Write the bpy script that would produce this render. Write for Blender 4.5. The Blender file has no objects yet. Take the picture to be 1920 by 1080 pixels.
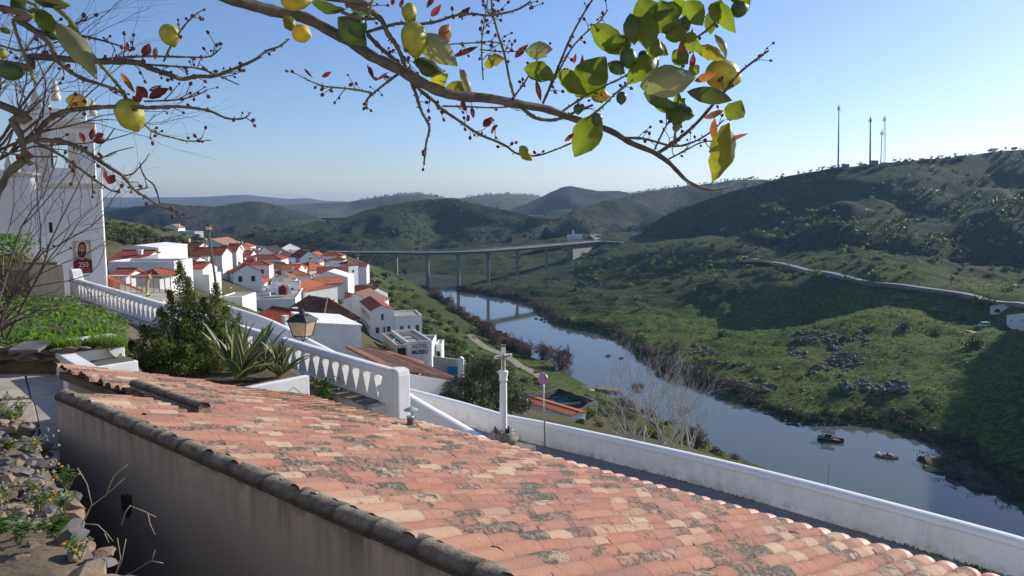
import bpy, bmesh, math, random
import numpy as np
from mathutils import Vector, Matrix
R = math.radians
scene = bpy.context.scene
# ---------------------------------------------------------------- camera
F_PX, HORIZON, EYE = 1400.0, 385.0, 60.0          # focal length in photo pixels, horizon row, eye height over the river
PITCH = math.atan((540 - HORIZON) / F_PX)
cam_data = bpy.data.cameras.new('camera'); cam = bpy.data.objects.new('camera', cam_data)
scene.collection.objects.link(cam); scene.camera = cam
cam.location = (0, 0, EYE); cam.rotation_euler = (R(90) - PITCH, 0, 0)
cam_data.sensor_width = 36; cam_data.lens = 36 * F_PX / 1920; cam_data.clip_start = 0.05; cam_data.clip_end = 30000
# ---------------------------------------------------------------- sky and sun
SUN_AZ, SUN_EL = 55.0, 25.0
world = bpy.data.worlds.new('World'); scene.world = world; world.use_nodes = True
wn = world.node_tree.nodes; wn.clear()
sky = wn.new('ShaderNodeTexSky'); sky.sky_type = 'NISHITA'; sky.sun_disc = False
sky.sun_elevation = R(SUN_EL); sky.sun_rotation = R(SUN_AZ); sky.altitude = 60
sky.air_density = 1.0; sky.dust_density = 0.4; sky.ozone_density = 4.5
bg = wn.new('ShaderNodeBackground'); bg.inputs[1].default_value = 0.070
wo = wn.new('ShaderNodeOutputWorld')
tint = wn.new('ShaderNodeMixRGB'); tint.blend_type = 'MULTIPLY'; tint.inputs[0].default_value = 1.0; tint.inputs[2].default_value = (0.98, 0.95, 1.06, 1)
world.node_tree.links.new(sky.outputs[0], tint.inputs[1]); world.node_tree.links.new(tint.outputs[0], bg.inputs[0]); world.node_tree.links.new(bg.outputs[0], wo.inputs[0])
sd = bpy.data.lights.new('sun', 'SUN'); sd.energy = 3.0; sd.angle = R(0.53); sd.color = (1.0, 0.93, 0.82)
sun = bpy.data.objects.new('sun', sd); scene.collection.objects.link(sun)
SUN_DIR = Vector((math.sin(R(SUN_AZ)) * math.cos(R(SUN_EL)), math.cos(R(SUN_AZ)) * math.cos(R(SUN_EL)), math.sin(R(SUN_EL))))
sun.rotation_euler = (-SUN_DIR).to_track_quat('-Z', 'Y').to_euler(); sun.location = (60, 20, 120)
vs = scene.view_settings
vs.view_transform = 'Standard'; vs.look = 'None'; vs.exposure = 0.95; vs.gamma = 1.0; vs.use_curve_mapping = False
scene.render.engine = 'CYCLES'
scene.cycles.max_bounces = 8; scene.cycles.diffuse_bounces = 5; scene.cycles.glossy_bounces = 3
scene.cycles.transmission_bounces = 3; scene.cycles.transparent_max_bounces = 6; scene.cycles.volume_bounces = 0
scene.cycles.use_denoising = True
random.seed(7); rng = np.random.default_rng(7)
COL = scene.collection
# ---------------------------------------------------------------- where a photo direction meets a distance or a height
_c, _s = math.cos(PITCH), math.sin(PITCH)
def ray(px, py):
    v = -(py - 540) / F_PX
    return Vector(((px - 960) / F_PX, _c + v * _s, -_s + v * _c))
EYEV = Vector((0, 0, EYE))
def PY(px, py, Y): r = ray(px, py); return r * (Y / r.y) + EYEV
def PZ(px, py, z): r = ray(px, py); return r * ((z - EYE) / r.z) + EYEV
def PR(px, py, rel): return PZ(px, py, EYE + rel)
# ---------------------------------------------------------------- object helpers
def tag(o, label=None, cat=None, group=None, kind=None):
    if label: o['label'] = label
    if cat: o['category'] = cat
    if group: o['group'] = group
    if kind: o['kind'] = kind
    return o
def link(o, parent=None):
    COL.objects.link(o)
    if parent is not None: o.parent = parent
    return o
def thing(name, loc, label, cat, group=None, rz=0.0):
    o = bpy.data.objects.new(name, None); o.empty_display_size = 0.3
    o.location = loc; o.rotation_euler = (0, 0, rz); link(o)
    return tag(o, label, cat, group)
def worg(o):
    v = Vector((0, 0, 0))
    while o is not None: v = v + o.location; o = o.parent
    return v
class MB:
    """collects shapes for one mesh"""
    def __init__(s): s.v = []; s.f = []; s.m = []; s.cur = 0
    def add(s, vs, fs):
        k = len(s.v); s.v.extend([tuple(p) for p in vs]); s.f.extend([tuple(i + k for i in f) for f in fs]); s.m.extend([s.cur] * len(fs)); return s
    def quad(s, *p): return s.add(p, [tuple(range(len(p)))])
    def box(s, x0, x1, y0, y1, z0, z1):
        v = [(x, y, z) for z in (z0, z1) for y in (y0, y1) for x in (x0, x1)]
        return s.add(v, [(0, 2, 3, 1), (4, 5, 7, 6), (0, 1, 5, 4), (2, 6, 7, 3), (0, 4, 6, 2), (1, 3, 7, 5)])
    def obox(s, c, ux, uy, uz, hx, hy, hz):
        c = Vector(c); v = [c + ux * (a * hx) + uy * (b * hy) + uz * (d * hz) for d in (-1, 1) for b in (-1, 1) for a in (-1, 1)]
        return s.add(v, [(0, 2, 3, 1), (4, 5, 7, 6), (0, 1, 5, 4), (2, 6, 7, 3), (0, 4, 6, 2), (1, 3, 7, 5)])
    def prism(s, poly, d):
        """closed polygon (list of points) extruded by vector d"""
        d = Vector(d); n = len(poly); v = [Vector(p) for p in poly]; v = v + [p + d for p in v]
        f = [tuple(range(n))[::-1], tuple(range(n, 2 * n))] + [(i, (i + 1) % n, n + (i + 1) % n, n + i) for i in range(n)]
        return s.add(v, f)
    def tube(s, pts, rads, n=6, cap=True, squash=None):
        pts = [Vector(p) for p in pts]; m = len(pts)
        if not hasattr(rads, '__len__'): rads = [rads] * m
        ref = None; vs = []
        for i, p in enumerate(pts):
            t = (pts[min(i + 1, m - 1)] - pts[max(i - 1, 0)])
            if t.length < 1e-9: t = Vector((0, 0, 1))
            t.normalize()
            if ref is None: ref = t.orthogonal().normalized()
            ref = ref - t * ref.dot(t)
            if ref.length < 1e-6: ref = t.orthogonal()
            ref.normalize(); b = t.cross(ref)
            for k in range(n):
                a = 2 * math.pi * k / n; vs.append(p + (ref * math.cos(a) + b * math.sin(a)) * rads[i])
        fs = [(i * n + k, i * n + (k + 1) % n, (i + 1) * n + (k + 1) % n, (i + 1) * n + k) for i in range(m - 1) for k in range(n)]
        if cap: fs += [tuple(range(n))[::-1], tuple(range((m - 1) * n, m * n))]
        return s.add(vs, fs)
    def lathe(s, prof, n=16, c=(0, 0, 0), sx=1, sy=1):
        """profile of (r, z) turned about the z axis"""
        c = Vector(c); vs = [c + Vector((r * math.cos(2 * math.pi * k / n) * sx, r * math.sin(2 * math.pi * k / n) * sy, z)) for r, z in prof for k in range(n)]
        m = len(prof); fs = [(i * n + k, i * n + (k + 1) % n, (i + 1) * n + (k + 1) % n, (i + 1) * n + k) for i in range(m - 1) for k in range(n)]
        fs += [tuple(range(n))[::-1], tuple(range((m - 1) * n, m * n))]
        return s.add(vs, fs)
    def build(s, name, mat, parent=None, smooth=False, local=False, bevel=0):
        me = bpy.data.meshes.new(name); v = s.v
        if parent is not None and not local:
            o0 = worg(parent); v = [(p[0] - o0.x, p[1] - o0.y, p[2] - o0.z) for p in v]
        me.from_pydata(v, [], s.f); mats = mat if isinstance(mat, (list, tuple)) else [mat]
        for mm in mats: me.materials.append(MAT[mm] if isinstance(mm, str) else mm)
        if len(mats) > 1: me.polygons.foreach_set('material_index', s.m)
        if smooth: me.polygons.foreach_set('use_smooth', [True] * len(me.polygons))
        me.update(); o = bpy.data.objects.new(name, me); link(o, parent)
        if bevel:
            b = o.modifiers.new('bevel', 'BEVEL'); b.width = bevel; b.segments = 2; b.limit_method = 'ANGLE'
        return o
def np_mesh(name, verts, faces, mat, smooth=False, mats=None):
    me = bpy.data.meshes.new(name); verts = np.asarray(verts, dtype=np.float32); faces = np.asarray(faces, dtype=np.int32)
    n, k = faces.shape
    me.vertices.add(len(verts)); me.vertices.foreach_set('co', verts.ravel())
    me.loops.add(n * k); me.loops.foreach_set('vertex_index', faces.ravel())
    me.polygons.add(n); me.polygons.foreach_set('loop_start', np.arange(0, n * k, k, dtype=np.int32)); me.polygons.foreach_set('loop_total', np.full(n, k, dtype=np.int32))
    for mm in (mat if isinstance(mat, (list, tuple)) else [mat]): me.materials.append(MAT[mm])
    if smooth: me.polygons.foreach_set('use_smooth', np.ones(n, dtype=bool))
    if mats is not None: me.polygons.foreach_set('material_index', np.asarray(mats, dtype=np.int32))
    me.update(calc_edges=True); return me
def obj(name, me, parent=None, loc=(0, 0, 0)):
    o = bpy.data.objects.new(name, me); o.location = loc; return link(o, parent)
# ---------------------------------------------------------------- noise on arrays
def _hash(ix, iy, seed):
    h = (ix.astype(np.int64) * 374761393 + iy.astype(np.int64) * 668265263 + seed * 1442695040888963) & 0x7fffffff
    h = ((h ^ (h >> 13)) * 1274126177) & 0x7fffffff
    return ((h ^ (h >> 16)) & 0xffff) / 65535.0
def vnoise(x, y, seed=0):
    ix, iy = np.floor(x), np.floor(y); fx, fy = x - ix, y - iy
    fx = fx * fx * (3 - 2 * fx); fy = fy * fy * (3 - 2 * fy)
    a, b, c, d = _hash(ix, iy, seed), _hash(ix + 1, iy, seed), _hash(ix, iy + 1, seed), _hash(ix + 1, iy + 1, seed)
    return (a * (1 - fx) + b * fx) * (1 - fy) + (c * (1 - fx) + d * fx) * fy
def fbm(x, y, octaves=4, seed=0):
    s, a, t = 0, 1.0, 0
    for o in range(octaves):
        s = s + a * (vnoise(x * 2 ** o, y * 2 ** o, seed + o) - 0.5); t += a; a *= 0.5
    return s / t * 2
def fb1(x, y, octaves=3, seed=0): return float(fbm(np.array([x], dtype=float), np.array([y], dtype=float), octaves, seed)[0])
def smooth_line(pts, sub=4):
    """Catmull-Rom through points (any dimension)"""
    P = [np.array(p, dtype=float) for p in pts]
    if len(P) < 3: return [Vector(p) if len(p) == 3 else p for p in P]
    out = []
    for i in range(len(P) - 1):
        p0, p1, p2, p3 = P[max(i - 1, 0)], P[i], P[i + 1], P[min(i + 2, len(P) - 1)]
        for k in range(sub):
            t = k / sub
            out.append(0.5 * ((2 * p1) + (-p0 + p2) * t + (2 * p0 - 5 * p1 + 4 * p2 - p3) * t * t + (-p0 + 3 * p1 - 3 * p2 + p3) * t ** 3))
    out.append(P[-1]); return out
# ---------------------------------------------------------------- materials
MAT = {}
class NT:
    def __init__(s, name):
        m = bpy.data.materials.new(name); m.use_nodes = True; s.m = m; s.t = m.node_tree; s.n = s.t.nodes
        s.b = s.n['Principled BSDF']; s.out = s.n['Material Output']; MAT[name] = m
    def new(s, t, **k):
        n = s.n.new('ShaderNode' + t)
        for a, v in k.items(): setattr(n, a, v)
        return n
    def l(s, a, b): s.t.links.new(a, b)
    def coord(s, kind='Object', scale=(1, 1, 1), rot=(0, 0, 0)):
        if kind == 'World': o = s.new('NewGeometry').outputs['Position']
        else: o = s.new('TexCoord').outputs[kind]
        mp = s.new('Mapping'); mp.inputs['Scale'].default_value = scale; mp.inputs['Rotation'].default_value = rot; s.l(o, mp.inputs['Vector']); return mp.outputs[0]
    def noise(s, vec, scale, detail=5, rough=0.6, dist=0.0):
        n = s.new('TexNoise'); n.inputs['Scale'].default_value = scale; n.inputs['Detail'].default_value = detail
        n.inputs['Roughness'].default_value = rough; n.inputs['Distortion'].default_value = dist; s.l(vec, n.inputs['Vector']); return n.outputs['Fac']
    def ramp(s, fac, stops, interp='LINEAR'):
        r = s.new('ValToRGB'); e = r.color_ramp.elements; r.color_ramp.interpolation = interp
        while len(e) < len(stops): e.new(0.5)
        for i, (p, c) in enumerate(stops):
            e[i].position = p; e[i].color = (c[0], c[1], c[2], 1) if hasattr(c, '__len__') else (c, c, c, 1)
        s.l(fac, r.inputs[0]); return r.outputs[0]
    def mix(s, fac, a, b, mode='MIX'):
        m = s.new('MixRGB', blend_type=mode)
        for i, x in enumerate((fac, a, b)):
            if hasattr(x, 'is_linked') or isinstance(x, bpy.types.NodeSocket): s.l(x, m.inputs[i])
            elif i == 0: m.inputs[0].default_value = x
            else: m.inputs[i].default_value = (x[0], x[1], x[2], 1)
        return m.outputs[0]
    def math(s, op, a, b=None, clamp=False):
        m = s.new('Math', operation=op, use_clamp=clamp)
        for i, x in enumerate((a, b)):
            if x is None: continue
            if isinstance(x, bpy.types.NodeSocket): s.l(x, m.inputs[i])
            else: m.inputs[i].default_value = x
        return m.outputs[0]
    def bump(s, h, strength=0.3, dist=0.02, prev=None):
        b = s.new('Bump'); b.inputs['Strength'].default_value = strength; b.inputs['Distance'].default_value = dist; s.l(h, b.inputs['Height'])
        if prev is not None: s.l(prev, b.inputs['Normal'])
        return b.outputs[0]
    def fin(s, col=None, rough=0.8, bump=None, spec=0.3, metal=0.0):
        if col is not None:
            if isinstance(col, bpy.types.NodeSocket): s.l(col, s.b.inputs['Base Color'])
            else: s.b.inputs['Base Color'].default_value = (*col, 1)
        if isinstance(rough, bpy.types.NodeSocket): s.l(rough, s.b.inputs['Roughness'])
        else: s.b.inputs['Roughness'].default_value = rough
        s.b.inputs['Specular IOR Level'].default_value = spec; s.b.inputs['Metallic'].default_value = metal
        if bump is not None: s.l(bump, s.b.inputs['Normal'])
        return s.m
def simple(name, c1, c2=None, scale=4.0, rough=0.8, bump=0.0, bdist=0.02, bscale=None, coord='World', lo=0.35, hi=0.65, spec=0.3, metal=0.0, detail=6):
    n = NT(name); v = n.coord(coord)
    if c2 is None: c2 = tuple(x * 0.82 for x in c1)
    f = n.noise(v, scale, detail)
    col = n.ramp(f, [(lo, c1), (hi, c2)])
    b = None
    if bump: b = n.bump(n.noise(v, bscale or scale * 3, 4), bump, bdist)
    return n.fin(col, rough, b, spec, metal)
# plaster walls
def plaster(name, base, dirt, amount=0.5, streak=True, fine=9.0):
    n = NT(name); v = n.coord('World')
    big = n.noise(v, 0.55, 6, 0.65); f = n.noise(v, fine, 5)
    vs_ = n.coord('World', (1.6, 1.6, 0.22)); st = n.noise(vs_, 2.2, 5, 0.7)
    k = n.ramp(big, [(0.45, 0.0), (0.75, 1.0)])
    k2 = n.ramp(st, [(0.52, 0.0), (0.78, 1.0)])
    k3 = n.math('MULTIPLY', n.math('ADD', n.math('MULTIPLY', k, 0.5), n.math('MULTIPLY', k2, 0.6 if streak else 0.2)), amount, True)
    col = n.mix(k3, base, dirt)
    col = n.mix(n.math('MULTIPLY', n.ramp(f, [(0.3, 0.0), (0.7, 1.0)]), 0.12), col, tuple(x * 0.75 for x in base))
    return n.fin(col, 0.9, n.bump(n.math('ADD', f, n.math('MULTIPLY', n.noise(v, 1.7, 3), 2.0)), 0.25, 0.012), 0.2)
plaster('plaster', (0.85, 0.85, 0.845), (0.42, 0.39, 0.34), 0.5)
plaster('plaster_clean', (0.86, 0.86, 0.855), (0.52, 0.49, 0.44), 0.42)
plaster('plaster_cream', (0.70, 0.64, 0.52), (0.45, 0.38, 0.28), 0.4)
plaster('plaster_stained', (0.50, 0.49, 0.46), (0.16, 0.14, 0.12), 0.95, fine=3)
plaster('plaster_mould', (0.62, 0.60, 0.56), (0.045, 0.04, 0.033), 1.0, fine=6)
plaster('stone_tank', (0.58, 0.52, 0.42), (0.20, 0.14, 0.09), 0.9, fine=6)
# street parapet: white with moss near the foot
n = NT('parapet'); v = n.coord('World'); g = n.noise(v, 1.1, 6, 0.7); f = n.noise(v, 11, 4)
col = n.mix(n.ramp(g, [(0.44, 0.0), (0.70, 0.38)]), (0.85, 0.845, 0.83), (0.50, 0.48, 0.43))
st = n.noise(n.coord('World', (1.5, 1.5, 0.16)), 2.6, 6, 0.7); col = n.mix(n.ramp(st, [(0.54, 0.0), (0.74, 0.34)]), col, (0.36, 0.34, 0.28))
col = n.mix(n.ramp(n.noise(v, 3.1, 7, 0.72), [(0.66, 0.0), (0.70, 0.55)]), col, (0.42, 0.36, 0.27))
oc = n.new('TexCoord').outputs['UV']; sx = n.new('SeparateXYZ'); n.l(oc, sx.inputs[0])
low = n.math('SUBTRACT', 1.0, n.math('MULTIPLY', sx.outputs['Y'], 3.0), True)
moss = n.math('MULTIPLY', low, n.ramp(n.noise(v, 2.3, 6, 0.75), [(0.42, 0.0), (0.66, 1.0)]), True)
col = n.mix(n.math('MULTIPLY', moss, 0.8), col, (0.22, 0.21, 0.10))
n.fin(col, 0.88, n.bump(n.math('ADD', f, n.math('MULTIPLY', n.noise(v, 1.3, 3), 3)), 0.3, 0.012), 0.2)
# shaded side wall of the tiled house: render with dark runs below the coping
n = NT('render_wall'); v = n.coord('World'); tc = n.new('TexCoord').outputs['UV']; sx = n.new('SeparateXYZ'); n.l(tc, sx.inputs[0])
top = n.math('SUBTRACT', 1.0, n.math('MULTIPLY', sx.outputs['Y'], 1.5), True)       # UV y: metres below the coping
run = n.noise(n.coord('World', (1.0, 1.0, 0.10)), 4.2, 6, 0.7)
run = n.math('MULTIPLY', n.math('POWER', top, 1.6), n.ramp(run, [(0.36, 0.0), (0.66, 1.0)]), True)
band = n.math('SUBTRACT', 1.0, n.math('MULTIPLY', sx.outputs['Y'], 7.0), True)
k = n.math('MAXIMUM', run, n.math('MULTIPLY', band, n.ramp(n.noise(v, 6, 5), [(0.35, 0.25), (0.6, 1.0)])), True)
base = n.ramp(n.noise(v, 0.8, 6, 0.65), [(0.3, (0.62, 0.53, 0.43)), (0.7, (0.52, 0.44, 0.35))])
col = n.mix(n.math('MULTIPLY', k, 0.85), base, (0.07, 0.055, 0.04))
n.fin(col, 0.92, n.bump(n.noise(v, 22, 5), 0.25, 0.008), 0.2)
# weathered coping; upward faces painted paler for lichen and their sunlit tone
n = NT('coping'); v = n.coord('World'); f = n.noise(v, 9, 8, 0.75); g = n.noise(v, 60, 4)
nz = n.new('SeparateXYZ'); n.l(n.new('NewGeometry').outputs['Normal'], nz.inputs[0])
lich_lit = n.math('MULTIPLY', n.ramp(nz.outputs['Z'], [(0.35, 0.0), (0.95, 1.0)]), n.ramp(f, [(0.35, 0.15), (0.62, 1.0)]), True)
col = n.mix(lich_lit, n.ramp(g, [(0.3, (0.06, 0.048, 0.036)), (0.7, (0.13, 0.105, 0.08))]), (0.40, 0.34, 0.25))
n.fin(col, 0.95, n.bump(n.math('ADD', f, g), 0.7, 0.02), 0.15)
# clay tiles
def tile_mat(name, fresh=False):
    n = NT(name); v = n.coord('World'); oi = n.new('ObjectInfo').outputs['Random']; isl = n.new('NewGeometry').outputs['Random Per Island']
    r = n.math('FRACT', n.math('ADD', n.math('MULTIPLY', oi, 7.31), n.math('MULTIPLY', isl, 3.17)))
    wn_ = n.new('TexWhiteNoise', noise_dimensions='1D'); n.l(r, wn_.inputs['W']); r2 = wn_.outputs['Value']
    if fresh:
        col = n.ramp(n.noise(v, 3, 4), [(0.3, (0.66, 0.37, 0.28)), (0.7, (0.60, 0.32, 0.24))])
        return n.fin(col, 0.55, n.bump(n.noise(v, 40, 3), 0.08, 0.004), 0.35)
    base = n.ramp(r, [(0.0, (0.43, 0.205, 0.135)), (0.2, (0.36, 0.165, 0.12)), (0.4, (0.46, 0.245, 0.165)), (0.58, (0.30, 0.155, 0.12)), (0.74, (0.48, 0.29, 0.195)), (0.90, (0.53, 0.40, 0.28)), (1.0, (0.38, 0.20, 0.15))])
    off = n.new('CombineXYZ'); n.l(n.math('MULTIPLY', r, 91.0), off.inputs[0]); n.l(n.math('MULTIPLY', r2, 57.0), off.inputs[1]); vadd = n.new('VectorMath', operation='ADD'); n.l(v, vadd.inputs[0]); n.l(off.outputs[0], vadd.inputs[1]); v = vadd.outputs[0]
    pn = n.noise(v, 5.5, 7, 0.7)
    col = n.mix(n.ramp(pn, [(0.42, 0.0), (0.75, 0.4)]), base, (0.47, 0.28, 0.20))
    at = n.new('Attribute'); at.attribute_name = 'lip'; lipk = n.math('MULTIPLY', n.math('MULTIPLY', at.outputs['Fac'], n.ramp(n.noise(v, 9, 4), [(0.3, 0.35), (0.6, 1.0)])), 0.75, True)  # noise-broken grime on the lower lip, also painting the shade line at tile ends
    # grey lichen sheets, more on some tiles
    ln = n.noise(v, 13, 8, 0.78); thr = n.math('ADD', 0.36, n.math('MULTIPLY', r2, 0.34))
    area = n.math('MULTIPLY', n.math('SUBTRACT', n.noise(n.coord('World'), 0.9, 4), 0.5), 0.4)
    lk = n.math('MULTIPLY', n.math('SUBTRACT', n.math('ADD', ln, area), thr), 9.0, True)
    lc = n.ramp(n.noise(v, 32, 5, 0.7), [(0.34, (0.05, 0.042, 0.034)), (0.52, (0.14, 0.115, 0.09)), (0.68, (0.36, 0.33, 0.27))])
    col = n.mix(lk, col, lc)
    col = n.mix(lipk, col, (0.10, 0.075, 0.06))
    sp = n.noise(v, 75, 2); col = n.mix(n.ramp(sp, [(0.30, 0.85), (0.36, 0.0)]), col, (0.06, 0.045, 0.04))
    col = n.mix(n.ramp(n.noise(v, 48, 2), [(0.68, 0.0), (0.74, 0.7)]), col, (0.55, 0.52, 0.46))
    return n.fin(col, 0.9, n.bump(n.math('ADD', n.noise(v, 28, 6, 0.7), n.math('MULTIPLY', lk, 0.5)), 0.35, 0.01), 0.15)
tile_mat('tile'); tile_mat('tile_new', True)
def roof_mat(name, cs, lich_lit=0.3):
    n = NT(name); v = n.coord('World'); vo = n.new('TexVoronoi'); vo.inputs['Scale'].default_value = 2.6; n.l(v, vo.inputs['Vector'])
    hs = n.new('SeparateXYZ'); n.l(vo.outputs['Color'], hs.inputs[0])
    col = n.ramp(hs.outputs[0], [(0.1, cs[0]), (0.5, cs[1]), (0.9, cs[2])])
    col = n.mix(n.math('MULTIPLY', n.ramp(n.noise(v, 0.8, 7, 0.75), [(0.5, 0.0), (0.75, 1.0)]), lich_lit), col, (0.13, 0.10, 0.08))
    return n.fin(col, 0.9, n.bump(n.noise(v, 6, 3), 0.4, 0.06), 0.15)
roof_mat('roof_orange', [(0.44, 0.14, 0.065), (0.40, 0.12, 0.055), (0.48, 0.17, 0.085)], 0.25)
roof_mat('roof_red', [(0.33, 0.085, 0.05), (0.28, 0.07, 0.045), (0.37, 0.10, 0.06)], 0.35)
roof_mat('roof_brown', [(0.26, 0.155, 0.11), (0.22, 0.13, 0.095), (0.30, 0.19, 0.13)], 0.6)
roof_mat('roof_dark', [(0.055, 0.045, 0.045), (0.045, 0.038, 0.038), (0.07, 0.055, 0.05)], 0.5)
roof_mat('roof_pink', [(0.40, 0.215, 0.15), (0.30, 0.16, 0.12), (0.46, 0.28, 0.20)], 0.6)
roof_mat('roof_ribbed', [(0.20, 0.135, 0.095), (0.15, 0.10, 0.075), (0.25, 0.18, 0.12)], 0.7)
simple('terrace_deck', (0.40, 0.36, 0.31), (0.30, 0.27, 0.23), 0.7)
simple('deck_grey', (0.10, 0.095, 0.09), (0.15, 0.14, 0.13), 0.8)
simple('glass_dark', (0.012, 0.014, 0.018), (0.02, 0.022, 0.028), 0.5, rough=0.12, spec=0.5)
simple('frame', (0.22, 0.22, 0.22), None, 3)
simple('frame_white', (0.7, 0.7, 0.68), None, 3)
simple('blue_paint', (0.07, 0.20, 0.52), None, 3, rough=0.6)
simple('blue_gate', (0.02, 0.26, 0.62), None, 3, rough=0.5)
simple('red_paint', (0.17, 0.02, 0.025), None, 2, rough=0.6)
simple('orange_mesh', (0.62, 0.22, 0.12), None, 4)
simple('metal_grey', (0.33, 0.34, 0.35), (0.25, 0.25, 0.26), 8, rough=0.45, metal=0.7)
simple('metal_dark', (0.035, 0.04, 0.045), (0.06, 0.06, 0.06), 8, rough=0.5, spec=0.4)
simple('post_grey', (0.16, 0.15, 0.14), (0.11, 0.105, 0.10), 5, rough=0.6)
simple('galvanised', (0.50, 0.52, 0.52), (0.38, 0.40, 0.40), 9, rough=0.4, metal=0.6)
simple('galv_bright', (0.45, 0.55, 0.52), (0.40, 0.48, 0.46), 9, rough=0.4, metal=0.3)
simple('concrete', (0.30, 0.285, 0.26), (0.22, 0.21, 0.19), 0.3)
simple('concrete_deck', (0.27, 0.26, 0.24), (0.2, 0.19, 0.18), 0.2)
simple('asphalt', (0.055, 0.056, 0.06), (0.075, 0.075, 0.078), 0.6)
simple('road_pale', (0.20, 0.20, 0.205), (0.15, 0.15, 0.155), 0.3)
simple('dirt_path', (0.38, 0.33, 0.26), (0.28, 0.23, 0.17), 0.5)
simple('stone', (0.34, 0.31, 0.26), (0.15, 0.13, 0.11), 3.5, bump=0.5, bscale=9)
simple('stone_dark', (0.13, 0.115, 0.10), (0.07, 0.062, 0.055), 0.8, bump=0.8, bscale=2.5, bdist=0.15)
simple('bark', (0.125, 0.112, 0.09), (0.06, 0.053, 0.043), 30, bump=0.6, bscale=60, bdist=0.004, coord='World')
simple('bark_green', (0.16, 0.19, 0.055), (0.11, 0.12, 0.045), 30, bump=0.4, bscale=60, bdist=0.003)
simple('twig_dark', (0.075, 0.06, 0.05), (0.12, 0.10, 0.085), 8)
simple('twig_pale', (0.58, 0.55, 0.51), (0.40, 0.37, 0.34), 3)
simple('twig_red', (0.125, 0.085, 0.075), (0.085, 0.06, 0.05), 1.0)
simple('dry_stalk', (0.55, 0.45, 0.30), (0.36, 0.28, 0.19), 14)
simple('bud', (0.07, 0.018, 0.032), (0.13, 0.045, 0.07), 60, rough=0.6)
simple('lemon_fruit_dark', (0.035, 0.075, 0.022), (0.05, 0.095, 0.03), 30, rough=0.4, bump=0.3, bscale=300, bdist=0.002)
def lemon_mat(name, a, b, c):
    n = NT(name); v = n.coord('Generated'); col = n.ramp(n.noise(v, 2.2, 4), [(0.35, a), (0.52, b), (0.68, c)])
    col = n.mix(n.ramp(n.noise(v, 9, 5, 0.7), [(0.66, 0.0), (0.76, 0.6)]), col, (0.22, 0.12, 0.03))
    n.b.inputs['Subsurface Weight'].default_value = 0.12; n.b.inputs['Subsurface Radius'].default_value = (0.01, 0.008, 0.003)
    n.fin(col, 0.42, n.bump(n.noise(v, 26, 2), 0.35, 0.004), 0.4)
lemon_mat('lemon_green', (0.20, 0.25, 0.025), (0.30, 0.31, 0.03), (0.44, 0.36, 0.04))
lemon_mat('lemon_yellow', (0.66, 0.40, 0.03), (0.60, 0.44, 0.04), (0.42, 0.38, 0.04))
lemon_mat('lemon_mid', (0.34, 0.32, 0.03), (0.46, 0.38, 0.035), (0.56, 0.36, 0.06))
def leaf_mat(name, c1, c2, trans, tcol, rough=0.45, scale=3.0, coord='World', vein=False):
    n = NT(name); v = n.coord(coord); isl = n.new('NewGeometry').outputs['Random Per Island']; oi = n.new('ObjectInfo').outputs['Random']
    r = n.math('FRACT', n.math('ADD', isl, oi)); f = n.math('ADD', n.math('MULTIPLY', n.noise(v, scale, 4), 0.6), n.math('MULTIPLY', r, 0.4))
    col = n.ramp(f, [(0.3, c1), (0.7, c2)]); n.fin(col, rough, None, 0.35)
    tr = n.new('BsdfTranslucent'); n.l(n.mix(0.5, col, tcol), tr.inputs[0]) if False else None
    n.l(n.ramp(f, [(0.25, tuple(x * .45 for x in tcol)), (0.5, tcol), (0.8, tuple(min(1, x * 1.15) for x in tcol))]), tr.inputs[0])
    mx = n.new('MixShader'); mx.inputs[0].default_value = trans; n.l(n.b.outputs[0], mx.inputs[1]); n.l(tr.outputs[0], mx.inputs[2]); n.l(mx.outputs[0], n.out.inputs[0])
leaf_mat('leaf_lit', (0.05, 0.085, 0.015), (0.10, 0.13, 0.022), 0.45, (0.27, 0.36, 0.02), rough=0.35, scale=40)  # sunlit version of the lemon leaf, brightness put into its colour
leaf_mat('leaf_yellow', (0.15, 0.15, 0.025), (0.24, 0.20, 0.03), 0.5, (0.48, 0.46, 0.03), rough=0.4, scale=40)
leaf_mat('leaf_shaded', (0.025, 0.05, 0.016), (0.05, 0.08, 0.025), 0.2, (0.16, 0.24, 0.02), rough=0.32, scale=25)  # shaded version of the same leaf, painted darker
leaf_mat('leaf_pale', (0.17, 0.19, 0.10), (0.24, 0.24, 0.14), 0.3, (0.30, 0.36, 0.06), rough=0.4, scale=25)
leaf_mat('leaf_red', (0.07, 0.018, 0.02), (0.12, 0.032, 0.026), 0.35, (0.32, 0.05, 0.04), scale=30)
leaf_mat('leaf_orange', (0.22, 0.075, 0.025), (0.28, 0.11, 0.03), 0.45, (0.50, 0.19, 0.045), scale=30)
leaf_mat('juniper', (0.045, 0.070, 0.018), (0.115, 0.145, 0.035), 0.38, (0.24, 0.32, 0.04), rough=0.5, scale=1.5)
leaf_mat('weed', (0.045, 0.105, 0.018), (0.10, 0.19, 0.03), 0.4, (0.24, 0.42, 0.03), rough=0.55, scale=2.0)
leaf_mat('weed_blue', (0.10, 0.17, 0.07), (0.17, 0.24, 0.10), 0.3, (0.28, 0.40, 0.08), rough=0.6, scale=4.0)
leaf_mat('shrub', (0.022, 0.036, 0.014), (0.046, 0.064, 0.024), 0.25, (0.12, 0.17, 0.03), rough=0.6, scale=0.4)
leaf_mat('shrub_lime', (0.075, 0.105, 0.026), (0.115, 0.145, 0.036), 0.35, (0.28, 0.36, 0.05), rough=0.6, scale=0.4)
leaf_mat('shrub_grey', (0.075, 0.085, 0.055), (0.11, 0.12, 0.085), 0.2, (0.18, 0.22, 0.10), rough=0.6, scale=0.5)
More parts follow.
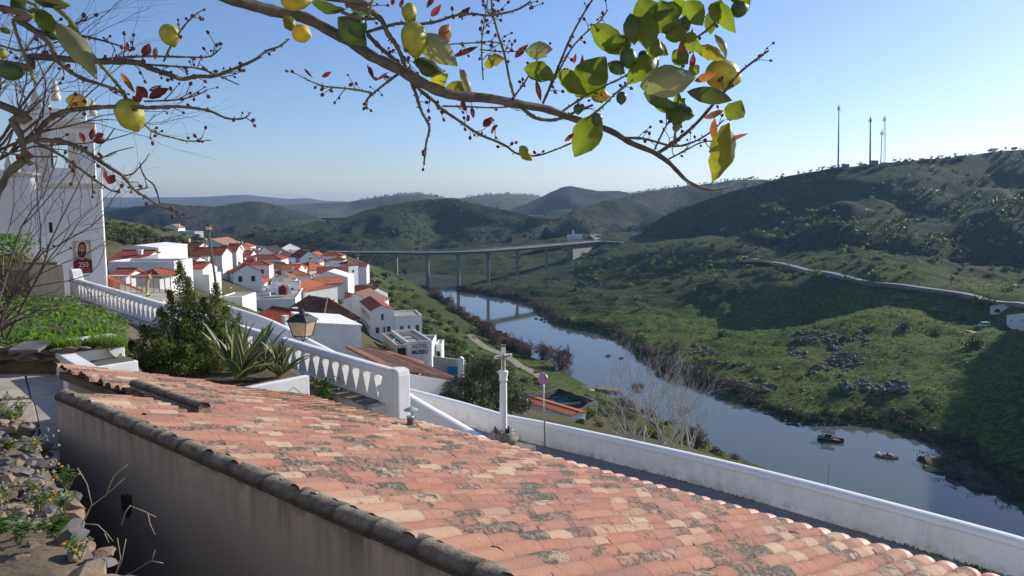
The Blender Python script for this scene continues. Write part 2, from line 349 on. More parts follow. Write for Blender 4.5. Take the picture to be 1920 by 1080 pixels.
leaf_mat('olive', (0.050, 0.062, 0.036), (0.105, 0.118, 0.075), 0.2, (0.16, 0.20, 0.07), rough=0.45, scale=1.2)
leaf_mat('grass_blade', (0.06, 0.13, 0.018), (0.12, 0.20, 0.03), 0.4, (0.30, 0.46, 0.04), rough=0.55, scale=3)
leaf_mat('agave', (0.045, 0.085, 0.045), (0.085, 0.13, 0.07), 0.12, (0.16, 0.24, 0.06), rough=0.42, scale=5)
leaf_mat('agave_edge', (0.42, 0.38, 0.14), (0.52, 0.47, 0.20), 0.2, (0.6, 0.5, 0.15), rough=0.45, scale=5)
leaf_mat('tussock', (0.075, 0.125, 0.016), (0.13, 0.165, 0.026), 0.35, (0.24, 0.34, 0.03), rough=0.7, scale=0.2)
leaf_mat('petal', (0.80, 0.28, 0.01), (0.85, 0.42, 0.02), 0.3, (0.9, 0.4, 0.02), scale=9)
leaf_mat('bare_red', (0.12, 0.078, 0.062), (0.17, 0.12, 0.10), 0.15, (0.2, 0.12, 0.08), rough=0.8, scale=0.5)
# terrain
def ground_mat(name, grass, dry, rock, gscale=0.05, rockamt=0.5, lo=0.42, hi=0.62, speck=None, spl=0.52):
    n = NT(name); v = n.coord('World')
    a = n.noise(v, gscale, 7, 0.68); b = n.noise(v, gscale * 9, 6, 0.7); c = n.noise(v, gscale * 40, 4, 0.7)
    f = n.math('ADD', n.math('MULTIPLY', a, 0.55), n.math('MULTIPLY', b, 0.45))
    col = n.ramp(f, [(lo, grass), (hi, dry)])
    col = n.mix(n.ramp(n.math('ADD', n.math('MULTIPLY', b, 0.5), n.math('MULTIPLY', c, 0.5)), [(0.47, 0.0), (0.60, rockamt)]), col, rock)
    if speck:
        col = n.mix(n.ramp(n.noise(v, gscale * 22, 3, 0.6), [(spl, 0.0), (spl + .08, 0.85)]), col, speck)
    nz = n.new('SeparateXYZ'); n.l(n.new('NewGeometry').outputs['Normal'], nz.inputs[0])
    return n, v, col, b, c
n, v, col, b, c = ground_mat('bank_grass', (0.105, 0.165, 0.016), (0.135, 0.135, 0.038), (0.030, 0.044, 0.014), 0.03, 0.9, 0.47, 0.62, (0.034, 0.050, 0.014), 0.48)
n.fin(col, 0.95, n.bump(n.math('ADD', b, c), 0.9, 0.9), 0.1)
n, v, col, b, c = ground_mat('bank_scrub', (0.062, 0.085, 0.018), (0.085, 0.085, 0.036), (0.026, 0.036, 0.013), 0.03, 0.9, 0.44, 0.60, (0.024, 0.034, 0.013))
n.fin(col, 0.95, n.bump(n.math('ADD', b, c), 0.9, 0.9), 0.1)
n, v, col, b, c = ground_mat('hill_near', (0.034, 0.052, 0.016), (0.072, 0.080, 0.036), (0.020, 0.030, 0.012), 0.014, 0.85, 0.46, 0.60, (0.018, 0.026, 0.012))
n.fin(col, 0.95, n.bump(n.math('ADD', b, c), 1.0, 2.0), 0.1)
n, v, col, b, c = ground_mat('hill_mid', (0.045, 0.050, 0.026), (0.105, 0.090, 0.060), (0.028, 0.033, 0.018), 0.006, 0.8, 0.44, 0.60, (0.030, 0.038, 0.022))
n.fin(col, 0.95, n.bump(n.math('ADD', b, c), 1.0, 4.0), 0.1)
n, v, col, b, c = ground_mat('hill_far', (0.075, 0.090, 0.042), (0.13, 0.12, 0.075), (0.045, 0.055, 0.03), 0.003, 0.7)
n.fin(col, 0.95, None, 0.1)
n, v, col, b, c = ground_mat('town_ground', (0.075, 0.080, 0.032), (0.16, 0.125, 0.075), (0.05, 0.062, 0.022), 0.05, 0.6)
n.fin(col, 0.95, n.bump(n.math('ADD', b, c), 0.6, 0.4), 0.1)
simple('bounce_rock', (0.60, 0.53, 0.44), (0.50, 0.43, 0.34), 0.3)  # unseen hill's rock, kept pale to throw light on shaded walls
simple('bounce_paving', (0.62, 0.58, 0.52), (0.52, 0.48, 0.42), 0.8)  # pale tone chosen for the light this hidden paving sends back
simple('earth', (0.16, 0.125, 0.085), (0.09, 0.07, 0.045), 2.2, bump=0.6, bscale=8, bdist=0.05)
simple('paving', (0.50, 0.44, 0.36), (0.33, 0.285, 0.23), 1.6, bump=0.4, bscale=12, bdist=0.01)
simple('slate', (0.17, 0.165, 0.155), (0.10, 0.095, 0.09), 6, bump=0.6, bscale=18, bdist=0.01)
simple('rock_tan', (0.33, 0.24, 0.16), (0.20, 0.145, 0.10), 7, bump=0.7, bscale=20, bdist=0.012)
simple('rock_grey', (0.19, 0.185, 0.18), (0.12, 0.11, 0.10), 6, bump=0.6, bscale=22, bdist=0.01)
simple('rock_bank', (0.20, 0.175, 0.15), (0.10, 0.088, 0.073), 0.7, bump=0.6, bscale=2)
simple('rock_wet', (0.028, 0.026, 0.020), (0.045, 0.04, 0.03), 0.7, bump=0.8, bscale=2, bdist=0.1)
# cobbled street
n = NT('cobbles'); v = n.coord('Object', (1, 1, 1), (0, 0, R(40)))
br = n.new('TexBrick'); br.inputs['Scale'].default_value = 1.0; br.inputs['Brick Width'].default_value = 0.17; br.inputs['Row Height'].default_value = 0.12; br.inputs['Mortar Size'].default_value = 0.012
br.inputs['Color1'].default_value = (0.30, 0.295, 0.30, 1); br.inputs['Color2'].default_value = (0.22, 0.22, 0.225, 1); br.inputs['Mortar'].default_value = (0.08, 0.075, 0.07, 1)
mx = n.new('MixRGB'); mx.inputs[0].default_value = 0.04; n.l(v, mx.inputs[1]); nn = n.new('TexNoise'); nn.inputs['Scale'].default_value = 3; n.l(v, nn.inputs['Vector']); n.l(nn.outputs['Color'], mx.inputs[2]); n.l(mx.outputs[0], br.inputs['Vector'])
col = n.mix(0.5, br.outputs['Color'], n.ramp(n.noise(v, 7, 4), [(0.3, (0.16, 0.16, 0.165)), (0.7, (0.34, 0.335, 0.34))]))
n.fin(col, 0.75, n.bump(br.outputs['Fac'], -0.6, 0.015), 0.3)
# river
n = NT('water'); v = n.coord('World')
n.b.inputs['IOR'].default_value = 1.33
n.fin(n.ramp(n.noise(v, 0.006, 3), [(0.35, (0.080, 0.098, 0.088)), (0.65, (0.100, 0.112, 0.092))]), 0.04, n.bump(n.noise(n.coord('World', (0.5, 1.0, 1.0)), 0.9, 3), 0.05, 0.06), 0.5)
# lantern glass, banner, sign, car paints, cloth, skin
simple('lantern_glass', (0.42, 0.33, 0.20), (0.52, 0.42, 0.27), 9, rough=0.25)
for nm, c, rr in (('paint_white', (0.75, 0.76, 0.78), 0.25), ('paint_silver', (0.42, 0.45, 0.48), 0.25), ('paint_blue', (0.06, 0.10, 0.20), 0.25), ('paint_red', (0.42, 0.03, 0.035), 0.3), ('paint_dark', (0.03, 0.032, 0.036), 0.25),
                  ('rubber', (0.02, 0.02, 0.02), 0.8), ('cloth_beige', (0.50, 0.36, 0.22), 0.95), ('cloth_vis', (0.62, 0.95, 0.05), 0.8), ('skin', (0.28, 0.14, 0.09), 0.6), ('hair', (0.025, 0.02, 0.018), 0.8), ('boot', (0.05, 0.04, 0.035), 0.8),
                  ('sign_red', (0.62, 0.10, 0.12), 0.5), ('sign_blue', (0.16, 0.24, 0.55), 0.5), ('letter_brown', (0.40, 0.28, 0.19), 0.6), ('letter_dark', (0.03, 0.035, 0.05), 0.6), ('banner_red', (0.20, 0.018, 0.03), 0.8), ('banner_sky', (0.42, 0.46, 0.38), 0.8),
                  ('banner_gold', (0.60, 0.40, 0.16), 0.8), ('banner_face', (0.46, 0.22, 0.12), 0.8), ('banner_hair', (0.06, 0.03, 0.03), 0.8), ('banner_white', (0.75, 0.72, 0.68), 0.8), ('boat_black', (0.025, 0.027, 0.03), 0.35), ('boat_white', (0.60, 0.58, 0.53), 0.4),
                  ('canvas_blue', (0.04, 0.14, 0.45), 0.7), ('kayak_red', (0.45, 0.06, 0.07), 0.4), ('kayak_blue', (0.05, 0.13, 0.25), 0.4), ('kayak_white', (0.55, 0.58, 0.6), 0.4), ('kayak_teal', (0.08, 0.25, 0.30), 0.4), ('net_green', (0.02, 0.05, 0.04), 0.9), ('wood', (0.24, 0.17, 0.11), 0.8),
                  ('wax_red', (0.30, 0.03, 0.03), 0.5), ('shed_blue', (0.12, 0.2, 0.34), 0.6), ('antenna', (0.30, 0.29, 0.29), 0.6)):
    simple(nm, c, tuple(x * 0.85 for x in c), 5, rough=rr)
# ---------------------------------------------------------------- ground, river, banks
def sheet(name, x0, x1, y0, y1, z, mat):
    return tag(MB().quad((x0, y0, z), (x1, y0, z), (x1, y1, z), (x0, y1, z)).build(name, mat), kind='structure')
sheet('ground', -8000, 8000, -8000, 8000, -6.0, 'hill_far')
sheet('river', -500, 520, 40, 1100, 0.0, 'water')
CP = []
def cz(z, *pp):
    for px, py in pp: p = PZ(px, py, z); CP.append((p.x, p.y, z))
def cy(*pp):
    for px, py, Y in pp: p = PY(px, py, Y); CP.append((p.x, p.y, p.z))
def cw(*pp):
    for p in pp: CP.append(p)
RIGHT_SHORE = [(862, 545), (885, 549), (930, 556), (980, 566), (1015, 590), (1060, 611), (1120, 622), (1180, 648), (1215, 675), (1245, 700), (1300, 716), (1340, 736), (1400, 758), (1460, 780), (1520, 795), (1600, 796), (1680, 806), (1740, 828), (1790, 850), (1840, 880), (1900, 930), (1960, 985), (2050, 1060)]
LEFT_SHORE = [(770, 527), (800, 545), (830, 566), (870, 592), (905, 615), (940, 640), (985, 660), (1035, 682), (1065, 705), (1110, 728), (1180, 758), (1250, 790), (1330, 832), (1370, 853), (1425, 872), (1500, 915), (1600, 965), (1750, 1040)]
cz(0.0, *RIGHT_SHORE); cz(0.0, *LEFT_SHORE)
for q in RIGHT_SHORE:
    p = PZ(*q, 0.0); CP.append((p.x + 3.0, p.y + 3.0, 1.5))
cz(-3.0, (800, 528), (840, 555), (900, 590), (960, 620), (1040, 650), (1110, 680), (1180, 720), (1250, 760), (1350, 800), (1450, 840), (1560, 860), (1680, 900), (1780, 950), (1850, 1010), (760, 518), (835, 535))
cz(0.0, (850, 528), (858, 519), (760, 510.5), (800, 511), (690, 508))
# right bank
cy((1118, 453, 690), (1165, 455, 668), (1196, 450, 690), (1198, 437, 780), (1160, 437, 785), (1105, 441, 770), (915, 535, 550), (970, 520, 577), (1025, 507, 608), (1070, 487, 650), (1100, 470, 690), (1600, 480, 390), (1450, 462, 490), (1750, 505, 370), (1900, 545, 328), (880, 512, 640), (950, 490, 680))
cz(14, (1200, 520)); cz(5, (1100, 560), (1400, 600)); cz(24, (1150, 480), (2100, 620)); cz(28, (1200, 460)); cz(30, (1300, 470)); cz(17, (1300, 520), (1480, 555), (1690, 590)); cz(8, (1300, 580)); cz(3.5, (1250, 640)); cz(13, (1400, 560))
cz(7, (1390, 640)); cz(11, (1480, 615)); cz(14, (1560, 597)); cz(18, (1340, 535)); cz(15, (1620, 583)); cz(6.5, (1500, 600)); cz(11, (1590, 590)); cz(27, (1430, 490)); cz(26, (1520, 510)); cz(25, (1600, 525)); cz(23.5, (1700, 538)); cz(22, (1820, 555)); cz(20, (1910, 573))
cz(16, (1800, 585)); cz(14, (1870, 600), (1900, 606), (1930, 612), (1880, 612)); cz(14, (1845, 607)); cz(13, (1900, 614)); cz(12, (1750, 620)); cz(10, (1650, 640)); cz(7.5, (1550, 660)); cz(5, (1450, 690)); cz(2.5, (1400, 735)); cz(4, (1550, 740)); cz(5, (1650, 740)); cz(2.5, (1700, 782)); cz(8.5, (1750, 700)); cz(13, (1850, 680)); cz(9, (1900, 760)); cz(3.5, (1850, 832), (1900, 862)); cz(17, (2000, 700)); cz(16, (2120, 780)); cz(26, (2250, 660)); cz(14, (2300, 900)); cz(3, (1330, 685))
# left bank and town
cw((1, 30, 48.6), (11, 17, 49.6), (24, 4, 50), (-5, 37, 48.4), (-20, 42, 51), (-36, 56, 53.2), (-12, 55, 45), (-14, 34, 50), (-8, 24, 50), (-60, 60, 54), (-90, 120, 56), (8, 36, 44.5), (18, 27, 45.5), (32, 14, 46), (48, 20, 32), (60, 60, 22), (-30, 20, 54), (0, 0, 52), (-100, 10, 56))
cy((1250, 842, 50), (1150, 805, 60), (1080, 800, 108), (1000, 782, 112), (1060, 772, 140), (1030, 765, 150), (990, 760, 140), (1120, 772, 135), (1180, 800, 105), (1300, 850, 100), (1350, 862, 125), (720, 645, 185), (850, 700, 165), (820, 650, 200), (780, 590, 260), (760, 560, 300), (720, 540, 330), (690, 515, 350), (840, 612, 280), (800, 566, 340), (860, 640, 230), (655, 590, 265), (640, 577, 240), (600, 570, 180), (500, 590, 150), (560, 530, 240), (540, 510, 290), (530, 490, 340), (440, 558, 195), (420, 490, 290), (380, 545, 120), (260, 525, 85), (220, 500, 100), (300, 482, 150), (330, 472, 200), (250, 440, 280), (210, 411, 350), (320, 433, 420), (420, 455, 400), (500, 470, 420), (600, 475, 430), (640, 480, 480), (680, 490, 440), (700, 500, 470), (740, 512, 480), (100, 410, 300), (-100, 420, 220), (240, 430, 480), (420, 470, 520))
cz(2.5, (1000, 700)); cz(3.5, (950, 672)); cz(1.5, (1050, 705)); cz(6, (900, 650)); cz(8, (1000, 738)); cz(3, (1130, 748))
ROADP = [PY(1395, 482, 465), PZ(1430, 490, 27), PZ(1520, 510, 26), PZ(1600, 525, 25), PZ(1700, 538, 23.5), PZ(1820, 555, 22), PZ(1915, 573, 20), PZ(2050, 600, 18)]
ROAD = [(p.x, p.y) for p in ROADP]
CP = np.array(CP)
def tps_fit(P):
    n = len(P); d = np.linalg.norm((P[:, None, :2] - P[None, :, :2]) / 100, axis=2); K = np.where(d > 0, d * d * np.log(d + 1e-12), 0) + np.eye(n) * 0.002
    Q = np.c_[np.ones(n), P[:, :2] / 100]; A = np.block([[K, Q], [Q.T, np.zeros((3, 3))]])
    return np.linalg.solve(A, np.r_[P[:, 2], 0, 0, 0])
TW = tps_fit(CP)
def terr(x, y):
    x = np.asarray(x, dtype=float); y = np.asarray(y, dtype=float); sh = x.shape; X = x.ravel() / 100; Y = y.ravel() / 100
    out = TW[-3] + TW[-2] * X + TW[-1] * Y
    for (a, b, _), w in zip(CP, TW[:-3]):
        d2 = (X - a / 100) ** 2 + (Y - b / 100) ** 2; out = out + w * 0.5 * d2 * np.log(d2 + 1e-12)
    x_, y_ = x.ravel(), y.ravel()
    land = np.clip(out / 3.0, 0, 1); near = np.clip((y_ - 45) / 40, 0, 1)
    right = np.clip((x_ - (-10 + (300 - y_) * 0.3)) / 30, 0.25, 1)
    rd = np.full(x_.shape, 1e9)
    for (ax, ay), (bx, by) in zip(ROAD[:-1], ROAD[1:]):
        ex, ey = bx - ax, by - ay; tt = np.clip(((x_ - ax) * ex + (y_ - ay) * ey) / (ex * ex + ey * ey), 0, 1); rd = np.minimum(rd, np.hypot(x_ - ax - tt * ex, y_ - ay - tt * ey))
    land = land * np.clip((rd - 4) / 14, 0, 1)
    out = out + land * near * right * (2.6 * fbm(x_ / 22, y_ / 22, 4, 3) + 1.1 * fbm(x_ / 7, y_ / 7, 3, 9) + 0.55 * fbm(x_ / 2.6, y_ / 2.6, 2, 19))
    return out.reshape(sh)
def ter1(x, y): return float(terr(np.array([x]), np.array([y]))[0])
def on(px, py, Y=None, z=None):
    p = PY(px, py, Y) if Y else PZ(px, py, z); p.z = ter1(p.x, p.y); return p
gx = np.concatenate([np.arange(-240, -40, 4.0), np.arange(-40, 260, 1.8), np.arange(260, 441, 4.0)]); gy = np.concatenate([np.arange(42, 130, 3.0), np.arange(130, 480, 1.7), np.arange(480, 790, 4.0)])
GX, GY = np.meshgrid(gx, gy); GZ = terr(GX, GY)
nx, ny = len(gx), len(gy)
idx = np.arange(nx * ny).reshape(ny, nx); tf = np.stack([idx[:-1, :-1], idx[:-1, 1:], idx[1:, 1:], idx[1:, :-1]], -1).reshape(-1, 4)
cxy = np.c_[GX.ravel(), GY.ravel(), GZ.ravel()]
fc = cxy[tf].mean(1); leftbank = (fc[:, 0] < np.interp(fc[:, 1], [0, 100, 180, 250, 320, 400, 520, 800], [70, 60, 20, 8, -8, -40, -75, -110])) & (fc[:, 1] < 560)
town = leftbank & (fc[:, 2] > 24)
terrain = obj('terrain', np_mesh('terrain', cxy, tf, ['bank_grass', 'town_ground', 'bank_scrub'], True, np.where(town, 1, np.where(leftbank & (fc[:, 2] > 5) & (fbm(fc[:, 0] / 18, fc[:, 1] / 18, 3, 72) > -.12), 2, 0) + np.where((~leftbank) & (fc[:, 1] + 22 * fbm(fc[:, 0] / 30, fc[:, 1] / 30, 3, 71) > 395 - 0.28 * (fc[:, 0] - 20)), 2, 0))) ); tag(terrain, kind='structure')
# unseen hill behind the viewer, steep and pale to bounce sunlight; ground underfoot
hx = np.linspace(-130, 90, 60); hy = np.concatenate([np.linspace(-140, -4, 40), np.array([-2.0, 0.5, 2.2])]); HX, HY = np.meshgrid(hx, hy)
HZ_ = 57.9 + np.clip(-HY - 3, 0, 60) * 0.85 - np.clip(HX - 6, 0, 90) * 0.5 + 0.8 * fbm(HX / 9, HY / 9, 4, 41) * np.clip((-HY - 3) / 6, 0, 1)
hi = np.arange(HX.size).reshape(HX.shape); hf = np.stack([hi[:-1, :-1], hi[:-1, 1:], hi[1:, 1:], hi[1:, :-1]], -1).reshape(-1, 4)
# ---------------------------------------------------------------- hills as strips from a crest down to a foot
def resample(pts, n):
    P = np.array(pts, dtype=float); t = (P[:, 0] - P[0, 0]) / (P[-1, 0] - P[0, 0]); u = np.linspace(0, 1, n)
    return np.stack([np.interp(u, t, P[:, k]) for k in range(P.shape[1])], -1)
HILLS = {}
def hill(name, crest, foot, back, mat, nu=140, nv=44, amp=6, gul=6, seed=1, p=1.25, wl=60.0):
    C = resample(crest, nu); Fo = resample(foot, nu)
    c3 = np.array([PY(*q) for q in C]); f3 = np.array([PY(*q) for q in Fo])
    u = np.linspace(0, 1, nu); rows = []
    vb = np.linspace(-1, 0, 9)[:-1]; vf = np.linspace(0, 1, nv)
    out = np.array([c3[:, 0], c3[:, 1]]).T; out = out / np.linalg.norm(out, axis=1)[:, None]
    for v in vb:
        a = -v; q = c3.copy(); q[:, :2] += out * (back * a); q[:, 2] = c3[:, 2] - (c3[:, 2] - np.minimum(f3[:, 2], 0)) * a ** 1.3
        q[:, 2] += amp * 0.6 * fbm(q[:, 0] / wl, q[:, 1] / wl, 4, seed) * min(1, a * 4); rows.append(q)
    for v in vf:
        q = c3 * (1 - v) + f3 * v; q[:, 2] = f3[:, 2] + (c3[:, 2] - f3[:, 2]) * (1 - v ** p)
        env = min(1, v * 5) * min(1, (1 - v) * 6)
        g = np.abs(fbm(q[:, 0] / wl * 0.8 + 3.1, q[:, 1] / (wl * 2.2), 3, seed + 20)); g = 1 - np.clip(g * 2.6, 0, 1)
        q[:, 2] += env * (amp * fbm(q[:, 0] / wl, q[:, 1] / wl, 5, seed) - gul * g)
        q[:, 2] += amp * 0.05 * fbm(q[:, 0] / (wl * .12), q[:, 1] / (wl * .12), 2, seed + 5); rows.append(q)
    V = np.concatenate(rows); m = len(rows); ii = np.arange(m * nu).reshape(m, nu)
    Fq = np.stack([ii[:-1, :-1], ii[:-1, 1:], ii[1:, 1:], ii[1:, :-1]], -1).reshape(-1, 4)[:, ::-1]
    o = obj('hill', np_mesh('hill', V, Fq, mat, True)); tag(o, kind='structure'); HILLS[name] = np.array(rows[8:]); return o
tag(obj('bounce_hill', np_mesh('bounce_hill', np.c_[HX.ravel(), HY.ravel(), HZ_.ravel()], hf, 'bounce_rock', True)), kind='structure')
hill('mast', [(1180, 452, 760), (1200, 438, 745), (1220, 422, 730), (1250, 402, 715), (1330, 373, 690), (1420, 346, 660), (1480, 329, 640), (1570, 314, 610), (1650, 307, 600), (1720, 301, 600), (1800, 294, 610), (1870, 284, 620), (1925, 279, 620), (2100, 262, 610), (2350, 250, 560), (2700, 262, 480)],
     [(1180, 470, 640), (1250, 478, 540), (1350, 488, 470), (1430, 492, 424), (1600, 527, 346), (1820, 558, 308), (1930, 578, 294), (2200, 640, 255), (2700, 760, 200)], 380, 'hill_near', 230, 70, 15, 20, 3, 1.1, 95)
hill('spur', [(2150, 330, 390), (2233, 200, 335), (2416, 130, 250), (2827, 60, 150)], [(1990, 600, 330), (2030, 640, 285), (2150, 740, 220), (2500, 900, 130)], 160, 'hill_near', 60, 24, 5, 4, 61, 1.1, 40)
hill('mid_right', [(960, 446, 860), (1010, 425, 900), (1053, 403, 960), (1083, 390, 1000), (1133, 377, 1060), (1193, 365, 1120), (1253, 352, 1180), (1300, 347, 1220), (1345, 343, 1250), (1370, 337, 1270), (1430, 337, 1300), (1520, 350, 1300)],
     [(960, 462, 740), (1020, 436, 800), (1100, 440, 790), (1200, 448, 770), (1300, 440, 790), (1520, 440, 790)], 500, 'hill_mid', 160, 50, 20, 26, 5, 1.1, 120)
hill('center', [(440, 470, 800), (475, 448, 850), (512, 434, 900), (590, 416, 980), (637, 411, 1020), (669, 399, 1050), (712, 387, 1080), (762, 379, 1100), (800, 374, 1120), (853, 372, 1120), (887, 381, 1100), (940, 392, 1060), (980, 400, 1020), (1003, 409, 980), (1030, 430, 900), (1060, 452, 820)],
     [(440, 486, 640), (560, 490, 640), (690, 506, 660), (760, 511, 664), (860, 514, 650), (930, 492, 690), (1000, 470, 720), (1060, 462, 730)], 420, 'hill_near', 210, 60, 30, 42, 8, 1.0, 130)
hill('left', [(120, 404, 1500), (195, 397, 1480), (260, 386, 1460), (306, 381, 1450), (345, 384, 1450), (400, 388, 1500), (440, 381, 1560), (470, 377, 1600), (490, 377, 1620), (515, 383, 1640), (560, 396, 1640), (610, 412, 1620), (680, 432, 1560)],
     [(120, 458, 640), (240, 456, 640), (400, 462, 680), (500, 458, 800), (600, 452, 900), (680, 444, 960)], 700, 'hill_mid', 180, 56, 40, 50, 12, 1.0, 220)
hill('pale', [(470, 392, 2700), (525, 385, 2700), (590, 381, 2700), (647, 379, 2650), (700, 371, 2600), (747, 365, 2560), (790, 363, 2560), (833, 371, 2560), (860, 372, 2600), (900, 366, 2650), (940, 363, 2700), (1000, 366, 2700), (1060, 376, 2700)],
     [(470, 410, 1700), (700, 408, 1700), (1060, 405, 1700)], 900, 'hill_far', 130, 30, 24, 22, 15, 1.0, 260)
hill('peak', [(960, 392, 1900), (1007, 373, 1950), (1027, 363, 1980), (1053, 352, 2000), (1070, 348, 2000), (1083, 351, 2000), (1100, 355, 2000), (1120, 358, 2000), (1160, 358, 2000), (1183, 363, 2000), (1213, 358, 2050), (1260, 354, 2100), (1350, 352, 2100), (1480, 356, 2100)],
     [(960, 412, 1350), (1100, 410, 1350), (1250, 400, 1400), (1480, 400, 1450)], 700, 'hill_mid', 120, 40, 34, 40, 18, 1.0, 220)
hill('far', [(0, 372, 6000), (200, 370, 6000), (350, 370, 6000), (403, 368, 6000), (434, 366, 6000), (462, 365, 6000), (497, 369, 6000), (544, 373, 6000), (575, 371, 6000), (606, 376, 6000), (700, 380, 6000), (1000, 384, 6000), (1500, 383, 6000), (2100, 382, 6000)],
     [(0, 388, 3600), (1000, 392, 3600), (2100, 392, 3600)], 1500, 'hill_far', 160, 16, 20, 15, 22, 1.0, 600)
hill('outer_left', [(-900, 330, 700), (-500, 350, 800), (-200, 372, 900), (0, 385, 950), (150, 400, 960), (240, 420, 900)], [(-900, 470, 300), (-300, 440, 400), (100, 430, 480), (240, 440, 560)], 500, 'hill_near', 70, 24, 10, 8, 31, 1.2, 90)
# roads laid on the slopes
def ribbon(name, pts, w, mat, lift=0.25, sub=8, z=None):
    L = smooth_line([(p.x, p.y) for p in pts], sub); vs, fs = [], []
    for i, q in enumerate(L):
        t = np.array(L[min(i + 1, len(L) - 1)]) - np.array(L[max(i - 1, 0)]); t = t / (np.linalg.norm(t) + 1e-9); nn = np.array([-t[1], t[0]])
        zs = [ter1(*(q + nn * w * k)) for k in (-.5, 0, .5)]; zz = (max(zs) if name != 'street' else zs[1]) + lift if z is None else z
        vs += [(*(q - nn * w / 2), zz), (*(q + nn * w / 2), zz), (*(q + nn * w * .62), zz - 1.6), (*(q - nn * w * .62), zz - 1.6)]
    for i in range(len(L) - 1):
        a = i * 4; b = a + 4; fs += [(a, b, b + 1, a + 1), (a + 1, b + 1, b + 2, a + 2), (a, a + 3, b + 3, b)]
    m = MB(); m.add(vs, fs); return tag(m.build(name, mat), kind='structure')
ribbon('road', ROADP, 4.4, 'road_pale', 0.12)
ribbon('path', [PZ(880, 640, 6.5), PZ(925, 664, 4.5), PZ(960, 685, 3.5), PZ(990, 710, 3.6), PZ(1015, 722, 4.0)], 3.0, 'dirt_path', 0.15)
ribbon('street', [PY(688, 640, 190), PY(676, 612, 222), PY(672, 590, 255), PY(660, 568, 285), PY(630, 556, 290)], 6, 'asphalt', 0.3)
ribbon('street', [PY(572, 560, 215), PY(552, 520, 265), PY(538, 497, 315), PY(531, 487, 345)], 8, 'asphalt', 0.3)
tag(MB().box(*sum(([min(a, b), max(a, b)] for a, b in zip(PY(1790, 618, 290), PY(1960, 618, 276))), [])[:4], ter1(*PY(1850, 607, 290).xy) - 1.0, ter1(*PY(1850, 607, 290).xy) + 0.1).build('dirt_yard', 'dirt_path'), kind='structure')
# ---------------------------------------------------------------- tiled house in front
AZ = R(-50)                                             # ridge direction; the slope falls towards azimuth +40
DV = Vector((math.sin(AZ), math.cos(AZ), 0)); NV = Vector((math.cos(AZ), -math.sin(AZ), 0)); UP = Vector((0, 0, 1))
SL = R(16.5); H_E, P_E = 3.84, 3.84 / 0.443
P_R = (H_E - P_E * math.tan(SL) - 0.10) / (0.673 - math.tan(SL)); Z_PAR = EYE - 0.673 * P_R     # parapet line and its top
SLOPE = (NV * math.cos(SL) - UP * math.sin(SL)); RN = (NV * math.sin(SL) + UP * math.cos(SL))
EAVE0 = NV * P_E + UP * (EYE - H_E)
def roof_pt(t, q, lift=0.0):
    """t metres along the ridge, q metres up the slope from the eave"""
    return EAVE0 + DV * t - SLOPE * q + RN * lift
def roof_px(px, py):
    r = ray(px, py); k = (EAVE0 - EYEV).dot(RN) / r.dot(RN); P = EYEV + r * k - EAVE0
    return P.dot(DV), -P.dot(SLOPE)
QMAX = (P_E - P_R) / math.cos(SL) - 0.20
tA = (Vector(PZ(112, 728, Z_PAR)) - EYEV).dot(DV) + .05; qA = roof_px(245, 741)[1]; tB = roof_px(330, 716)[0]; tC = roof_px(588, 784)[0]; qB = roof_px(588, 784)[1]
T_NEAR = -3.6
house_root = thing('tiled_house', EAVE0 + DV * 3 - NV * 2 - UP * 4, 'low house with weathered terracotta tile roof in the foreground', 'house')
def far_t(q):                                            # how far back the tiles reach at height q above the eave
    if q < qB: return roof_px(751, 796)[0]
    if q < qA: return tB
    return tA
W_T, LEN = 0.2145, 0.33
def tile_mesh(seed, L=0.43, r0=0.107, r1=0.100, th=0.017, n=7):
    rr = random.Random(seed); m = MB(); vs = []
    wob = rr.uniform(-0.006, 0.006); sg = rr.uniform(0.88, 1.1)
    rows = ((-0.0, r0), (0.022, r0 - .0004), (0.5 * L, (r0 + r1) / 2 + wob), (L, r1))
    for d in (0, th):
        for y, r in rows:
            for k in range(n):
                a = math.pi * (k / (n - 1)) * 0.94 + math.pi * 0.03; vs.append(((r - d) * math.cos(a), y, (r - d) * math.sin(a) * 0.70 * sg))
    fs = []
    for i in range(3):
        for k in range(n - 1):
            a = i * n + k; fs.append((a, a + 1, a + n + 1, a + n)); b = a + 4 * n; fs.append((b, b + n, b + n + 1, b + 1))
    b0 = len(vs); vs += [vs[k] for k in range(n)] + [vs[4 * n + k] for k in range(n)]
    for k in range(n - 1): fs.append((b0 + k, b0 + n + k, b0 + n + k + 1, b0 + k + 1))
    m.add(vs, fs); return m
TILE_M = []
NL = 7
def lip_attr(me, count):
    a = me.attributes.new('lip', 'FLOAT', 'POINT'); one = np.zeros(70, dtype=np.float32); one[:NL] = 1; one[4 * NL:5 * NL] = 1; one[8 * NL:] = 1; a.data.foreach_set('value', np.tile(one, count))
for sdd in range(6):
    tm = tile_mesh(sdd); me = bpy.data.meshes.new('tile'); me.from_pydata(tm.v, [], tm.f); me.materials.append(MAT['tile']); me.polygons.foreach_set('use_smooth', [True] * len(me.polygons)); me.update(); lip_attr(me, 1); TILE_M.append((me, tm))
tm = tile_mesh(90, 0.30, 0.114, 0.104); TNEW = bpy.data.meshes.new('eave_tile'); TNEW.from_pydata(tm.v, [], tm.f); TNEW.materials.append(MAT['tile_new']); TNEW.polygons.foreach_set('use_smooth', [True] * len(TNEW.polygons)); TNEW.update()
BASIS = Matrix((DV, -SLOPE, RN)).transposed()            # local x along ridge, y up the slope, z off the roof
O_H = house_root.location.copy()
cand = []; rt = random.Random(5)
nrow = int((max(tA, tB) - T_NEAR) / W_T) + 1; ncol = int(QMAX / LEN) + 1
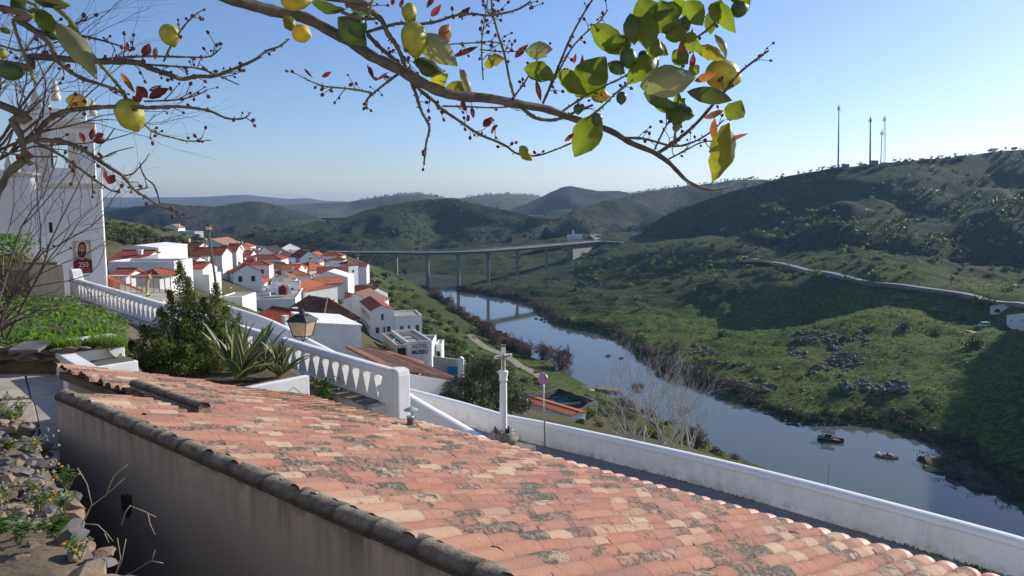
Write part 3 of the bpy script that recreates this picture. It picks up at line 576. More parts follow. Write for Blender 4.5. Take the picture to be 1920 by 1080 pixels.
for i in range(nrow):
    t = T_NEAR + i * W_T
    dj = rt.uniform(-0.05, 0.05)
    for j in range(ncol):
        q = 0.06 + j * LEN + dj + rt.uniform(-0.012, 0.012)
        if t > far_t(q + 0.1) or q + 0.2 > QMAX: continue
        p = roof_pt(t + rt.uniform(-0.008, 0.008), q, 0.03 + rt.uniform(0, 0.008))
        rel = p - EYEV; dpt = rel.y * _c - rel.z * _s
        px = 960 + F_PX * rel.x / dpt; py = 540 - F_PX * (rel.y * _s + rel.z * _c) / dpt
        inside = -30 < px < 1950 and 690 < py < 1100
        tilt = 0.030 + rt.uniform(-0.010, 0.014); yaw = rt.uniform(-0.03, 0.03); roll = rt.uniform(-0.05, 0.05)
        M = Matrix.Translation(p) @ (BASIS @ Matrix.Rotation(yaw, 3, 'Z') @ Matrix.Rotation(-tilt, 3, 'X') @ Matrix.Rotation(roll, 3, 'Y')).to_4x4()
        cand.append((rel.length if inside else 1e3 + rel.length, M, rt.randrange(6)))
cand.sort(key=lambda c: c[0])
for d, M, k in cand[:300]:
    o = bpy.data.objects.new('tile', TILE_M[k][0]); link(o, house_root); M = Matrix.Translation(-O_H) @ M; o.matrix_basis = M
vv, ff = [], []
for d, M, k in cand[300:]:
    tmk = TILE_M[k][1]; b = len(vv); vv.extend([tuple(M @ Vector(p)) for p in tmk.v]); ff.extend([tuple(x + b for x in f) for f in tmk.f])
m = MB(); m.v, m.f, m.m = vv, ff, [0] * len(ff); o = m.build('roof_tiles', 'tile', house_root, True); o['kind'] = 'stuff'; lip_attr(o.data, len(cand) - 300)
# hollow channel tiles lying between the covers
m = MB()
for i in range(nrow):
    t = T_NEAR + (i + 0.5) * W_T; q1 = 0.0
    tops = [q for q in np.arange(0.0, QMAX, 0.2) if t <= far_t(q + 0.1)]
    if not tops: continue
    qt = max(tops) + 0.2; prof = [(-0.115, 0.035), (-0.06, 0.0), (0.0, -0.014), (0.06, 0.0), (0.115, 0.035)]
    for j in range(int(qt / LEN)):
        a, b = j * LEN - 0.03, (j + 1) * LEN
        vs = [roof_pt(t + x, qq, z + (0.012 if qq == a else 0.0)) for qq in (a, b) for x, z in prof]
        m.add(vs, [(k, k + 1, k + 6, k + 5) for k in range(4)])
o = m.build('channel_tiles', 'tile', house_root, True); o['kind'] = 'stuff'
t_end = roof_px(751, 796)[0]
for i in range(nrow):
    t = T_NEAR + i * W_T
    if t > t_end + 0.1: break
    o = bpy.data.objects.new('eave_tile', TNEW); link(o, house_root)
    o.matrix_basis = Matrix.Translation(roof_pt(t + rt.uniform(-.006, .006), -0.19 + rt.uniform(-.012, .012), 0.026) - O_H) @ (BASIS @ Matrix.Rotation(rt.uniform(-.03, .03), 3, 'Z')).to_4x4()
# roof bed and the walls below
m = MB()
for q0, q1 in ((0.0, qB), (qB, qA), (qA, QMAX)):
    te = far_t((q0 + q1) / 2) - 0.05
    m.prism([roof_pt(T_NEAR, q0 + .02, -.03), roof_pt(te, q0 + .02, -.03), roof_pt(te, q1 + .02, -.03), roof_pt(T_NEAR, q1 + .02, -.03)], -UP * 0.12)
m.prism([roof_pt(T_NEAR, QMAX, .0), roof_pt(tA - .05, QMAX, .0), roof_pt(tA - .05, QMAX + .07, .0), roof_pt(T_NEAR, QMAX + .07, .0)], UP * .05)
m.build('roof_bed', 'earth', house_root)
m = MB(); zb = EYE - 8.6
def vwall(m, a, b, z0, za, zb_, th, nrm):
    n_ = Vector(nrm) * th; a0, b0 = Vector((a.x, a.y, z0)), Vector((b.x, b.y, z0)); a1, b1 = Vector((a.x, a.y, za)), Vector((b.x, b.y, zb_))
    m.prism([a0, b0, b1, a1], n_)
ea, eb = roof_pt(T_NEAR, 0.25), roof_pt(t_end, 0.25)
vwall(m, ea, eb, zb, ea.z - .12, eb.z - .12, 0.25, -NV)
for q0, q1, te in ((0.25, qB, t_end - .1), (qB, qA, tB - .1), (qA, QMAX, tA - .1)):
    a, b = roof_pt(te, q0), roof_pt(te, q1); vwall(m, a, b, zb, a.z - .14, b.z - .14, 0.2, -DV)
m.build('house_wall', 'plaster', house_root)
# high side wall with its coping: near end past the frame, far end where the terrace begins
PW = NV * P_R; t_far = (Vector(PZ(112, 728, Z_PAR)) - EYEV).dot(DV)
def side_wall(name, p, t0, t1, ztop, zbot, th, seed, mat='render_wall', far_drop=0.0):
    root = []
    a = NV * p + DV * t0; b = NV * p + DV * t1
    n1, n2 = 40, 14; me_v, me_f, uv = [], [], []
    m = MB()
    zt = ztop - 0.10
    vs = [];
    for s_, off in ((0, 0.0), (1, th)):
        for i in range(n1 + 1):
            pt = a.lerp(b, i / n1) + NV * off
            for j in range(n2 + 1): vs.append((pt.x, pt.y, zt + (zbot - zt) * j / n2))
    w = n2 + 1; N = (n1 + 1) * w; fs = []
    for i in range(n1):
        for j in range(n2): q = i * w + j; fs.append((q, q + 1, q + w + 1, q + w)); q += N; fs.append((q, q + w, q + w + 1, q + 1))
    for j in range(n2): fs.append((j, N + j, N + j + 1, j + 1)); e = n1 * w + j; fs.append((e, e + 1, N + e + 1, N + e))
    m.add(vs, fs); o = m.build('side_wall', mat, house_root)
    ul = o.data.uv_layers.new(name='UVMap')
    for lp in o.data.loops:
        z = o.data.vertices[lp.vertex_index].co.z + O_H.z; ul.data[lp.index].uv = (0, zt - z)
    # half-round coping pieces
    rr = random.Random(seed); s_ = 0.0; L = (b - a).length
    while s_ < L:
        ln = min(0.46 + rr.uniform(-.05, .05), L - s_ + 0.02); r0 = th * 0.5 + 0.008 + rr.uniform(-.001, .002); m = MB(); nseg, na = 5, 11; vs = []
        jig = rr.uniform(-.002, .002); dz = rr.uniform(-.002, .003)
        for i in range(nseg + 1):
            c = a + DV * (s_ + ln * i / nseg + 0.0) * 1 + NV * (th / 2 + jig); c.z = zt - 0.02 + dz; f = 1.0 + 0.006 * math.sin(math.pi * i / nseg)
            for k in range(na):
                an = math.pi * k / (na - 1); nz_ = 1 + 0.05 * fb1(c.x * 9 + k, c.y * 9, 2, seed)
                vs.append(c + NV * (math.cos(an) * r0 * f * nz_) + UP * (math.sin(an) * r0 * 0.88 * f * nz_))
        fs = [(i * na + k, i * na + k + 1, (i + 1) * na + k + 1, (i + 1) * na + k) for i in range(nseg) for k in range(na - 1)] + [tuple(range(na)), tuple(range(nseg * na, nseg * na + na))[::-1]]
        m.add(vs, fs); m.build('coping_tile', 'coping', house_root, True); s_ += ln
    return o
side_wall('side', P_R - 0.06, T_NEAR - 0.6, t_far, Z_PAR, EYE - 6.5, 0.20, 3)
# second, lower coped wall standing out of the tiles
tq0 = roof_px(245, 741); pq = (roof_pt(*tq0) - EYEV).dot(NV)
zt2 = PY(246, 706, roof_pt(*tq0).y).z
_r = ray(372, 750); t2n = (_r * (pq / _r.dot(NV))).dot(DV)
side_wall('inner', pq, t2n, tq0[0], zt2, zt2 - 0.9, 0.14, 8)
# vent pipe with a little tin hat
tv, qv = roof_px(768, 808); pv = roof_pt(tv, qv, 0.06)
vp = MB().lathe([(0.055, -0.1), (0.055, 0.16), (0.060, 0.16), (0.060, 0.185), (0.05, 0.185)], 16, pv).build('vent_pipe', 'galvanised', house_root, True)
MB().lathe([(0.002, 0.345), (0.12, 0.292), (0.12, 0.287), (0.002, 0.335)], 18, pv + DV * -0.02).build('cowl', 'galv_bright', vp, False)
MB().tube([pv + Vector((0.03, 0, 0.15)), pv + Vector((0.035, 0, 0.32))], 0.006, 5).build('bracket', 'metal_dark', vp)
MB().lathe([(0.15, -0.03), (0.12, 0.0), (0.06, 0.03)], 12, pv).build('mortar_collar', 'stone', vp, True)
# ---------------------------------------------------------------- street, walls, ramp, balustrade
def rnd_wall(name, pts, h, th, mat, label, cat, cap_r=None, foot=0.6, sub=5, uvh=True, group=None, parent=None, coping=True):
    """plastered parapet along top-line points (world, z = top): a body with a rounded top, and its coping as a part"""
    L = [Vector(p) for p in smooth_line([tuple(p) for p in pts], sub)]
    root = thing(name, Vector((L[0].x, L[0].y, L[0].z - h)), label, cat, group) if parent is None else parent
    body, cop = MB(), MB(); cr = cap_r or th * 0.62; na = 9; bv, cv = [], []
    for i, p in enumerate(L):
        t = (L[min(i + 1, len(L) - 1)] - L[max(i - 1, 0)]); t.z = 0; t.normalize(); nrm = Vector((-t.y, t.x, 0))
        zt = p.z - cr * 0.75; wv = 0.01 * fb1(p.x * .6, p.y * .6, 2, 4)
        for off in (-th / 2 + wv, th / 2 + wv):
            for k in (0, 1, 2, 3): z = zt + (p.z - h - foot - zt) * (k / 3); bv.append(p + nrm * off + UP * (z - p.z))
        for k in range(na):
            a = math.pi * k / (na - 1); cv.append(Vector((p.x, p.y, zt)) + nrm * (math.cos(a) * (cr + wv)) + UP * (math.sin(a) * cr * 0.75))
    n = len(L); fs = []
    for i in range(n - 1):
        for k in range(3):
            a = i * 8 + k; fs.append((a, a + 1, a + 9, a + 8)); b = a + 4; fs.append((b, b + 8, b + 9, b + 1))
    fs += [(0, 4, 5, 1), (1, 5, 6, 2), (2, 6, 7, 3)]; e = (n - 1) * 8; fs += [(e, e + 1, e + 5, e + 4), (e + 1, e + 2, e + 6, e + 5), (e + 2, e + 3, e + 7, e + 6)]
    body.add(bv, fs); o = body.build('wall_body', mat, root, True)
    o.modifiers.new('e', 'EDGE_SPLIT').split_angle = R(40)
    ul = o.data.uv_layers.new(name='UVMap'); rl = worg(root)
    zs = [p.z for p in L]
    for lp in o.data.loops:
        i = min(lp.vertex_index // 8, n - 1); z = o.data.vertices[lp.vertex_index].co.z + rl.z; ul.data[lp.index].uv = (0, z - (L[i].z - h))
    if coping:
        cf = [(i * na + k, i * na + k + 1, (i + 1) * na + k + 1, (i + 1) * na + k) for i in range(n - 1) for k in range(na - 1)] + [tuple(range(na)), tuple(range((n - 1) * na, n * na))[::-1]]
        cf += [(i * na, (i + 1) * na, (i + 1) * na + na - 1, i * na + na - 1) for i in range(n - 1)]
        cop.add(cv, cf); cop.build('coping', mat if mat != 'parapet' else 'plaster_clean', root, True)
    return root
# outer wall of the street, seen from the street side
def wall_pt(px, py, Y): return PY(px, py, Y)
OW = [PY(640, 700, 40.5), PY(700, 712, 38.0), PY(765, 728, 35.6), PY(860, 752, 33.6), PY(945, 776, 31.6), PY(1022, 791, 30.4), PY(1180, 824, 26.8), PY(1360, 864, 23.3), PY(1520, 903, 20.8), PY(1700, 950, 18.8), PY(1850, 990, 17.3), PY(1925, 1011, 16.6), PY(2150, 1080, 14.8), PY(2400, 1165, 13)]
rnd_wall('street_wall', OW, 0.98, 0.34, 'parapet', 'long white rounded parapet wall running along the cobbled street above the river', 'wall', 0.24, 3.0)
# street surface follows the wall foot
def strip(name, near, far, mat, kind='structure', nsub=6):
    A = smooth_line([tuple(p) for p in near], nsub); B = smooth_line([tuple(p) for p in far], nsub); m = MB(); n = min(len(A), len(B))
    m.add([tuple(p) for p in A[:n]] + [tuple(p) for p in B[:n]], [(i, n + i, n + i + 1, i + 1) for i in range(n - 1)])
    return tag(m.build(name, mat, None, True), kind=kind)
far = [p - UP * 0.98 + NV * 0.1 for p in OW]; near = [p - NV * 4.6 for p in far]
strip('cobbled_street', near, far, 'cobbles')
tag(MB().prism([roof_pt(T_NEAR - 6, -.6), roof_pt(t_end - .3, -.6), near[5] - UP * 0, near[-1]], UP * .001).build('bounce_paving', 'bounce_paving'), kind='structure') if False else None
fz = [NV * (P_E + .1) + DV * t for t in (T_NEAR - 8, t_end - .8)]
tag(MB().quad(Vector((fz[0].x, fz[0].y, near[-2].z - .02)), Vector((near[-1].x, near[-1].y, near[-1].z - .02)), *[Vector((q.x, q.y, q.z - .02)) for q in near[-2:5:-1]], Vector((fz[1].x, fz[1].y, near[6].z - .02))).build('bounce_paving', 'bounce_paving'), kind='structure')  # unseen pale paving, added to bounce sunlight onto the street wall
m = MB()                                                   # weeds rooted along the foot of the wall
wv, wf = [], []
Lw = smooth_line([tuple(p) for p in OW[3:12]], 12)
for i in range(520):
    k = int(abs(rng.normal(0, 1)) * 0 + rng.uniform(0, len(Lw) - 1)); p = Vector(Lw[k])
    if fb1(p.x * .9, p.y * .9, 3, 77) < 0.02: continue
    b = p - UP * 0.98 - NV * (0.19 + rng.uniform(0, .09)) + DV * rng.uniform(-.3, .3); a = rng.uniform(0, 6.3); h = rng.uniform(.02, .09); w = rng.uniform(.012, .03)
    d = Vector((math.cos(a), math.sin(a), 0)); e = d.cross(UP); k0 = len(wv)
    wv += [tuple(b - e * w), tuple(b + e * w), tuple(b + d * h * .7 + UP * h + e * w * .5), tuple(b + d * h * .7 + UP * h - e * w * .5)]; wf.append((k0, k0 + 1, k0 + 2, k0 + 3))
o = obj('wall_foot_weeds', np_mesh('wall_foot_weeds', wv, wf, 'weed')); tag(o, 'thin line of green weeds along the foot of the street wall', 'weeds', None, 'stuff')
# inner wall of the ramp, dropping to the cross
IW = [PY(424, 572, 40.5), PY(440, 577, 39.6), PY(482, 590, 37.6), PY(517, 604, 36.1), PY(560, 626, 34.4), PY(627, 660, 32.4), PY(690, 694, 30.6), PY(750, 728, 29.4), PY(800, 757, 28.9), PY(860, 791, 28.5), PY(925, 829, 28.1)]
rnd_wall('ramp_wall', IW, 1.0, 0.36, 'plaster_clean', 'white rounded wall beside the ramp falling towards the stone cross', 'wall', 0.25, 3.5)
strip('ramp', [p - UP * 0.95 - NV * 6.2 - DV * .2 for p in IW] , [p - UP * 0.95 + NV * .05 for p in IW], 'cobbles')
# balustrade of the church stairs
BL = [PY(147, 523, 35.0), PY(735, 691, 18.0)]              # top line of the rail
bal = thing('balustrade', BL[0] - UP * 1.0, 'white balustrade with triangular openings descending from the church to a scrolled pillar', 'balustrade')
ba, bb = BL; bdir = (bb - ba); BLn = bdir.length; bdir.normalize(); bh = Vector((bdir.x, bdir.y, 0)).normalized(); bn = Vector((-bh.y, bh.x, 0)); bn = bn if bn.y > 0 else -bn
GAP = 0.60
m = MB(); nseg = 40; vs = []
prof = [(-.16, -.19), (.16, -.19), (.185, -.10), (.15, -.03), (.07, 0), (-.07, 0), (-.15, -.03), (-.185, -.10)]
for i in range(nseg + 1):
    p = ba + bdir * (BLn * i / nseg); wob = 0.008 * fb1(i * .9, 2.2, 2, 8)
    for x, z in prof: vs.append(p + bn * (x + wob) + UP * (z + wob))
k = len(prof); fs = [(i * k + j, i * k + (j + 1) % k, (i + 1) * k + (j + 1) % k, (i + 1) * k + j) for i in range(nseg) for j in range(k)] + [tuple(range(k)), tuple(range(nseg * k, nseg * k + k))[::-1]]
m.add(vs, fs); m.build('rail', 'plaster', bal, True).modifiers.new('e', 'EDGE_SPLIT').split_angle = R(50)
m = MB(); a0, b0 = ba - UP * (.19 + GAP), bb - UP * (.19 + GAP)
m.prism([a0 - bn * .19, b0 - bn * .19, b0 - bn * .19 - UP * .07, a0 - bn * .19 - UP * .07], bn * .38); m.build('plinth', 'plaster', bal, bevel=0.02)
m = MB(); m.prism([a0 - bn * .62 - UP * .08, b0 - bn * .62 - UP * .08, b0 - bn * .62 - UP * 3.2, a0 - bn * .62 - UP * 1.2], bn * .8); m.build('retaining_wall', 'plaster_mould', bal)
rr_ = random.Random(44)
for i in range(12):                                        # slates bedded on the ledge in front of the plinth
    c_ = b0 - bdir * (0.55 + i * .52 + rr_.uniform(-.05, .05)) - bn * .43 - UP * .055; w_ = rr_.uniform(.20, .27)
    m = MB(); m.obox(c_, bh, bn, UP, w_, .22, .022); m.build('slate', 'rock_tan' if i % 3 else 'slate', bal)
# baluster: slabs meeting in upright triangles (wide foot, narrow head)
STEP = 0.48; nb = int(BLn / STEP)
m = MB(); zt, zbm = 0.0, -GAP
sl = bdir.z / max(1e-6, math.hypot(bdir.x, bdir.y))
def shear(x): return x * sl
P0 = [(-.238, zbm), (.238, zbm), (.225, zbm + .05), (.045, zt - .03), (.06, zt + .01), (-.06, zt + .01), (-.045, zt - .03), (-.225, zbm + .05)]
pts = [bh * x + UP * (z + shear(x)) - bn * .10 for x, z in P0]
for s_ in (1,):
    m.prism(pts, bn * .20)
# an X-shaped fold on the faces
m2 = MB(); m2.v, m2.f, m2.m = m.v, m.f, m.m
bme = m2.build('baluster', 'plaster', None, local=True); bpy.data.objects.remove(bme)
bmesh_ = bpy.data.meshes[-1] if False else [x for x in bpy.data.meshes if x.name.startswith('baluster')][0]
for i in range(nb + 1):
    o = bpy.data.objects.new('baluster', bmesh_); link(o, bal); o.location = ba + bdir * (STEP * (i + .35)) - UP * .19 - bal.location
# scrolled end pillar
pc = PY(735, 691, 18.0); m = MB(); x0 = bh
pw = 0.36
prof = [(-.14, .02), (.16, .06), (.33, .03), (.36, -.10), (.36, -1.55), (-.36, -1.55), (-.36, -.68), (-.52, -.60), (-.56, -.52), (-.50, -.45), (-.34, -.42), (-.22, -.34), (-.15, -.22)]
m.prism([pc + bh * (x + .12) + UP * z - bn * (pw / 2) for x, z in prof], bn * pw); m.build('end_pillar', 'plaster', bal, bevel=0.025)
# upper end block
pc = ba; m = MB(); prof = [(-.5, .35), (-.42, .45), (-.2, .45), (-.05, .35), (.05, .1), (.2, .0), (.2, -1.0), (-.5, -1.0)]
m.prism([pc + bh * (x - .1) + UP * z - bn * .22 for x, z in prof], bn * .44); m.build('upper_pillar', 'plaster', bal, bevel=0.03)
# slate ledge in front of the lower end
# ---------------------------------------------------------------- lamps
def lantern(root, top, s, n=4, rz=0.5):
    """hexagonal street lantern hung under its finial; top = finial tip"""
    rot = [Vector((math.cos(rz + 2 * math.pi * k / n), math.sin(rz + 2 * math.pi * k / n), 0)) for k in range(n)]
    def ring(r, z): return [top + rot[k] * (r * s) + UP * (z * s) for k in range(n)]
    def frus(m, r0, z0, r1, z1):
        a, b = ring(r0, z0), ring(r1, z1); m.add(a + b, [(k, (k + 1) % n, n + (k + 1) % n, n + k) for k in range(n)] + [tuple(range(n))[::-1], tuple(range(n, 2 * n))])
    m = MB(); frus(m, .60, -.44, .30, -.24); frus(m, .66, -.47, .62, -.44); hood = m.build('hood', 'metal_dark', root)
    MB().lathe([(.02, 0), (.05, -.05), (.09, -.09), (.13, -.10), (.10, -.15), (.16, -.18), (.28, -.22), (.30, -.25)][::-1], 10, top).build('finial', 'metal_dark', hood, True) if s < .5 else MB().lathe([(.30 * s, -.25 * s), (.26 * s, -.22 * s), (.14 * s, -.20 * s), (.09 * s, -.17 * s), (.13 * s, -.14 * s), (.12 * s, -.11 * s), (.05 * s, -.09 * s), (.03 * s, -.03 * s), (.008, 0)], 12, top).build('finial', 'metal_dark', hood, True)
    a, b = ring(.545, -.47), ring(.36, -1.05)
    for k in range(n):
        q = [a[k], a[(k + 1) % n], b[(k + 1) % n], b[k]]; MB().quad(*q).build('pane', 'lantern_glass', root)
    m = MB()
    for k in range(n): m.tube([a[k], b[k]], .022 * s, 5)
    for rg, z in ((.555, -.475), (.37, -1.06)):
        rr = ring(rg, z)
        for k in range(n): m.tube([rr[k], rr[(k + 1) % n]], .025 * s, 5)
    m.build('lantern_frame', 'metal_dark', root)
    m = MB()
    for k in range(n): m.tube([b[k], b[k].lerp(top + UP * -1.2 * s, .55) - UP * .06 * s, top - UP * 1.25 * s], .018 * s, 5)
    m.build('cradle', 'metal_dark', root)
LT = PY(566, 578, 22.5)
lr = thing('street_lantern', LT - UP * 3.6, 'large dark street lantern with dirty amber panes standing behind the balustrade', 'street lamp')
lantern(lr, LT, 0.80)
MB().lathe([(.09, -3.6), (.08, -3.2), (.045, -3.1), (.04, -1.5), (.05, -1.25), (.03, -.98)], 12, LT).build('pole', 'metal_dark', lr, True)
LT = PY(391.5, 418, 62)
lr = thing('street_lamp', PY(400, 566, 62), 'tall grey lamp post with small amber lantern rising above the white town houses', 'street lamp')
lantern(lr, LT, 0.56, 4, .3)
MB().tube([LT - UP * .6, LT - UP * 1.4, LT - UP * 4.4 + Vector((.3, 0, 0)), LT - UP * 6.6 + Vector((.45, 0, 0))], [.06, .085, .10, .13], 10).build('pole', 'post_grey', lr, True)
# ---------------------------------------------------------------- stone cross
cb = PY(944, 838, 29.0)
cr = thing('stone_cross', cb, 'white weathered stone crucifix on a tall pillar with round stone base beside the street', 'cross')
MB().obox(cb + Vector((.25, -.25, .06)), NV, DV, UP, .55, .9, .12).build('step', 'stone', cr, bevel=.03)
MB().lathe([(.52, .05), (.56, .12), (.56, .30), (.60, .34), (.60, .42), (.53, .46), (.53, .58), (.48, .66), (.2, .68)], 18, cb).build('base', 'stone', cr, True)
MB().lathe([(.155, .66), (.15, 1.1), (.145, 1.9), (.14, 2.62), (.15, 2.70), (.175, 2.74), (.15, 2.80), (.17, 2.92), (.19, 3.02), (.19, 3.10)], 8, cb).build('shaft', 'plaster', cr)
MB().tube([cb + Vector((-.24, -.1, 2.66)), cb + Vector((.26, -.1, 2.68))], .022, 6).build('iron_band', 'wood', cr)
m = MB(); c = cb; m.box(c.x - .085, c.x + .085, c.y - .07, c.y + .07, c.z + 3.1, c.z + 4.10)
m.build('upright', 'plaster', cr, bevel=.015)
m = MB(); m.prism([c + Vector((-.34, -.065, 3.58)), c + Vector((.34, -.065, 3.66)), c + Vector((.34, -.065, 3.80)), c + Vector((-.34, -.065, 3.70))], Vector((0, .13, 0))); m.build('cross_arm', 'plaster', cr, bevel=.015)
MB().box(c.x - .10, c.x + .10, c.y - .085, c.y + .085, c.z + 4.07, c.z + 4.15).build('cross_cap', 'stone', cr, bevel=.01)
m = MB(); y = -.13                                         # carved figure on the cross
m.tube([c + Vector((0, y, 3.16)), c + Vector((.01, y, 3.3)), c + Vector((0, y - .02, 3.48)), c + Vector((0, y - .02, 3.62)), c + Vector((0, y - .02, 3.70))], [.03, .04, .05, .055, .035], 8); m.lathe([(.0, 0), (.035, .02), (.042, .05), (.03, .09), (.0, .10)], 8, c + Vector((.01, y - .03, 3.70)))
m.tube([c + Vector((0, y, 3.64)), c + Vector((-.15, y + .03, 3.66)), c + Vector((-.29, y + .05, 3.67))], [.032, .025, .02], 6); m.tube([c + Vector((0, y, 3.65)), c + Vector((.15, y + .03, 3.70)), c + Vector((.29, y + .05, 3.74))], [.032, .025, .02], 6)
m.build('figure', 'stone', cr, True)
for k, (dx, dy, h, mt) in enumerate(((-.33, -.25, .26, 'wax_red'), (-.25, -.33, .18, 'wax_red'), (.12, -.36, .22, 'paint_dark'), (.2, -.28, .3, 'paint_dark'), (-.05, -.38, .14, 'frame_white'), (.30, -.2, .18, 'frame_white'))):
    q = cb + Vector((dx, dy, .67)); t_ = thing('grave_candle', q, ['red candle jar leftmost on the base of the stone cross', 'shorter red candle jar second from left on cross base', 'dark vase left of the taller one on the cross base', 'tallest dark vase on the stone base of the cross', 'small white candle at front of the cross base', 'white candle rightmost on the stone cross base'][k], 'candle', 'offerings on the cross base')
    MB().lathe([(.03, 0), (.045, .02), (.045, h * .7), (.035, h * .8)], 10, q).build('jar', mt, t_, True); MB().lathe([(.036, h * .78), (.03, h * .9), (.008, h)], 10, q).build('lid', 'metal_dark' if k != 4 else 'frame', t_, True)
# ---------------------------------------------------------------- no-parking sign
sb = PY(1022, 834, 29.8); st_ = PY(1018.5, 699, 29.8)
sg = thing('parking_sign', sb, 'round red and blue no-parking sign on a slim grey pole against the street wall', 'sign')
MB().tube([sb - UP * .1, st_], .032, 10).build('pole', 'galvanised', sg, True)
sc_ = PY(1018.5, 710, 29.7); sn = Vector((-.62, -.78, 0.02)).normalized(); su = sn.cross(UP).normalized(); sv = su.cross(sn)
def disc(m, r, off, n=28):
    m.add([sc_ + sn * off] + [sc_ + sn * off + su * (r * math.cos(2 * math.pi * k / n)) + sv * (r * math.sin(2 * math.pi * k / n)) for k in range(n)], [(0, k + 1, (k + 1) % n + 1) for k in range(n)])
m = MB(); ring_ = lambda off: [sc_ + sn * off + su * (.235 * math.cos(2 * math.pi * k / 28)) + sv * (.235 * math.sin(2 * math.pi * k / 28)) for k in range(28)]
m.prism(ring_(0.0), sn * .02); m.build('plate', 'galvanised', sg)
m = MB(); disc(m, .225, .0235); m.build('red_ring', 'sign_red', sg); m = MB(); disc(m, .165, .0265); m.build('blue_field', 'sign_blue', sg)
m = MB(); d1 = (su - sv).normalized(); d2 = (su + sv).normalized(); q = sc_ + sn * .0295; m.quad(q - d1 * .17 - d2 * .025, q + d1 * .17 - d2 * .025, q + d1 * .17 + d2 * .025, q - d1 * .17 + d2 * .025); m.build('red_bar', 'sign_red', sg)
# ---------------------------------------------------------------- leaf helpers
def rand_dirs(n, g): v = g.normal(size=(n, 3)); return v / np.linalg.norm(v, axis=1)[:, None]
def leaf_quads(cent, size, g, aspect=0.55, up=0.0, bend=True):
    """one small folded leaf (quad) at every centre, turned at random"""
    n = len(cent); size = np.broadcast_to(size, (n,)); a = rand_dirs(n, g); a[:, 2] = a[:, 2] * (1 - up) + up; a /= np.linalg.norm(a, axis=1)[:, None]
    b = np.cross(a, rand_dirs(n, g)); b /= np.linalg.norm(b, axis=1)[:, None] + 1e-9
    A = a * size[:, None] * 0.5; B = b * size[:, None] * 0.5 * aspect
    V = np.stack([cent - A, cent + B, cent + A, cent - B], 1).reshape(-1, 3); F = np.arange(4 * n).reshape(n, 4); return V, F
def blob_points(n, r, g, lumps=7, shell=0.45):
    """points in a lumpy crown"""
    c = rand_dirs(lumps, g) * g.uniform(0.25, 0.75, (lumps, 1)); c[:, 2] = np.abs(c[:, 2]) * 0.9 - 0.1; s = g.uniform(0.35, 0.62, lumps)
    k = g.integers(0, lumps, n); rad = g.uniform(shell, 1.0, n) ** 0.6
    p = c[k] + rand_dirs(n, g) * (s[k] * rad)[:, None]; return p * np.asarray(r)
def crown_mesh(name, n, r, leaf, mat, seed, lumps=8, zc=0.0, aspect=0.6):
    g = np.random.default_rng(seed); p = blob_points(n, r, g, lumps); p[:, 2] += zc; p[:, 2] = np.maximum(p[:, 2], 0.02 * r[2])
    V, F = leaf_quads(p, g.uniform(0.7, 1.3, n) * leaf, g, aspect); return np_mesh(name, V, F, mat)
def rock_mesh(name, mat, seed, flat=0.6, rough=0.28, sub=2):
    bm = bmesh.new(); bmesh.ops.create_icosphere(bm, subdivisions=sub, radius=1.0); r = random.Random(seed)
    cuts = [(Vector((r.gauss(0, 1), r.gauss(0, 1), r.gauss(0, 1))).normalized(), r.uniform(.42, .8)) for _ in range(11)]
    off = r.uniform(0, 50)
    for v in bm.verts:
        p = v.co.copy(); p *= 1 + rough * fb1(p.x * 1.5 + off, p.y * 1.5 + p.z, 3, seed)
        for nrm, d in cuts:
            k = p.dot(nrm)
            if k > d: p -= nrm * (k - d)
        v.co = (p.x, p.y, p.z * flat)
    me = bpy.data.meshes.new(name); bm.to_mesh(me); bm.free(); me.materials.append(MAT[mat]); return me
# ---------------------------------------------------------------- terrace with cracked slabs, left of the house
zt_ = EYE - 3.36
tc_ = [PZ(-260, 700, zt_), PZ(128, 700, zt_), PZ(123, 872, zt_), PZ(60, 880, zt_), PZ(-300, 940, zt_)]
ter_root = MB().prism([p - UP * .05 for p in tc_], -UP * 1.3).build('terrace', 'earth'); tag(ter_root, kind='structure')
SLABS = [[(-60, 704), (48, 704), (60, 745), (-70, 752)], [(50, 704), (124, 704), (124, 745), (62, 745)], [(-70, 755), (60, 748), (70, 790), (-80, 802)], [(62, 748), (123, 748), (121, 795), (72, 790)], [(-80, 805), (70, 794), (78, 838), (-90, 850)], [(72, 794), (121, 798), (120, 840), (80, 838)], [(40, 843), (119, 843), (120, 868), (50, 872)]]
for q in SLABS:
    pts = [PZ(a + random.uniform(-3, 3), b + random.uniform(-1, 1), zt_) - UP * random.uniform(0, .012) for a, b in q]
    MB().prism([p - UP * .08 for p in pts], UP * .08).build('slab', 'paving', ter_root, bevel=.012)
# stones holding the garden, behind the terrace
ed = thing('stone_edging', PZ(50, 695, zt_), 'rough brown stone retaining edge between the terrace and the green garden', 'stone wall')
ROCKS = {mt: [rock_mesh('stone', mt, 10 + i, fl) for i, fl in enumerate((.5, .65, .8, .45))] for mt in ('rock_tan', 'rock_grey', 'slate', 'stone')}
def put_rock(parent, p, s, mt, r, name='stone', sz=None, rz=None):
    o = bpy.data.objects.new(name, r.choice(ROCKS[mt])); link(o, parent); b = worg(parent) if parent else Vector()
    o.location = Vector(p) - b; o.scale = (s * r.uniform(.8, 1.3), s * r.uniform(.7, 1.0), s * (sz or r.uniform(.6, 1.0))); o.rotation_euler = (r.uniform(-.25, .25), r.uniform(-.25, .25), r.uniform(0, 6.3) if rz is None else rz); return o
r_ = random.Random(3)
for i in range(14):
    px = -40 + i * 12.5; put_rock(ed, PZ(px, 697, zt_) + Vector((0, .25, .22 + .16 * (i % 2))), .34, r_.choice(['stone', 'rock_tan', 'stone']), r_, sz=.42)
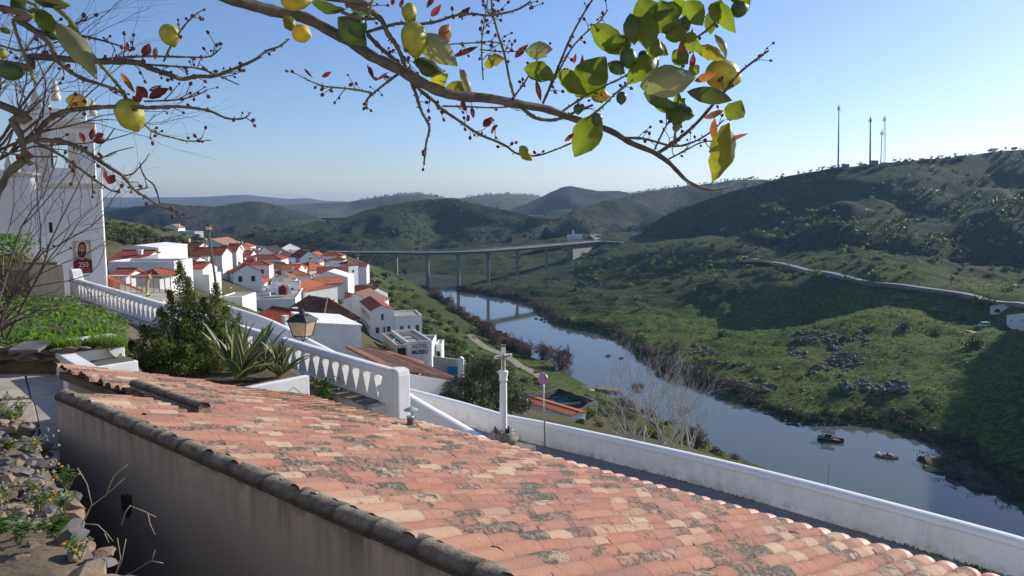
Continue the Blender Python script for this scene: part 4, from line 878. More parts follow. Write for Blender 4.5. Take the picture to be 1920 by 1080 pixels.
for i in range(9):
    put_rock(ed, PR(-20 + i * 30, 652 - (i % 2) * 3, -2.93), .24, r_.choice(['rock_tan', 'slate', 'rock_tan']), r_, sz=.16)
MB().prism([PZ(px, 700, zt_) + Vector((0, .35, -.1)) for px in (-80, 118)] + [PZ(px, 700, zt_) + Vector((0, .35, .42)) for px in (118, -80)], Vector((0, .5, 0))).build('edging_core', 'earth', ed)
o = MB().obox(PR(58, 650, -2.86), Vector((1, .1, 0)), Vector((-.1, 1, .12)), Vector((0, -.12, 1)), .28, .3, .03).build('flat_slab', 'rock_grey', ed)
# garden soil
def bal_Y(px): return 1 / (1 / 35 + (px - 147) / 588 * (1 / 18 - 1 / 35))
nu, nv = 60, 26; gv = []
for i in range(nu):
    px = -160 + (480 + 160) * i / (nu - 1); Yb = min(bal_Y(px), 36) - .7; Yf = 15.4 if px < 200 else 15.4 + min(2.0, (px - 200) / 40); zf = EYE - 2.95 - (max(0, min(1, (px - 190) / 80)) * 1.2)
    zb_ = EYE - 4.28 if px < 147 else PY(px, 0, 10).z * 0 + (ba.z + (bb.z - ba.z) * max(0, min(1, (px - 147) / 588)) - 1.0)
    for j in range(nv):
        v = j / (nv - 1); Y = Yf + (Yb - Yf) * v; X = (px - 960) / F_PX * Y * 1.005; z = zf + (zb_ - zf) * v + .07 * fb1(X * .7, Y * .7, 3, 5) * (1 if 0 < v < 1 else 0); gv.append((X, Y, z))
gi = np.arange(nu * nv).reshape(nu, nv); gf = np.stack([gi[:-1, :-1], gi[1:, :-1], gi[1:, 1:], gi[:-1, 1:]], -1).reshape(-1, 4)
gs = obj('garden_soil', np_mesh('garden_soil', gv, gf, 'earth', True)); tag(gs, kind='structure')
GV = np.array(gv).reshape(nu, nv, 3)
g = np.random.default_rng(12); n = 9000                    # leafy ground cover
ii = g.uniform(0, nu - 1.01, n) * .62; jj = g.uniform(0.0, 1, n) ** 1.25 * (nv - 4.5); i0, j0 = ii.astype(int), jj.astype(int)
base = GV[i0, j0] * (1 - (jj - j0))[:, None] + GV[i0, j0 + 1] * (jj - j0)[:, None]; base[:, 0] += g.uniform(-.12, .12, n)
h = (0.06 + .26 * np.clip(fbm(base[:, 0] * .9, base[:, 1] * .9, 3, 31) + .55, 0, 1)); base[:, 2] += g.uniform(0, 1, n) * h
V, F = leaf_quads(base, g.uniform(.06, .15, n), g, .7, .25)
tag(obj('garden_weeds', np_mesh('garden_weeds', V, F, 'weed')), 'dense bright green weeds covering the garden below the stone tank', 'weeds', None, 'stuff')
n = 2600; px = np.concatenate([g.uniform(170, 235, n // 2), g.uniform(80, 150, n // 2)]); py = np.concatenate([g.uniform(640, 652, n // 2), g.uniform(648, 656, n // 2)])
V, F = [], []
for k in range(n):
    b = PR(px[k], py[k], -2.95); a = g.uniform(0, 6.3); d = Vector((math.cos(a), math.sin(a), 0)); e = Vector((-d.y, d.x, 0)) * .008; hh = g.uniform(.1, .28); q = len(V)
    V += [tuple(b - e), tuple(b + e), tuple(b + d * hh * .35 + UP * hh)]; F.append((q, q + 1, q + 2))
tag(obj('grass_tufts', np_mesh('grass_tufts', V, F, 'grass_blade')), 'tufts of long fresh grass at the garden edge', 'grass', None, 'stuff')
# whitewashed steps beside a low wall
stp = thing('whitewashed_steps', PR(170, 690, -3.4), 'whitewashed garden steps with dark treads descending beside a low white wall', 'steps')
q0 = PR(120, 652, -2.93)
for k in range(5):
    a = q0 - DV * (k * .62) + NV * .45; z = EYE - 3.0 - k * .24
    o = MB().obox(Vector((a.x, a.y, z - .4)), DV, NV, UP, .33, .62, .40).build('step', 'plaster', stp, bevel=.02)
    MB().obox(Vector((a.x, a.y, z + .012)) - DV * .02, DV, NV, UP, .27, .56, .015).build('tread', 'slate', o)
MB().obox(q0 + DV * .5 + NV * .4 - UP * .12, DV, NV, UP, .14, .8, .2).build('back_wall', 'plaster', stp, bevel=.03)
lw0, lw1 = PR(110, 667, -2.98), PR(222, 738, -2.98)
lw = thing('low_wall', lw0 - UP * .6, 'low thick white wall with lichen-speckled flat top beside the tiled house', 'wall')
d_ = (lw1 - lw0).normalized(); n_ = Vector((-d_.y, d_.x, 0)); n_ = n_ if n_.dot(NV) > 0 else -n_
m = MB(); m.prism([lw0, lw1, lw1 - UP * 1.3, lw0 - UP * .7], n_ * .30); m.build('wall_body', 'plaster_cream', lw, bevel=.04)
m = MB(); m.obox((lw0 + lw1) / 2 + n_ * .15 + UP * .004, d_, n_, UP, (lw1 - lw0).length / 2 - .03, .135, .012); m.build('wall_top', 'plaster', lw, bevel=.01)
# planter holding the bush and agaves
zp = EYE - 4.08
pl = thing('planter', PZ(455, 760, zp), 'white plastered planter below the balustrade holding a bush and agaves', 'planter')
pa, pb_, pc_ = PZ(245, 706, zp), PZ(455, 729, zp), PZ(580, 704, zp)
for a, b in ((pa, pb_), (pb_, pc_)):
    d_ = (b - a).normalized(); n_ = Vector((-d_.y, d_.x, 0)); n_ = n_ if n_.y > 0 else -n_
    m = MB(); m.prism([a, b, b - UP * 1.6, a - UP * 1.6], n_ * .16); m.build('planter_wall', 'plaster', pl, bevel=.02)
m = MB(); m.prism([pa + Vector((.1, .1, -.1)), pb_ + Vector((0, .12, -.1)), pc_ + Vector((-.1, .1, -.1)), pc_ + Vector((-.8, 1.7, -.25)), pa + Vector((0, 6.0, -.2)), pa + Vector((-1, 2, -.1))], -UP * .5); m.build('soil', 'earth', pl)
MB().prism([PZ(560, 792, EYE - 5.5), PZ(735, 800, EYE - 5.5), PZ(730, 752, EYE - 5.5), PZ(560, 735, EYE - 5.5)], -UP * .3).build('yard', 'earth')['kind'] = 'structure'
# juniper-like bush: a few upright spires of sprays
jb = PZ(330, 716, zp) + Vector((.1, 2.3, -.1)); g = np.random.default_rng(5)
ju = thing('juniper_bush', jb, 'dense dark green juniper bush with two upright spires in the white planter', 'bush')
SP = [((336, 492), .0, .32), ((316, 545), -.1, .30), ((352, 520), .1, .28), ((405, 532), .25, .36), ((380, 560), .1, .34), ((300, 580), -.4, .42), ((268, 610), -.6, .42), ((245, 640), -.7, .40), ((425, 575), .3, .3), ((440, 610), .4, .3), ((300, 640), -1.1, .5), ((350, 650), -1.0, .5), ((395, 640), -.6, .45), ((265, 665), -1.2, .4), ((330, 690), -1.4, .5), ((380, 690), -1.2, .42), ((290, 700), -1.5, .36), ((240, 680), -.9, .36), ((345, 600), -.4, .5), ((400, 590), 0, .42), ((450, 585), .5, .12), ((437, 600), .45, .16)]
cs, ls = [], []; m = MB()
for (px, py), dy, rad in SP:
    tip = PY(px, py, jb.y + dy); foot = jb.lerp(Vector((tip.x, tip.y, jb.z)), .7) + Vector((g.normal(0, .06), 0, -.1)); axis = tip - foot; L = axis.length
    nb_ = int(1500 * rad * max(L, 1.0))
    u = g.uniform(.0, 1.0, nb_) ** .85; rr = rad * np.clip((1.02 - u) * 2.6, .10, 1.0) * np.sqrt(g.uniform(.1, 1, nb_)); an = g.uniform(0, 2 * math.pi, nb_)
    side = axis.orthogonal().normalized(); bi = axis.normalized().cross(side)
    wob = 1 + .35 * np.sin(an * 3 + u * 17 + px)
    P = np.array(foot)[None] + u[:, None] * np.array(axis)[None] + (np.cos(an) * rr * wob)[:, None] * np.array(side)[None] + (np.sin(an) * rr * wob)[:, None] * np.array(bi)[None]
    cs.append(P); m.tube([foot, foot.lerp(tip, .5) + Vector((g.normal(0, .04), 0, 0)), tip], [.035, .02, .006], 5)
m.build('stem', 'bark', ju)
C = np.concatenate(cs); C = C[C[:, 2] > jb.z - .35]
K = np.repeat(C, 3, 0) + g.normal(0, .035, (len(C) * 3, 3)); V, F = leaf_quads(K - np.array(jb), g.uniform(.035, .085, len(K)), g, .45, .35)
obj('foliage', np_mesh('foliage', V, F, 'juniper'), ju)
# variegated agaves
def agave(px, py, Y, n, L, seed, label):
    r = random.Random(seed); c = PY(px, py, Y); root = thing('agave_plant', c, label, 'agave', 'agaves in the planter')
    for i in range(n):
        a = i * 2.4 + r.uniform(-.3, .3); el = R(r.uniform(30, 86)) ; ln = L * r.uniform(.6, 1.05); w = r.uniform(.055, .08) * (L / 1.0 + .2)
        d = Vector((math.cos(a), math.sin(a), 0)); sd = Vector((-d.y, d.x, 0)); pts = []; p = Vector((0, 0, 0)); e = el; droop = r.uniform(-.1, .75)
        ns = 8
        for k in range(ns + 1): pts.append((p.copy(), e)); p = p + (d * math.cos(e) + UP * math.sin(e)) * (ln / ns); e -= droop * (k / ns) * .38
        ws = [w * x for x in (.75, .9, 1.0, 1.02, .95, .8, .6, .35, .03)]; m = MB(); vs = []
        for k, (q, e) in enumerate(pts):
            up = (UP * math.cos(e) - d * math.sin(e))
            for x, lift in ((-1, .45), (-.86, .3), (0, 0), (.86, .3), (1, .45)): vs.append(q + sd * (ws[k] * x) + up * (ws[k] * lift))
        for k in range(ns):
            for j in range(4): m.cur = 1 if j in (0, 3) else 0; b = k * 5 + j; m.add([], []); m.f.append((b, b + 1, b + 6, b + 5)); m.m.append(m.cur)
        m.v = [tuple(v) for v in vs]; m.build('leaf', ['agave', 'agave_edge'], root, True, local=True)
agave(448, 712, 17.4, 30, 1.6, 1, 'large variegated agave with long arching leaves nearest the juniper bush')
agave(525, 706, 17.9, 26, 1.15, 2, 'smaller upright variegated agave nearest the white balustrade')
agave(490, 700, 18.7, 22, 1.35, 3, 'variegated agave half hidden between the two other agaves')
# thin cane leaning in the planter corner
ck = thing('leaning_cane', PY(590, 766, 17), 'thin bent cane leaning out of the planter over the dark yard', 'cane'); MB().tube([PY(590, 766, 17), PY(562, 735, 17.2), PY(524, 708, 17.6)], .012, 5).build('cane', 'dry_stalk', ck)
# climbing weed in the yard corner
g = np.random.default_rng(9); c = PY(608, 755, 18.6); yw = thing('yellow_flowered_weed', c, 'tall green weed with yellow flowers growing against the mouldy wall', 'weed')
P = np.array(c) - np.array(yw.location) + np.c_[g.normal(0, .16, 420), g.normal(0, .12, 420), g.uniform(-.4, .65, 420)]; V, F = leaf_quads(P, g.uniform(.05, .11, 420), g, .7); obj('foliage', np_mesh('foliage', V, F, 'weed'), yw)
P = np.c_[g.normal(0, .15, 6), g.normal(-.08, .05, 6), g.uniform(.4, .75, 6)]; V, F = leaf_quads(P, .08, g, .9); obj('flowers', np_mesh('flowers', V, F, 'petal'), yw)
# ---------------------------------------------------------------- dry-stone wall at the lower left
rw = thing('dry_stone_wall', PR(60, 1080, -2.3), 'dry stone wall of tan and slate rocks with weeds at lower left', 'stone wall')
edge = [(-40, 742, -2.5), (30, 752, -2.42), (62, 790, -2.35), (92, 850, -2.25), (128, 915, -2.12), (170, 985, -2.02), (218, 1070, -1.95), (250, 1150, -1.9), (330, 1300, -1.9)]
vs = []
for px, py, rel in edge:
    e = PR(px, py, rel); nrm = Vector((.64, .77, 0)); vs += [e - nrm * 3.0 - UP * .1, e - nrm * .35 - UP * .10, e - nrm * .02 - UP * .14, e + nrm * .12 - UP * .8, e + nrm * .2 - UP * 4.5]
n = len(edge); m = MB(); m.add(vs, [(i * 5 + k, (i + 1) * 5 + k, (i + 1) * 5 + k + 1, i * 5 + k + 1) for i in range(n - 1) for k in range(4)]); m.build('earth_core', 'earth', rw, True)
r_ = random.Random(21)
for i in range(n - 2):                                     # edge stones, large
    for k in range(4):
        a, b = edge[i], edge[i + 1]; f = (k + r_.uniform(.1, .7)) / 4; e = PR(a[0] + (b[0] - a[0]) * f, a[1] + (b[1] - a[1]) * f, a[2] + (b[2] - a[2]) * f)
        put_rock(rw, e - Vector((.64, .77, 0)) * r_.uniform(.0, .14) - UP * r_.uniform(.05, .16), r_.uniform(.11, .18), r_.choice(['rock_tan', 'rock_tan', 'rock_grey', 'slate']), r_)
        put_rock(rw, e + Vector((.64, .77, 0)) * r_.uniform(.0, .08) - UP * r_.uniform(.26, .55), r_.uniform(.12, .17), r_.choice(['rock_tan', 'rock_tan', 'slate']), r_)
for (px, py, s, mt, fl) in ((40, 830, .30, 'slate', .35), (28, 880, .26, 'slate', .3), (60, 905, .22, 'rock_tan', .3), (45, 960, .30, 'rock_tan', .35), (70, 1000, .20, 'rock_tan', .5), (25, 1050, .26, 'slate', .4), (80, 1040, .26, 'rock_grey', .35), (110, 1060, .2, 'slate', .4), (15, 1085, .25, 'rock_tan', .4), (100, 960, .16, 'rock_tan', .6), (20, 990, .14, 'rock_grey', .5), (75, 935, .15, 'rock_grey', .4), (5, 930, .2, 'rock_tan', .4), (135, 1030, .15, 'rock_tan', .5), (60, 870, .14, 'rock_grey', .4), (20, 800, .2, 'rock_tan', .3)):
    put_rock(rw, PR(px, py, -2.22), s * .72, mt, r_, sz=s * .72 / s * fl * s / .72 * 1.0 if False else s * fl)
for k in range(190):
    py_ = r_.uniform(785, 1100) if k < 130 else r_.uniform(960, 1110); put_rock(rw, PR(r_.uniform(-20, 30 + (py_ - 785) * .42), py_, -2.21), r_.uniform(.035, .10) * (1 if k < 130 else 1.5), r_.choice(['rock_tan', 'rock_tan', 'rock_grey', 'slate']), r_)
g = np.random.default_rng(77); n = 160; V, F = [], []      # gravel between
for k in range(n):
    p = PR(g.uniform(-10, 110), g.uniform(800, 1080), -2.2); o0 = len(V); s = g.uniform(.008, .026); a = g.uniform(0, 6)
    V += [(p.x + s * math.cos(a), p.y + s * math.sin(a), p.z), (p.x - s * math.sin(a), p.y + s * math.cos(a), p.z), (p.x - s * math.cos(a), p.y - s * math.sin(a), p.z), (p.x + s * math.sin(a), p.y - s * math.cos(a), p.z), (p.x, p.y, p.z + s)]
    F += [(o0, o0 + 1, o0 + 4, o0 + 4), (o0 + 1, o0 + 2, o0 + 4, o0 + 4), (o0 + 2, o0 + 3, o0 + 4, o0 + 4), (o0 + 3, o0, o0 + 4, o0 + 4)]
m = MB(); m.v = V; m.f = [f[:3] for f in F]; m.m = [0] * len(F); o = m.build('gravel', 'rock_tan', rw); o['kind'] = 'stuff'
WL = ['tall green weed with orange flowers by the top edge stones', 'bluish weed overhanging the terrace at the top of the rocks', 'green weed at the left edge nearest the terrace', 'bluish weed with orange flowers leaning over the terrace slabs', 'bluish weed in the middle of the rocks below the slate', 'flat bright green weed mat between the lower rocks', 'bluish flowering weed on the wall edge near the dry stalks', 'green weed at the left edge low on the rocks', 'broad pale-leaved weed near the bottom of the rocks', 'small bluish weed lowest on the wall edge', 'small bluish weed under the wide flat slate', 'small green weed at the left edge halfway up the rocks', 'thin flowering weed rising above the dark gap by the house', 'green weed at the left edge beside the big slate']
def weed_clump(px, py, rel, n, rad, hgt, leaf, mat, flowers, seed):
    g = np.random.default_rng(seed); c = PR(px, py, rel); root = thing('flowering_weed', c, WL[seed - 100], 'weed', 'weeds on the dry stone wall')
    nst = max(4, n // 14); V, F = [], []; m = MB()
    for s in range(nst):
        a = g.uniform(0, 6.28); tip = np.array([math.cos(a) * rad * g.uniform(.3, 1), math.sin(a) * rad * g.uniform(.3, 1), hgt * g.uniform(.5, 1)]); m.tube([(0, 0, -.03), tuple(tip * .55 + np.array([0, 0, hgt * .1])), tuple(tip)], [.004, .003, .002], 4)
        for k in range(14):
            f = g.uniform(.15, 1); p = tip * f + np.array([0, 0, hgt * .2 * math.sin(f * 3.1)]); d = rand_dirs(1, g)[0]; d[2] = abs(d[2]) * .4; d /= np.linalg.norm(d); L = leaf * g.uniform(.6, 1.3); w = np.cross(d, [0, 0, 1]); w = w / (np.linalg.norm(w) + 1e-6) * L * .2; q = len(V)
            V += [tuple(p), tuple(p + d * L * .5 + w), tuple(p + d * L - np.array([0, 0, L * .15])), tuple(p + d * L * .5 - w)]; F.append((q, q + 1, q + 2, q + 3))
        if s < flowers:
            q = tip; 
            fl = MB(); fl.lathe([(.002, 0), (.012, .004), (.014, .009), (.004, .012)], 7, tuple(q)); fl.build('flower', 'petal', root, local=True)
    m.build('stem', 'bark_green', root, local=True); obj('foliage', np_mesh('foliage', V, F, mat), root)
for k, a in enumerate(((18, 800, -2.3, 160, .16, .18, .06, 'weed', 4), (40, 775, -2.3, 120, .13, .16, .05, 'weed_blue', 3), (5, 770, -2.35, 110, .13, .2, .05, 'weed', 3), (62, 850, -2.25, 80, .12, .14, .05, 'weed_blue', 3), (75, 955, -2.12, 110, .12, .14, .06, 'weed_blue', 3), (105, 1000, -2.05, 170, .12, .10, .05, 'weed', 0), (118, 960, -2.05, 110, .13, .15, .05, 'weed_blue', 4), (8, 1000, -2.2, 150, .14, .14, .05, 'weed', 2), (35, 1020, -2.15, 120, .12, .16, .06, 'weed_blue', 1), (150, 1040, -1.98, 90, .09, .10, .045, 'weed_blue', 3), (60, 925, -2.15, 70, .1, .10, .05, 'weed_blue', 1), (15, 935, -2.2, 60, .1, .1, .04, 'weed', 2), (125, 915, -2.1, 80, .1, .16, .05, 'weed', 3), (10, 850, -2.25, 110, .13, .12, .05, 'weed', 1))):
    weed_clump(*a, 100 + k)
ds = thing('dry_stalks', PY(152, 985, 4.6), 'bare pale dry stalks sprouting in front of the shaded house wall', 'dry plant')
for k, L in enumerate(([(152, 985), (170, 950), (200, 927), (233, 897)], [(145, 877), (163, 907), (172, 945), (160, 975)], [(200, 925), (213, 893), (240, 870)], [(244, 948), (277, 962), (293, 970)], [(277, 962), (281, 982), (291, 1003)], [(159, 982), (183, 984), (200, 1000), (212, 1015)], [(220, 1009), (226, 1047), (214, 1085)], [(236, 1011), (228, 1052), (214, 1085)], [(225, 1085), (260, 1066), (285, 1050), (291, 1031)], [(285, 1052), (306, 1056)], [(196, 1000), (204, 1018)], [(244, 948), (236, 958), (228, 985)])):
    MB().tube([PY(a, b, 4.5 + .12 * k % .5) for a, b in L], [.0032 * (1 - .55 * i / len(L)) for i in range(len(L))], 5).build('stalk', 'dry_stalk', ds, True)
# ragged hole in the render of the side wall
pts = [(226, 930), (229, 926), (233, 930), (238, 925), (242, 930), (246, 928), (248, 945), (246, 962), (240, 972), (234, 966), (229, 955)]
hp_ = []
for a, b in pts:
    r = ray(a, b); k = (P_R - 0.066) / r.dot(NV); hp_.append(EYEV + r * k)
MB().quad(*hp_).build('render_hole', 'earth', house_root)
# ---------------------------------------------------------------- stone tank and bank behind the garden
tk0 = PY(62, 560, 30.5); tk = thing('stone_tank', tk0, 'pale stained stone water tank standing at the head of the balustrade', 'tank', rz=0)
ux = Vector((1, -.12, 0)).normalized(); uy = Vector((-.60, .80, 0))
MB().obox(tk0 + ux * .72 + uy * .45 + UP * .70, ux, uy, UP, .74, .45, .72).build('tank_body', 'stone_tank', tk, bevel=.05)
MB().obox(tk0 + ux * .45 + uy * .5 + UP * 1.47, ux, uy, UP, .75, .5, .04).build('lid_board', 'wood', tk)
mv = thing('earth_bank', PY(-60, 560, 31), 'dark earthy bank with weeds behind the stone tank at the left edge', 'bank')
o = obj('mound', rock_mesh('mound', 'earth', 4, .5), mv, (-.9, 3, .2)); o.scale = (2.3, 2.4, 3.6)
g = np.random.default_rng(3); P = np.c_[g.normal(-.5, .75, 1500), g.normal(2.6, .8, 1500), g.uniform(1.2, 2.6, 1500)]; V, F = leaf_quads(P, g.uniform(.08, .2, 1500), g, .7); obj('foliage', np_mesh('foliage', V, F, 'weed'), mv)
# ---------------------------------------------------------------- church, its terrace, banner, railing, worker
YC = 51.0
def CX(px): return (px - 960) / F_PX * (YC * 1.0087)
zter = PY(278, 556, 50).z
tag(MB().prism([(CX(-200), 44.5, zter), (-21.5, 44.5, zter), (-24.2, 53.4, zter), (CX(-200), 66, zter)], (0, 0, -9)).build('church_terrace', 'paving'), kind='structure')
ch = thing('church', (CX(203.5), YC, zter), 'whitewashed church with belfry tower and rounded corner buttress at left edge', 'church')
def cbox(name, px0, px1, y0, y1, py_top, py_bot, mat='plaster', bevel=.06, y=YC):
    zt, zb = PY(100, py_top, y).z, PY(100, py_bot, y).z; return MB().box(CX(px0), CX(px1), y0, y1, zb, zt).build(name, mat, ch, bevel=bevel)
cbox('tower', 98, 203.5, YC, YC + 5, 352, 600)
cbox('nave_wall', -260, 52, YC + .6, YC + 9, 322, 600)
z0, z1 = PY(0, 600, YC).z, PY(0, 334, YC).z
m = MB(); m.lathe([(1.12, z0), (1.10, z0 + 6), (1.06, z1 - .5), (1.02, z1)], 24, (CX(74), YC + .75, 0)); m.build('corner_buttress', 'plaster', ch, True)
m = MB(); m.lathe([(1.05, z1), (1.2, z1 + .12), (1.2, z1 + .25), (.9, z1 + .3)], 24, (CX(74), YC + .75, 0)); m.build('buttress_cornice', 'plaster_cream', ch)
cbox('tower_cornice', 94, 206, YC - .12, YC + 5.1, 344, 352, 'plaster_cream', .03)
def belfry_wall(y0, y1):
    """pier, pier and an arched head"""
    zb, zt, zs = PY(0, 344, YC).z, PY(0, 240, YC).z, PY(0, 276, YC).z; xa, xb, xc, xd = CX(66), CX(114), CX(146), CX(194)
    prof = [(xa, zb), (xb, zb), (xb, zs)] + [((xb + xc) / 2 - (xc - xb) / 2 * math.cos(math.pi * k / 10), zs + (xc - xb) / 2 * math.sin(math.pi * k / 10)) for k in range(1, 10)] + [(xc, zs), (xc, zb), (xd, zb), (xd, zt), (xa, zt)]
    n = len(prof); m = MB()
    # two side pieces and head as strips so that the opening stays open
    def piece(poly): m.prism([Vector((x, y0, z)) for x, z in poly], Vector((0, y1 - y0, 0)))
    piece([(xa, zb), (xb, zb), (xb, zt), (xa, zt)]); piece([(xc, zb), (xd, zb), (xd, zt), (xc, zt)])
    arc = [((xb + xc) / 2 - (xc - xb) / 2 * math.cos(math.pi * k / 10), zs + (xc - xb) / 2 * math.sin(math.pi * k / 10)) for k in range(11)]
    for k in range(10): piece([arc[k], arc[k + 1], (arc[k + 1][0], zt), (arc[k][0], zt)])
    piece([(xb, zb), (xc, zb), (xc, PY(0, 316, YC).z), (xb, PY(0, 316, YC).z)])
    m.build('belfry_wall', 'plaster', ch)
belfry_wall(YC + .3, YC + .8); belfry_wall(YC + 3.6, YC + 4.1)
for a, b in ((66, 70), (188, 193.6)): cbox('belfry_side', a, b, YC + .81, YC + 3.59, 241, 344, bevel=0)
cbox('belfry_pilaster', 150, 160, YC + .15, YC + .32, 250, 344, 'plaster_cream', 0); cbox('belfry_pilaster', 100, 110, YC + .15, YC + .32, 250, 344, 'plaster_cream', 0)
cbox('belfry_cornice', 60, 199, YC + .1, YC + 4.3, 228, 240, 'plaster_cream', .04); cbox('belfry_attic', 78, 182, YC + .4, YC + 4.0, 205, 228)
for px, py, s in ((77, 172, .85), (113, 156, .85), (182, 185, .75), (58, 300, .6), (30, 298, .7), (8, 302, .7), (-20, 300, .7), (100, 190, .5)):
    top = PY(px, py, YC + .6); m = MB(); m.lathe([(.36 * s, -1.6 * s), (.40 * s, -1.2 * s), (.30 * s, -1.1 * s), (.34 * s, -.85 * s), (.22 * s, -.5 * s), (.13 * s, -.25 * s), (.16 * s, -.18 * s), (.10 * s, -.06 * s), (.02, 0)], 12, top); m.build('pinnacle', 'plaster_cream', ch, True)
cbox('slit_window', 104, 110, YC - .012, YC + .1, 416, 435, 'glass_dark', 0)
# banner on the tower
def FX(px, py, off=.05): p = PY(px, py, YC - off); return p
bn_ = thing('church_banner', ch.location, 'hanging banner with painted bearded face and the number 250 on the church tower', 'banner')
def flat(name, pts, mat, off, parent=bn_): return MB().quad(*[FX(a, b, off) for a, b in pts]).build(name, mat, parent)
m = MB(); m.prism([FX(a, b, .03) for a, b in ((136, 451), (169, 449), (173, 510), (138, 513))], Vector((0, .02, 0))); m.build('cloth', 'banner_sky', bn_)
def ell(cx, cy, rx, ry, n=20, a0=0, a1=360): return [(cx + rx * math.cos(R(a0 + (a1 - a0) * k / n)), cy + ry * math.sin(R(a0 + (a1 - a0) * k / n))) for k in range(n)]
flat('gold_corner', [(136.5, 452), (144, 451.4), (138, 470), (136.8, 470)], 'banner_gold', .034); flat('gold_corner', [(161, 450), (168.6, 449.6), (170, 470), (168, 470)], 'banner_gold', .034)
flat('halo', ell(153.5, 464, 13, 14), 'banner_white', .036); flat('dark_hair', [(146, 462), (148, 455), (153, 452), (158, 454), (161, 461), (161, 474), (158, 481), (148, 481), (145, 474)], 'banner_hair', .039)
flat('painted_face', ell(153.2, 466, 5.6, 9.5), 'banner_face', .042); flat('beard', [(148, 471), (150, 470), (153, 472), (156, 470), (158.4, 471), (157, 478), (153.5, 482), (149.5, 478)], 'banner_hair', .045); flat('mouth', [(151.5, 473.5), (155, 473.5), (154.5, 475), (152, 475)], 'banner_face', .048)
for x in (150.6, 155.6): flat('eye', [(x - 1.2, 464), (x + 1.2, 463.7), (x + 1.2, 465), (x - 1.2, 465.3)], 'banner_hair', .046)
flat('nose', [(152.6, 464), (153.6, 464), (154.2, 470), (152.2, 470)], 'banner_gold', .0455)
flat('neck', [(149.5, 479), (157.5, 479), (160, 484), (147, 484)], 'banner_face', .038)
flat('robe', [(137.3, 488), (146, 483), (153, 486), (161, 483), (171.5, 487), (173, 509.6), (138.2, 512.3)], 'banner_red', .041)
def text_obj(name, body, p, size, rot, mat, parent, extrude=.0, align='CENTER'):
    cu = bpy.data.curves.new(name, 'FONT'); cu.body = body; cu.size = size; cu.align_x = align; cu.align_y = 'CENTER'; cu.extrude = extrude; cu.materials.append(MAT[mat])
    o = bpy.data.objects.new(name, cu); me_ = bpy.data.meshes.new_from_object(o); o = bpy.data.objects.new(name, me_); link(o, parent); o.location = Vector(p) - worg(parent); o.rotation_euler = rot; return o
text_obj('banner_number', '250', FX(156, 495.5, .046), .46, (R(90), 0, 0), 'banner_white', bn_)
for y in (502, 505, 508): flat('small_print', [(146, y), (168, y - .4), (168, y + .6), (146, y + 1)], 'banner_face', .046)
for t_ in (ch, bn_): t_.rotation_euler = (0, 0, R(28)); t_.scale = (.87, .87, 1)
# railing on the terrace edge
yr = 52.6; zr = zter
rl = thing('terrace_railing', (CX(206) * yr / YC, yr, zr), 'grey mesh railing with orange netting on the terrace beside the church', 'railing')
x0, x1 = CX(205) * yr / YC, CX(322) * yr / YC
m = MB()
for k in range(12): x = x0 + (x1 - x0) * k / 11; m.box(x - .025, x + .025, yr - .025, yr + .025, zr, zr + 1.15)
m.build('post', 'metal_grey', rl)
MB().box(x0, x1, yr - .03, yr + .03, zr + 1.15, zr + 1.22).build('top_rail', 'galvanised', rl)
m = MB()
for k in range(70): x = x0 + (x1 - x0) * k / 69; m.box(x - .006, x + .006, yr - .006, yr + .006, zr + .08, zr + 1.15)
for k in range(9): z = zr + .1 + k * .125; m.box(x0, x1, yr - .004, yr + .004, z - .005, z + .005)
m.build('wire_mesh', 'metal_grey', rl)
x2 = x0 + (x1 - x0) * .18; m = MB()
for k in range(7): x = x0 + (x2 - x0) * k / 6; m.box(x - .05, x + .05, yr - .09, yr - .05, zr + .05, zr + 1.0)
m.build('orange_slat', 'orange_mesh', rl)
m = MB(); m.prism([(x0, yr - .14, zr + 1.25), (x0, yr - .14, zr + 1.05), (x0 + (x1 - x0) * .55, yr - .14, zr + .02), (x0 + (x1 - x0) * .55, yr - .14, zr + .14)], Vector((0, .03, 0))); m.build('orange_tape', 'orange_mesh', rl)
# worker leaning on the railing
wp = PY(277, 556, 50.0)
wk = thing('person', wp, 'person in beige overalls with neon yellow cuffs leaning forward by the terrace railing', 'person')
J = {'pel': (0, 0, .92), 'spine': (.02, .05, 1.12), 'chest': (.07, .13, 1.34), 'neck': (.13, .19, 1.50), 'head': (.17, .23, 1.60), 'top': (.19, .25, 1.72), 'sl': (.04, .26, 1.38), 'el': (.20, .30, 1.12), 'hl': (.42, .24, 1.17), 'sr': (.12, -.03, 1.38), 'er': (.30, -.04, 1.10), 'hr': (.46, .12, 1.16),
     'hipl': (-.06, .10, .86), 'kl': (-.03, .13, .48), 'al': (-.06, .11, .09), 'tl': (.06, .20, .04), 'hipr': (.04, -.10, .86), 'kr': (.03, -.10, .48), 'ar': (-.03, -.12, .09), 'tr': (.12, -.08, .04)}
ED = [('pel', 'spine'), ('spine', 'chest'), ('chest', 'neck'), ('neck', 'head'), ('head', 'top'), ('chest', 'sl'), ('sl', 'el'), ('el', 'hl'), ('chest', 'sr'), ('sr', 'er'), ('er', 'hr'), ('pel', 'hipl'), ('hipl', 'kl'), ('kl', 'al'), ('al', 'tl'), ('pel', 'hipr'), ('hipr', 'kr'), ('kr', 'ar'), ('ar', 'tr')]
RD = {'pel': .15, 'spine': .15, 'chest': .165, 'neck': .06, 'head': .095, 'top': .075, 'sl': .075, 'el': .055, 'hl': .04, 'sr': .075, 'er': .055, 'hr': .04, 'hipl': .10, 'kl': .085, 'al': .075, 'tl': .05, 'hipr': .10, 'kr': .085, 'ar': .075, 'tr': .05}
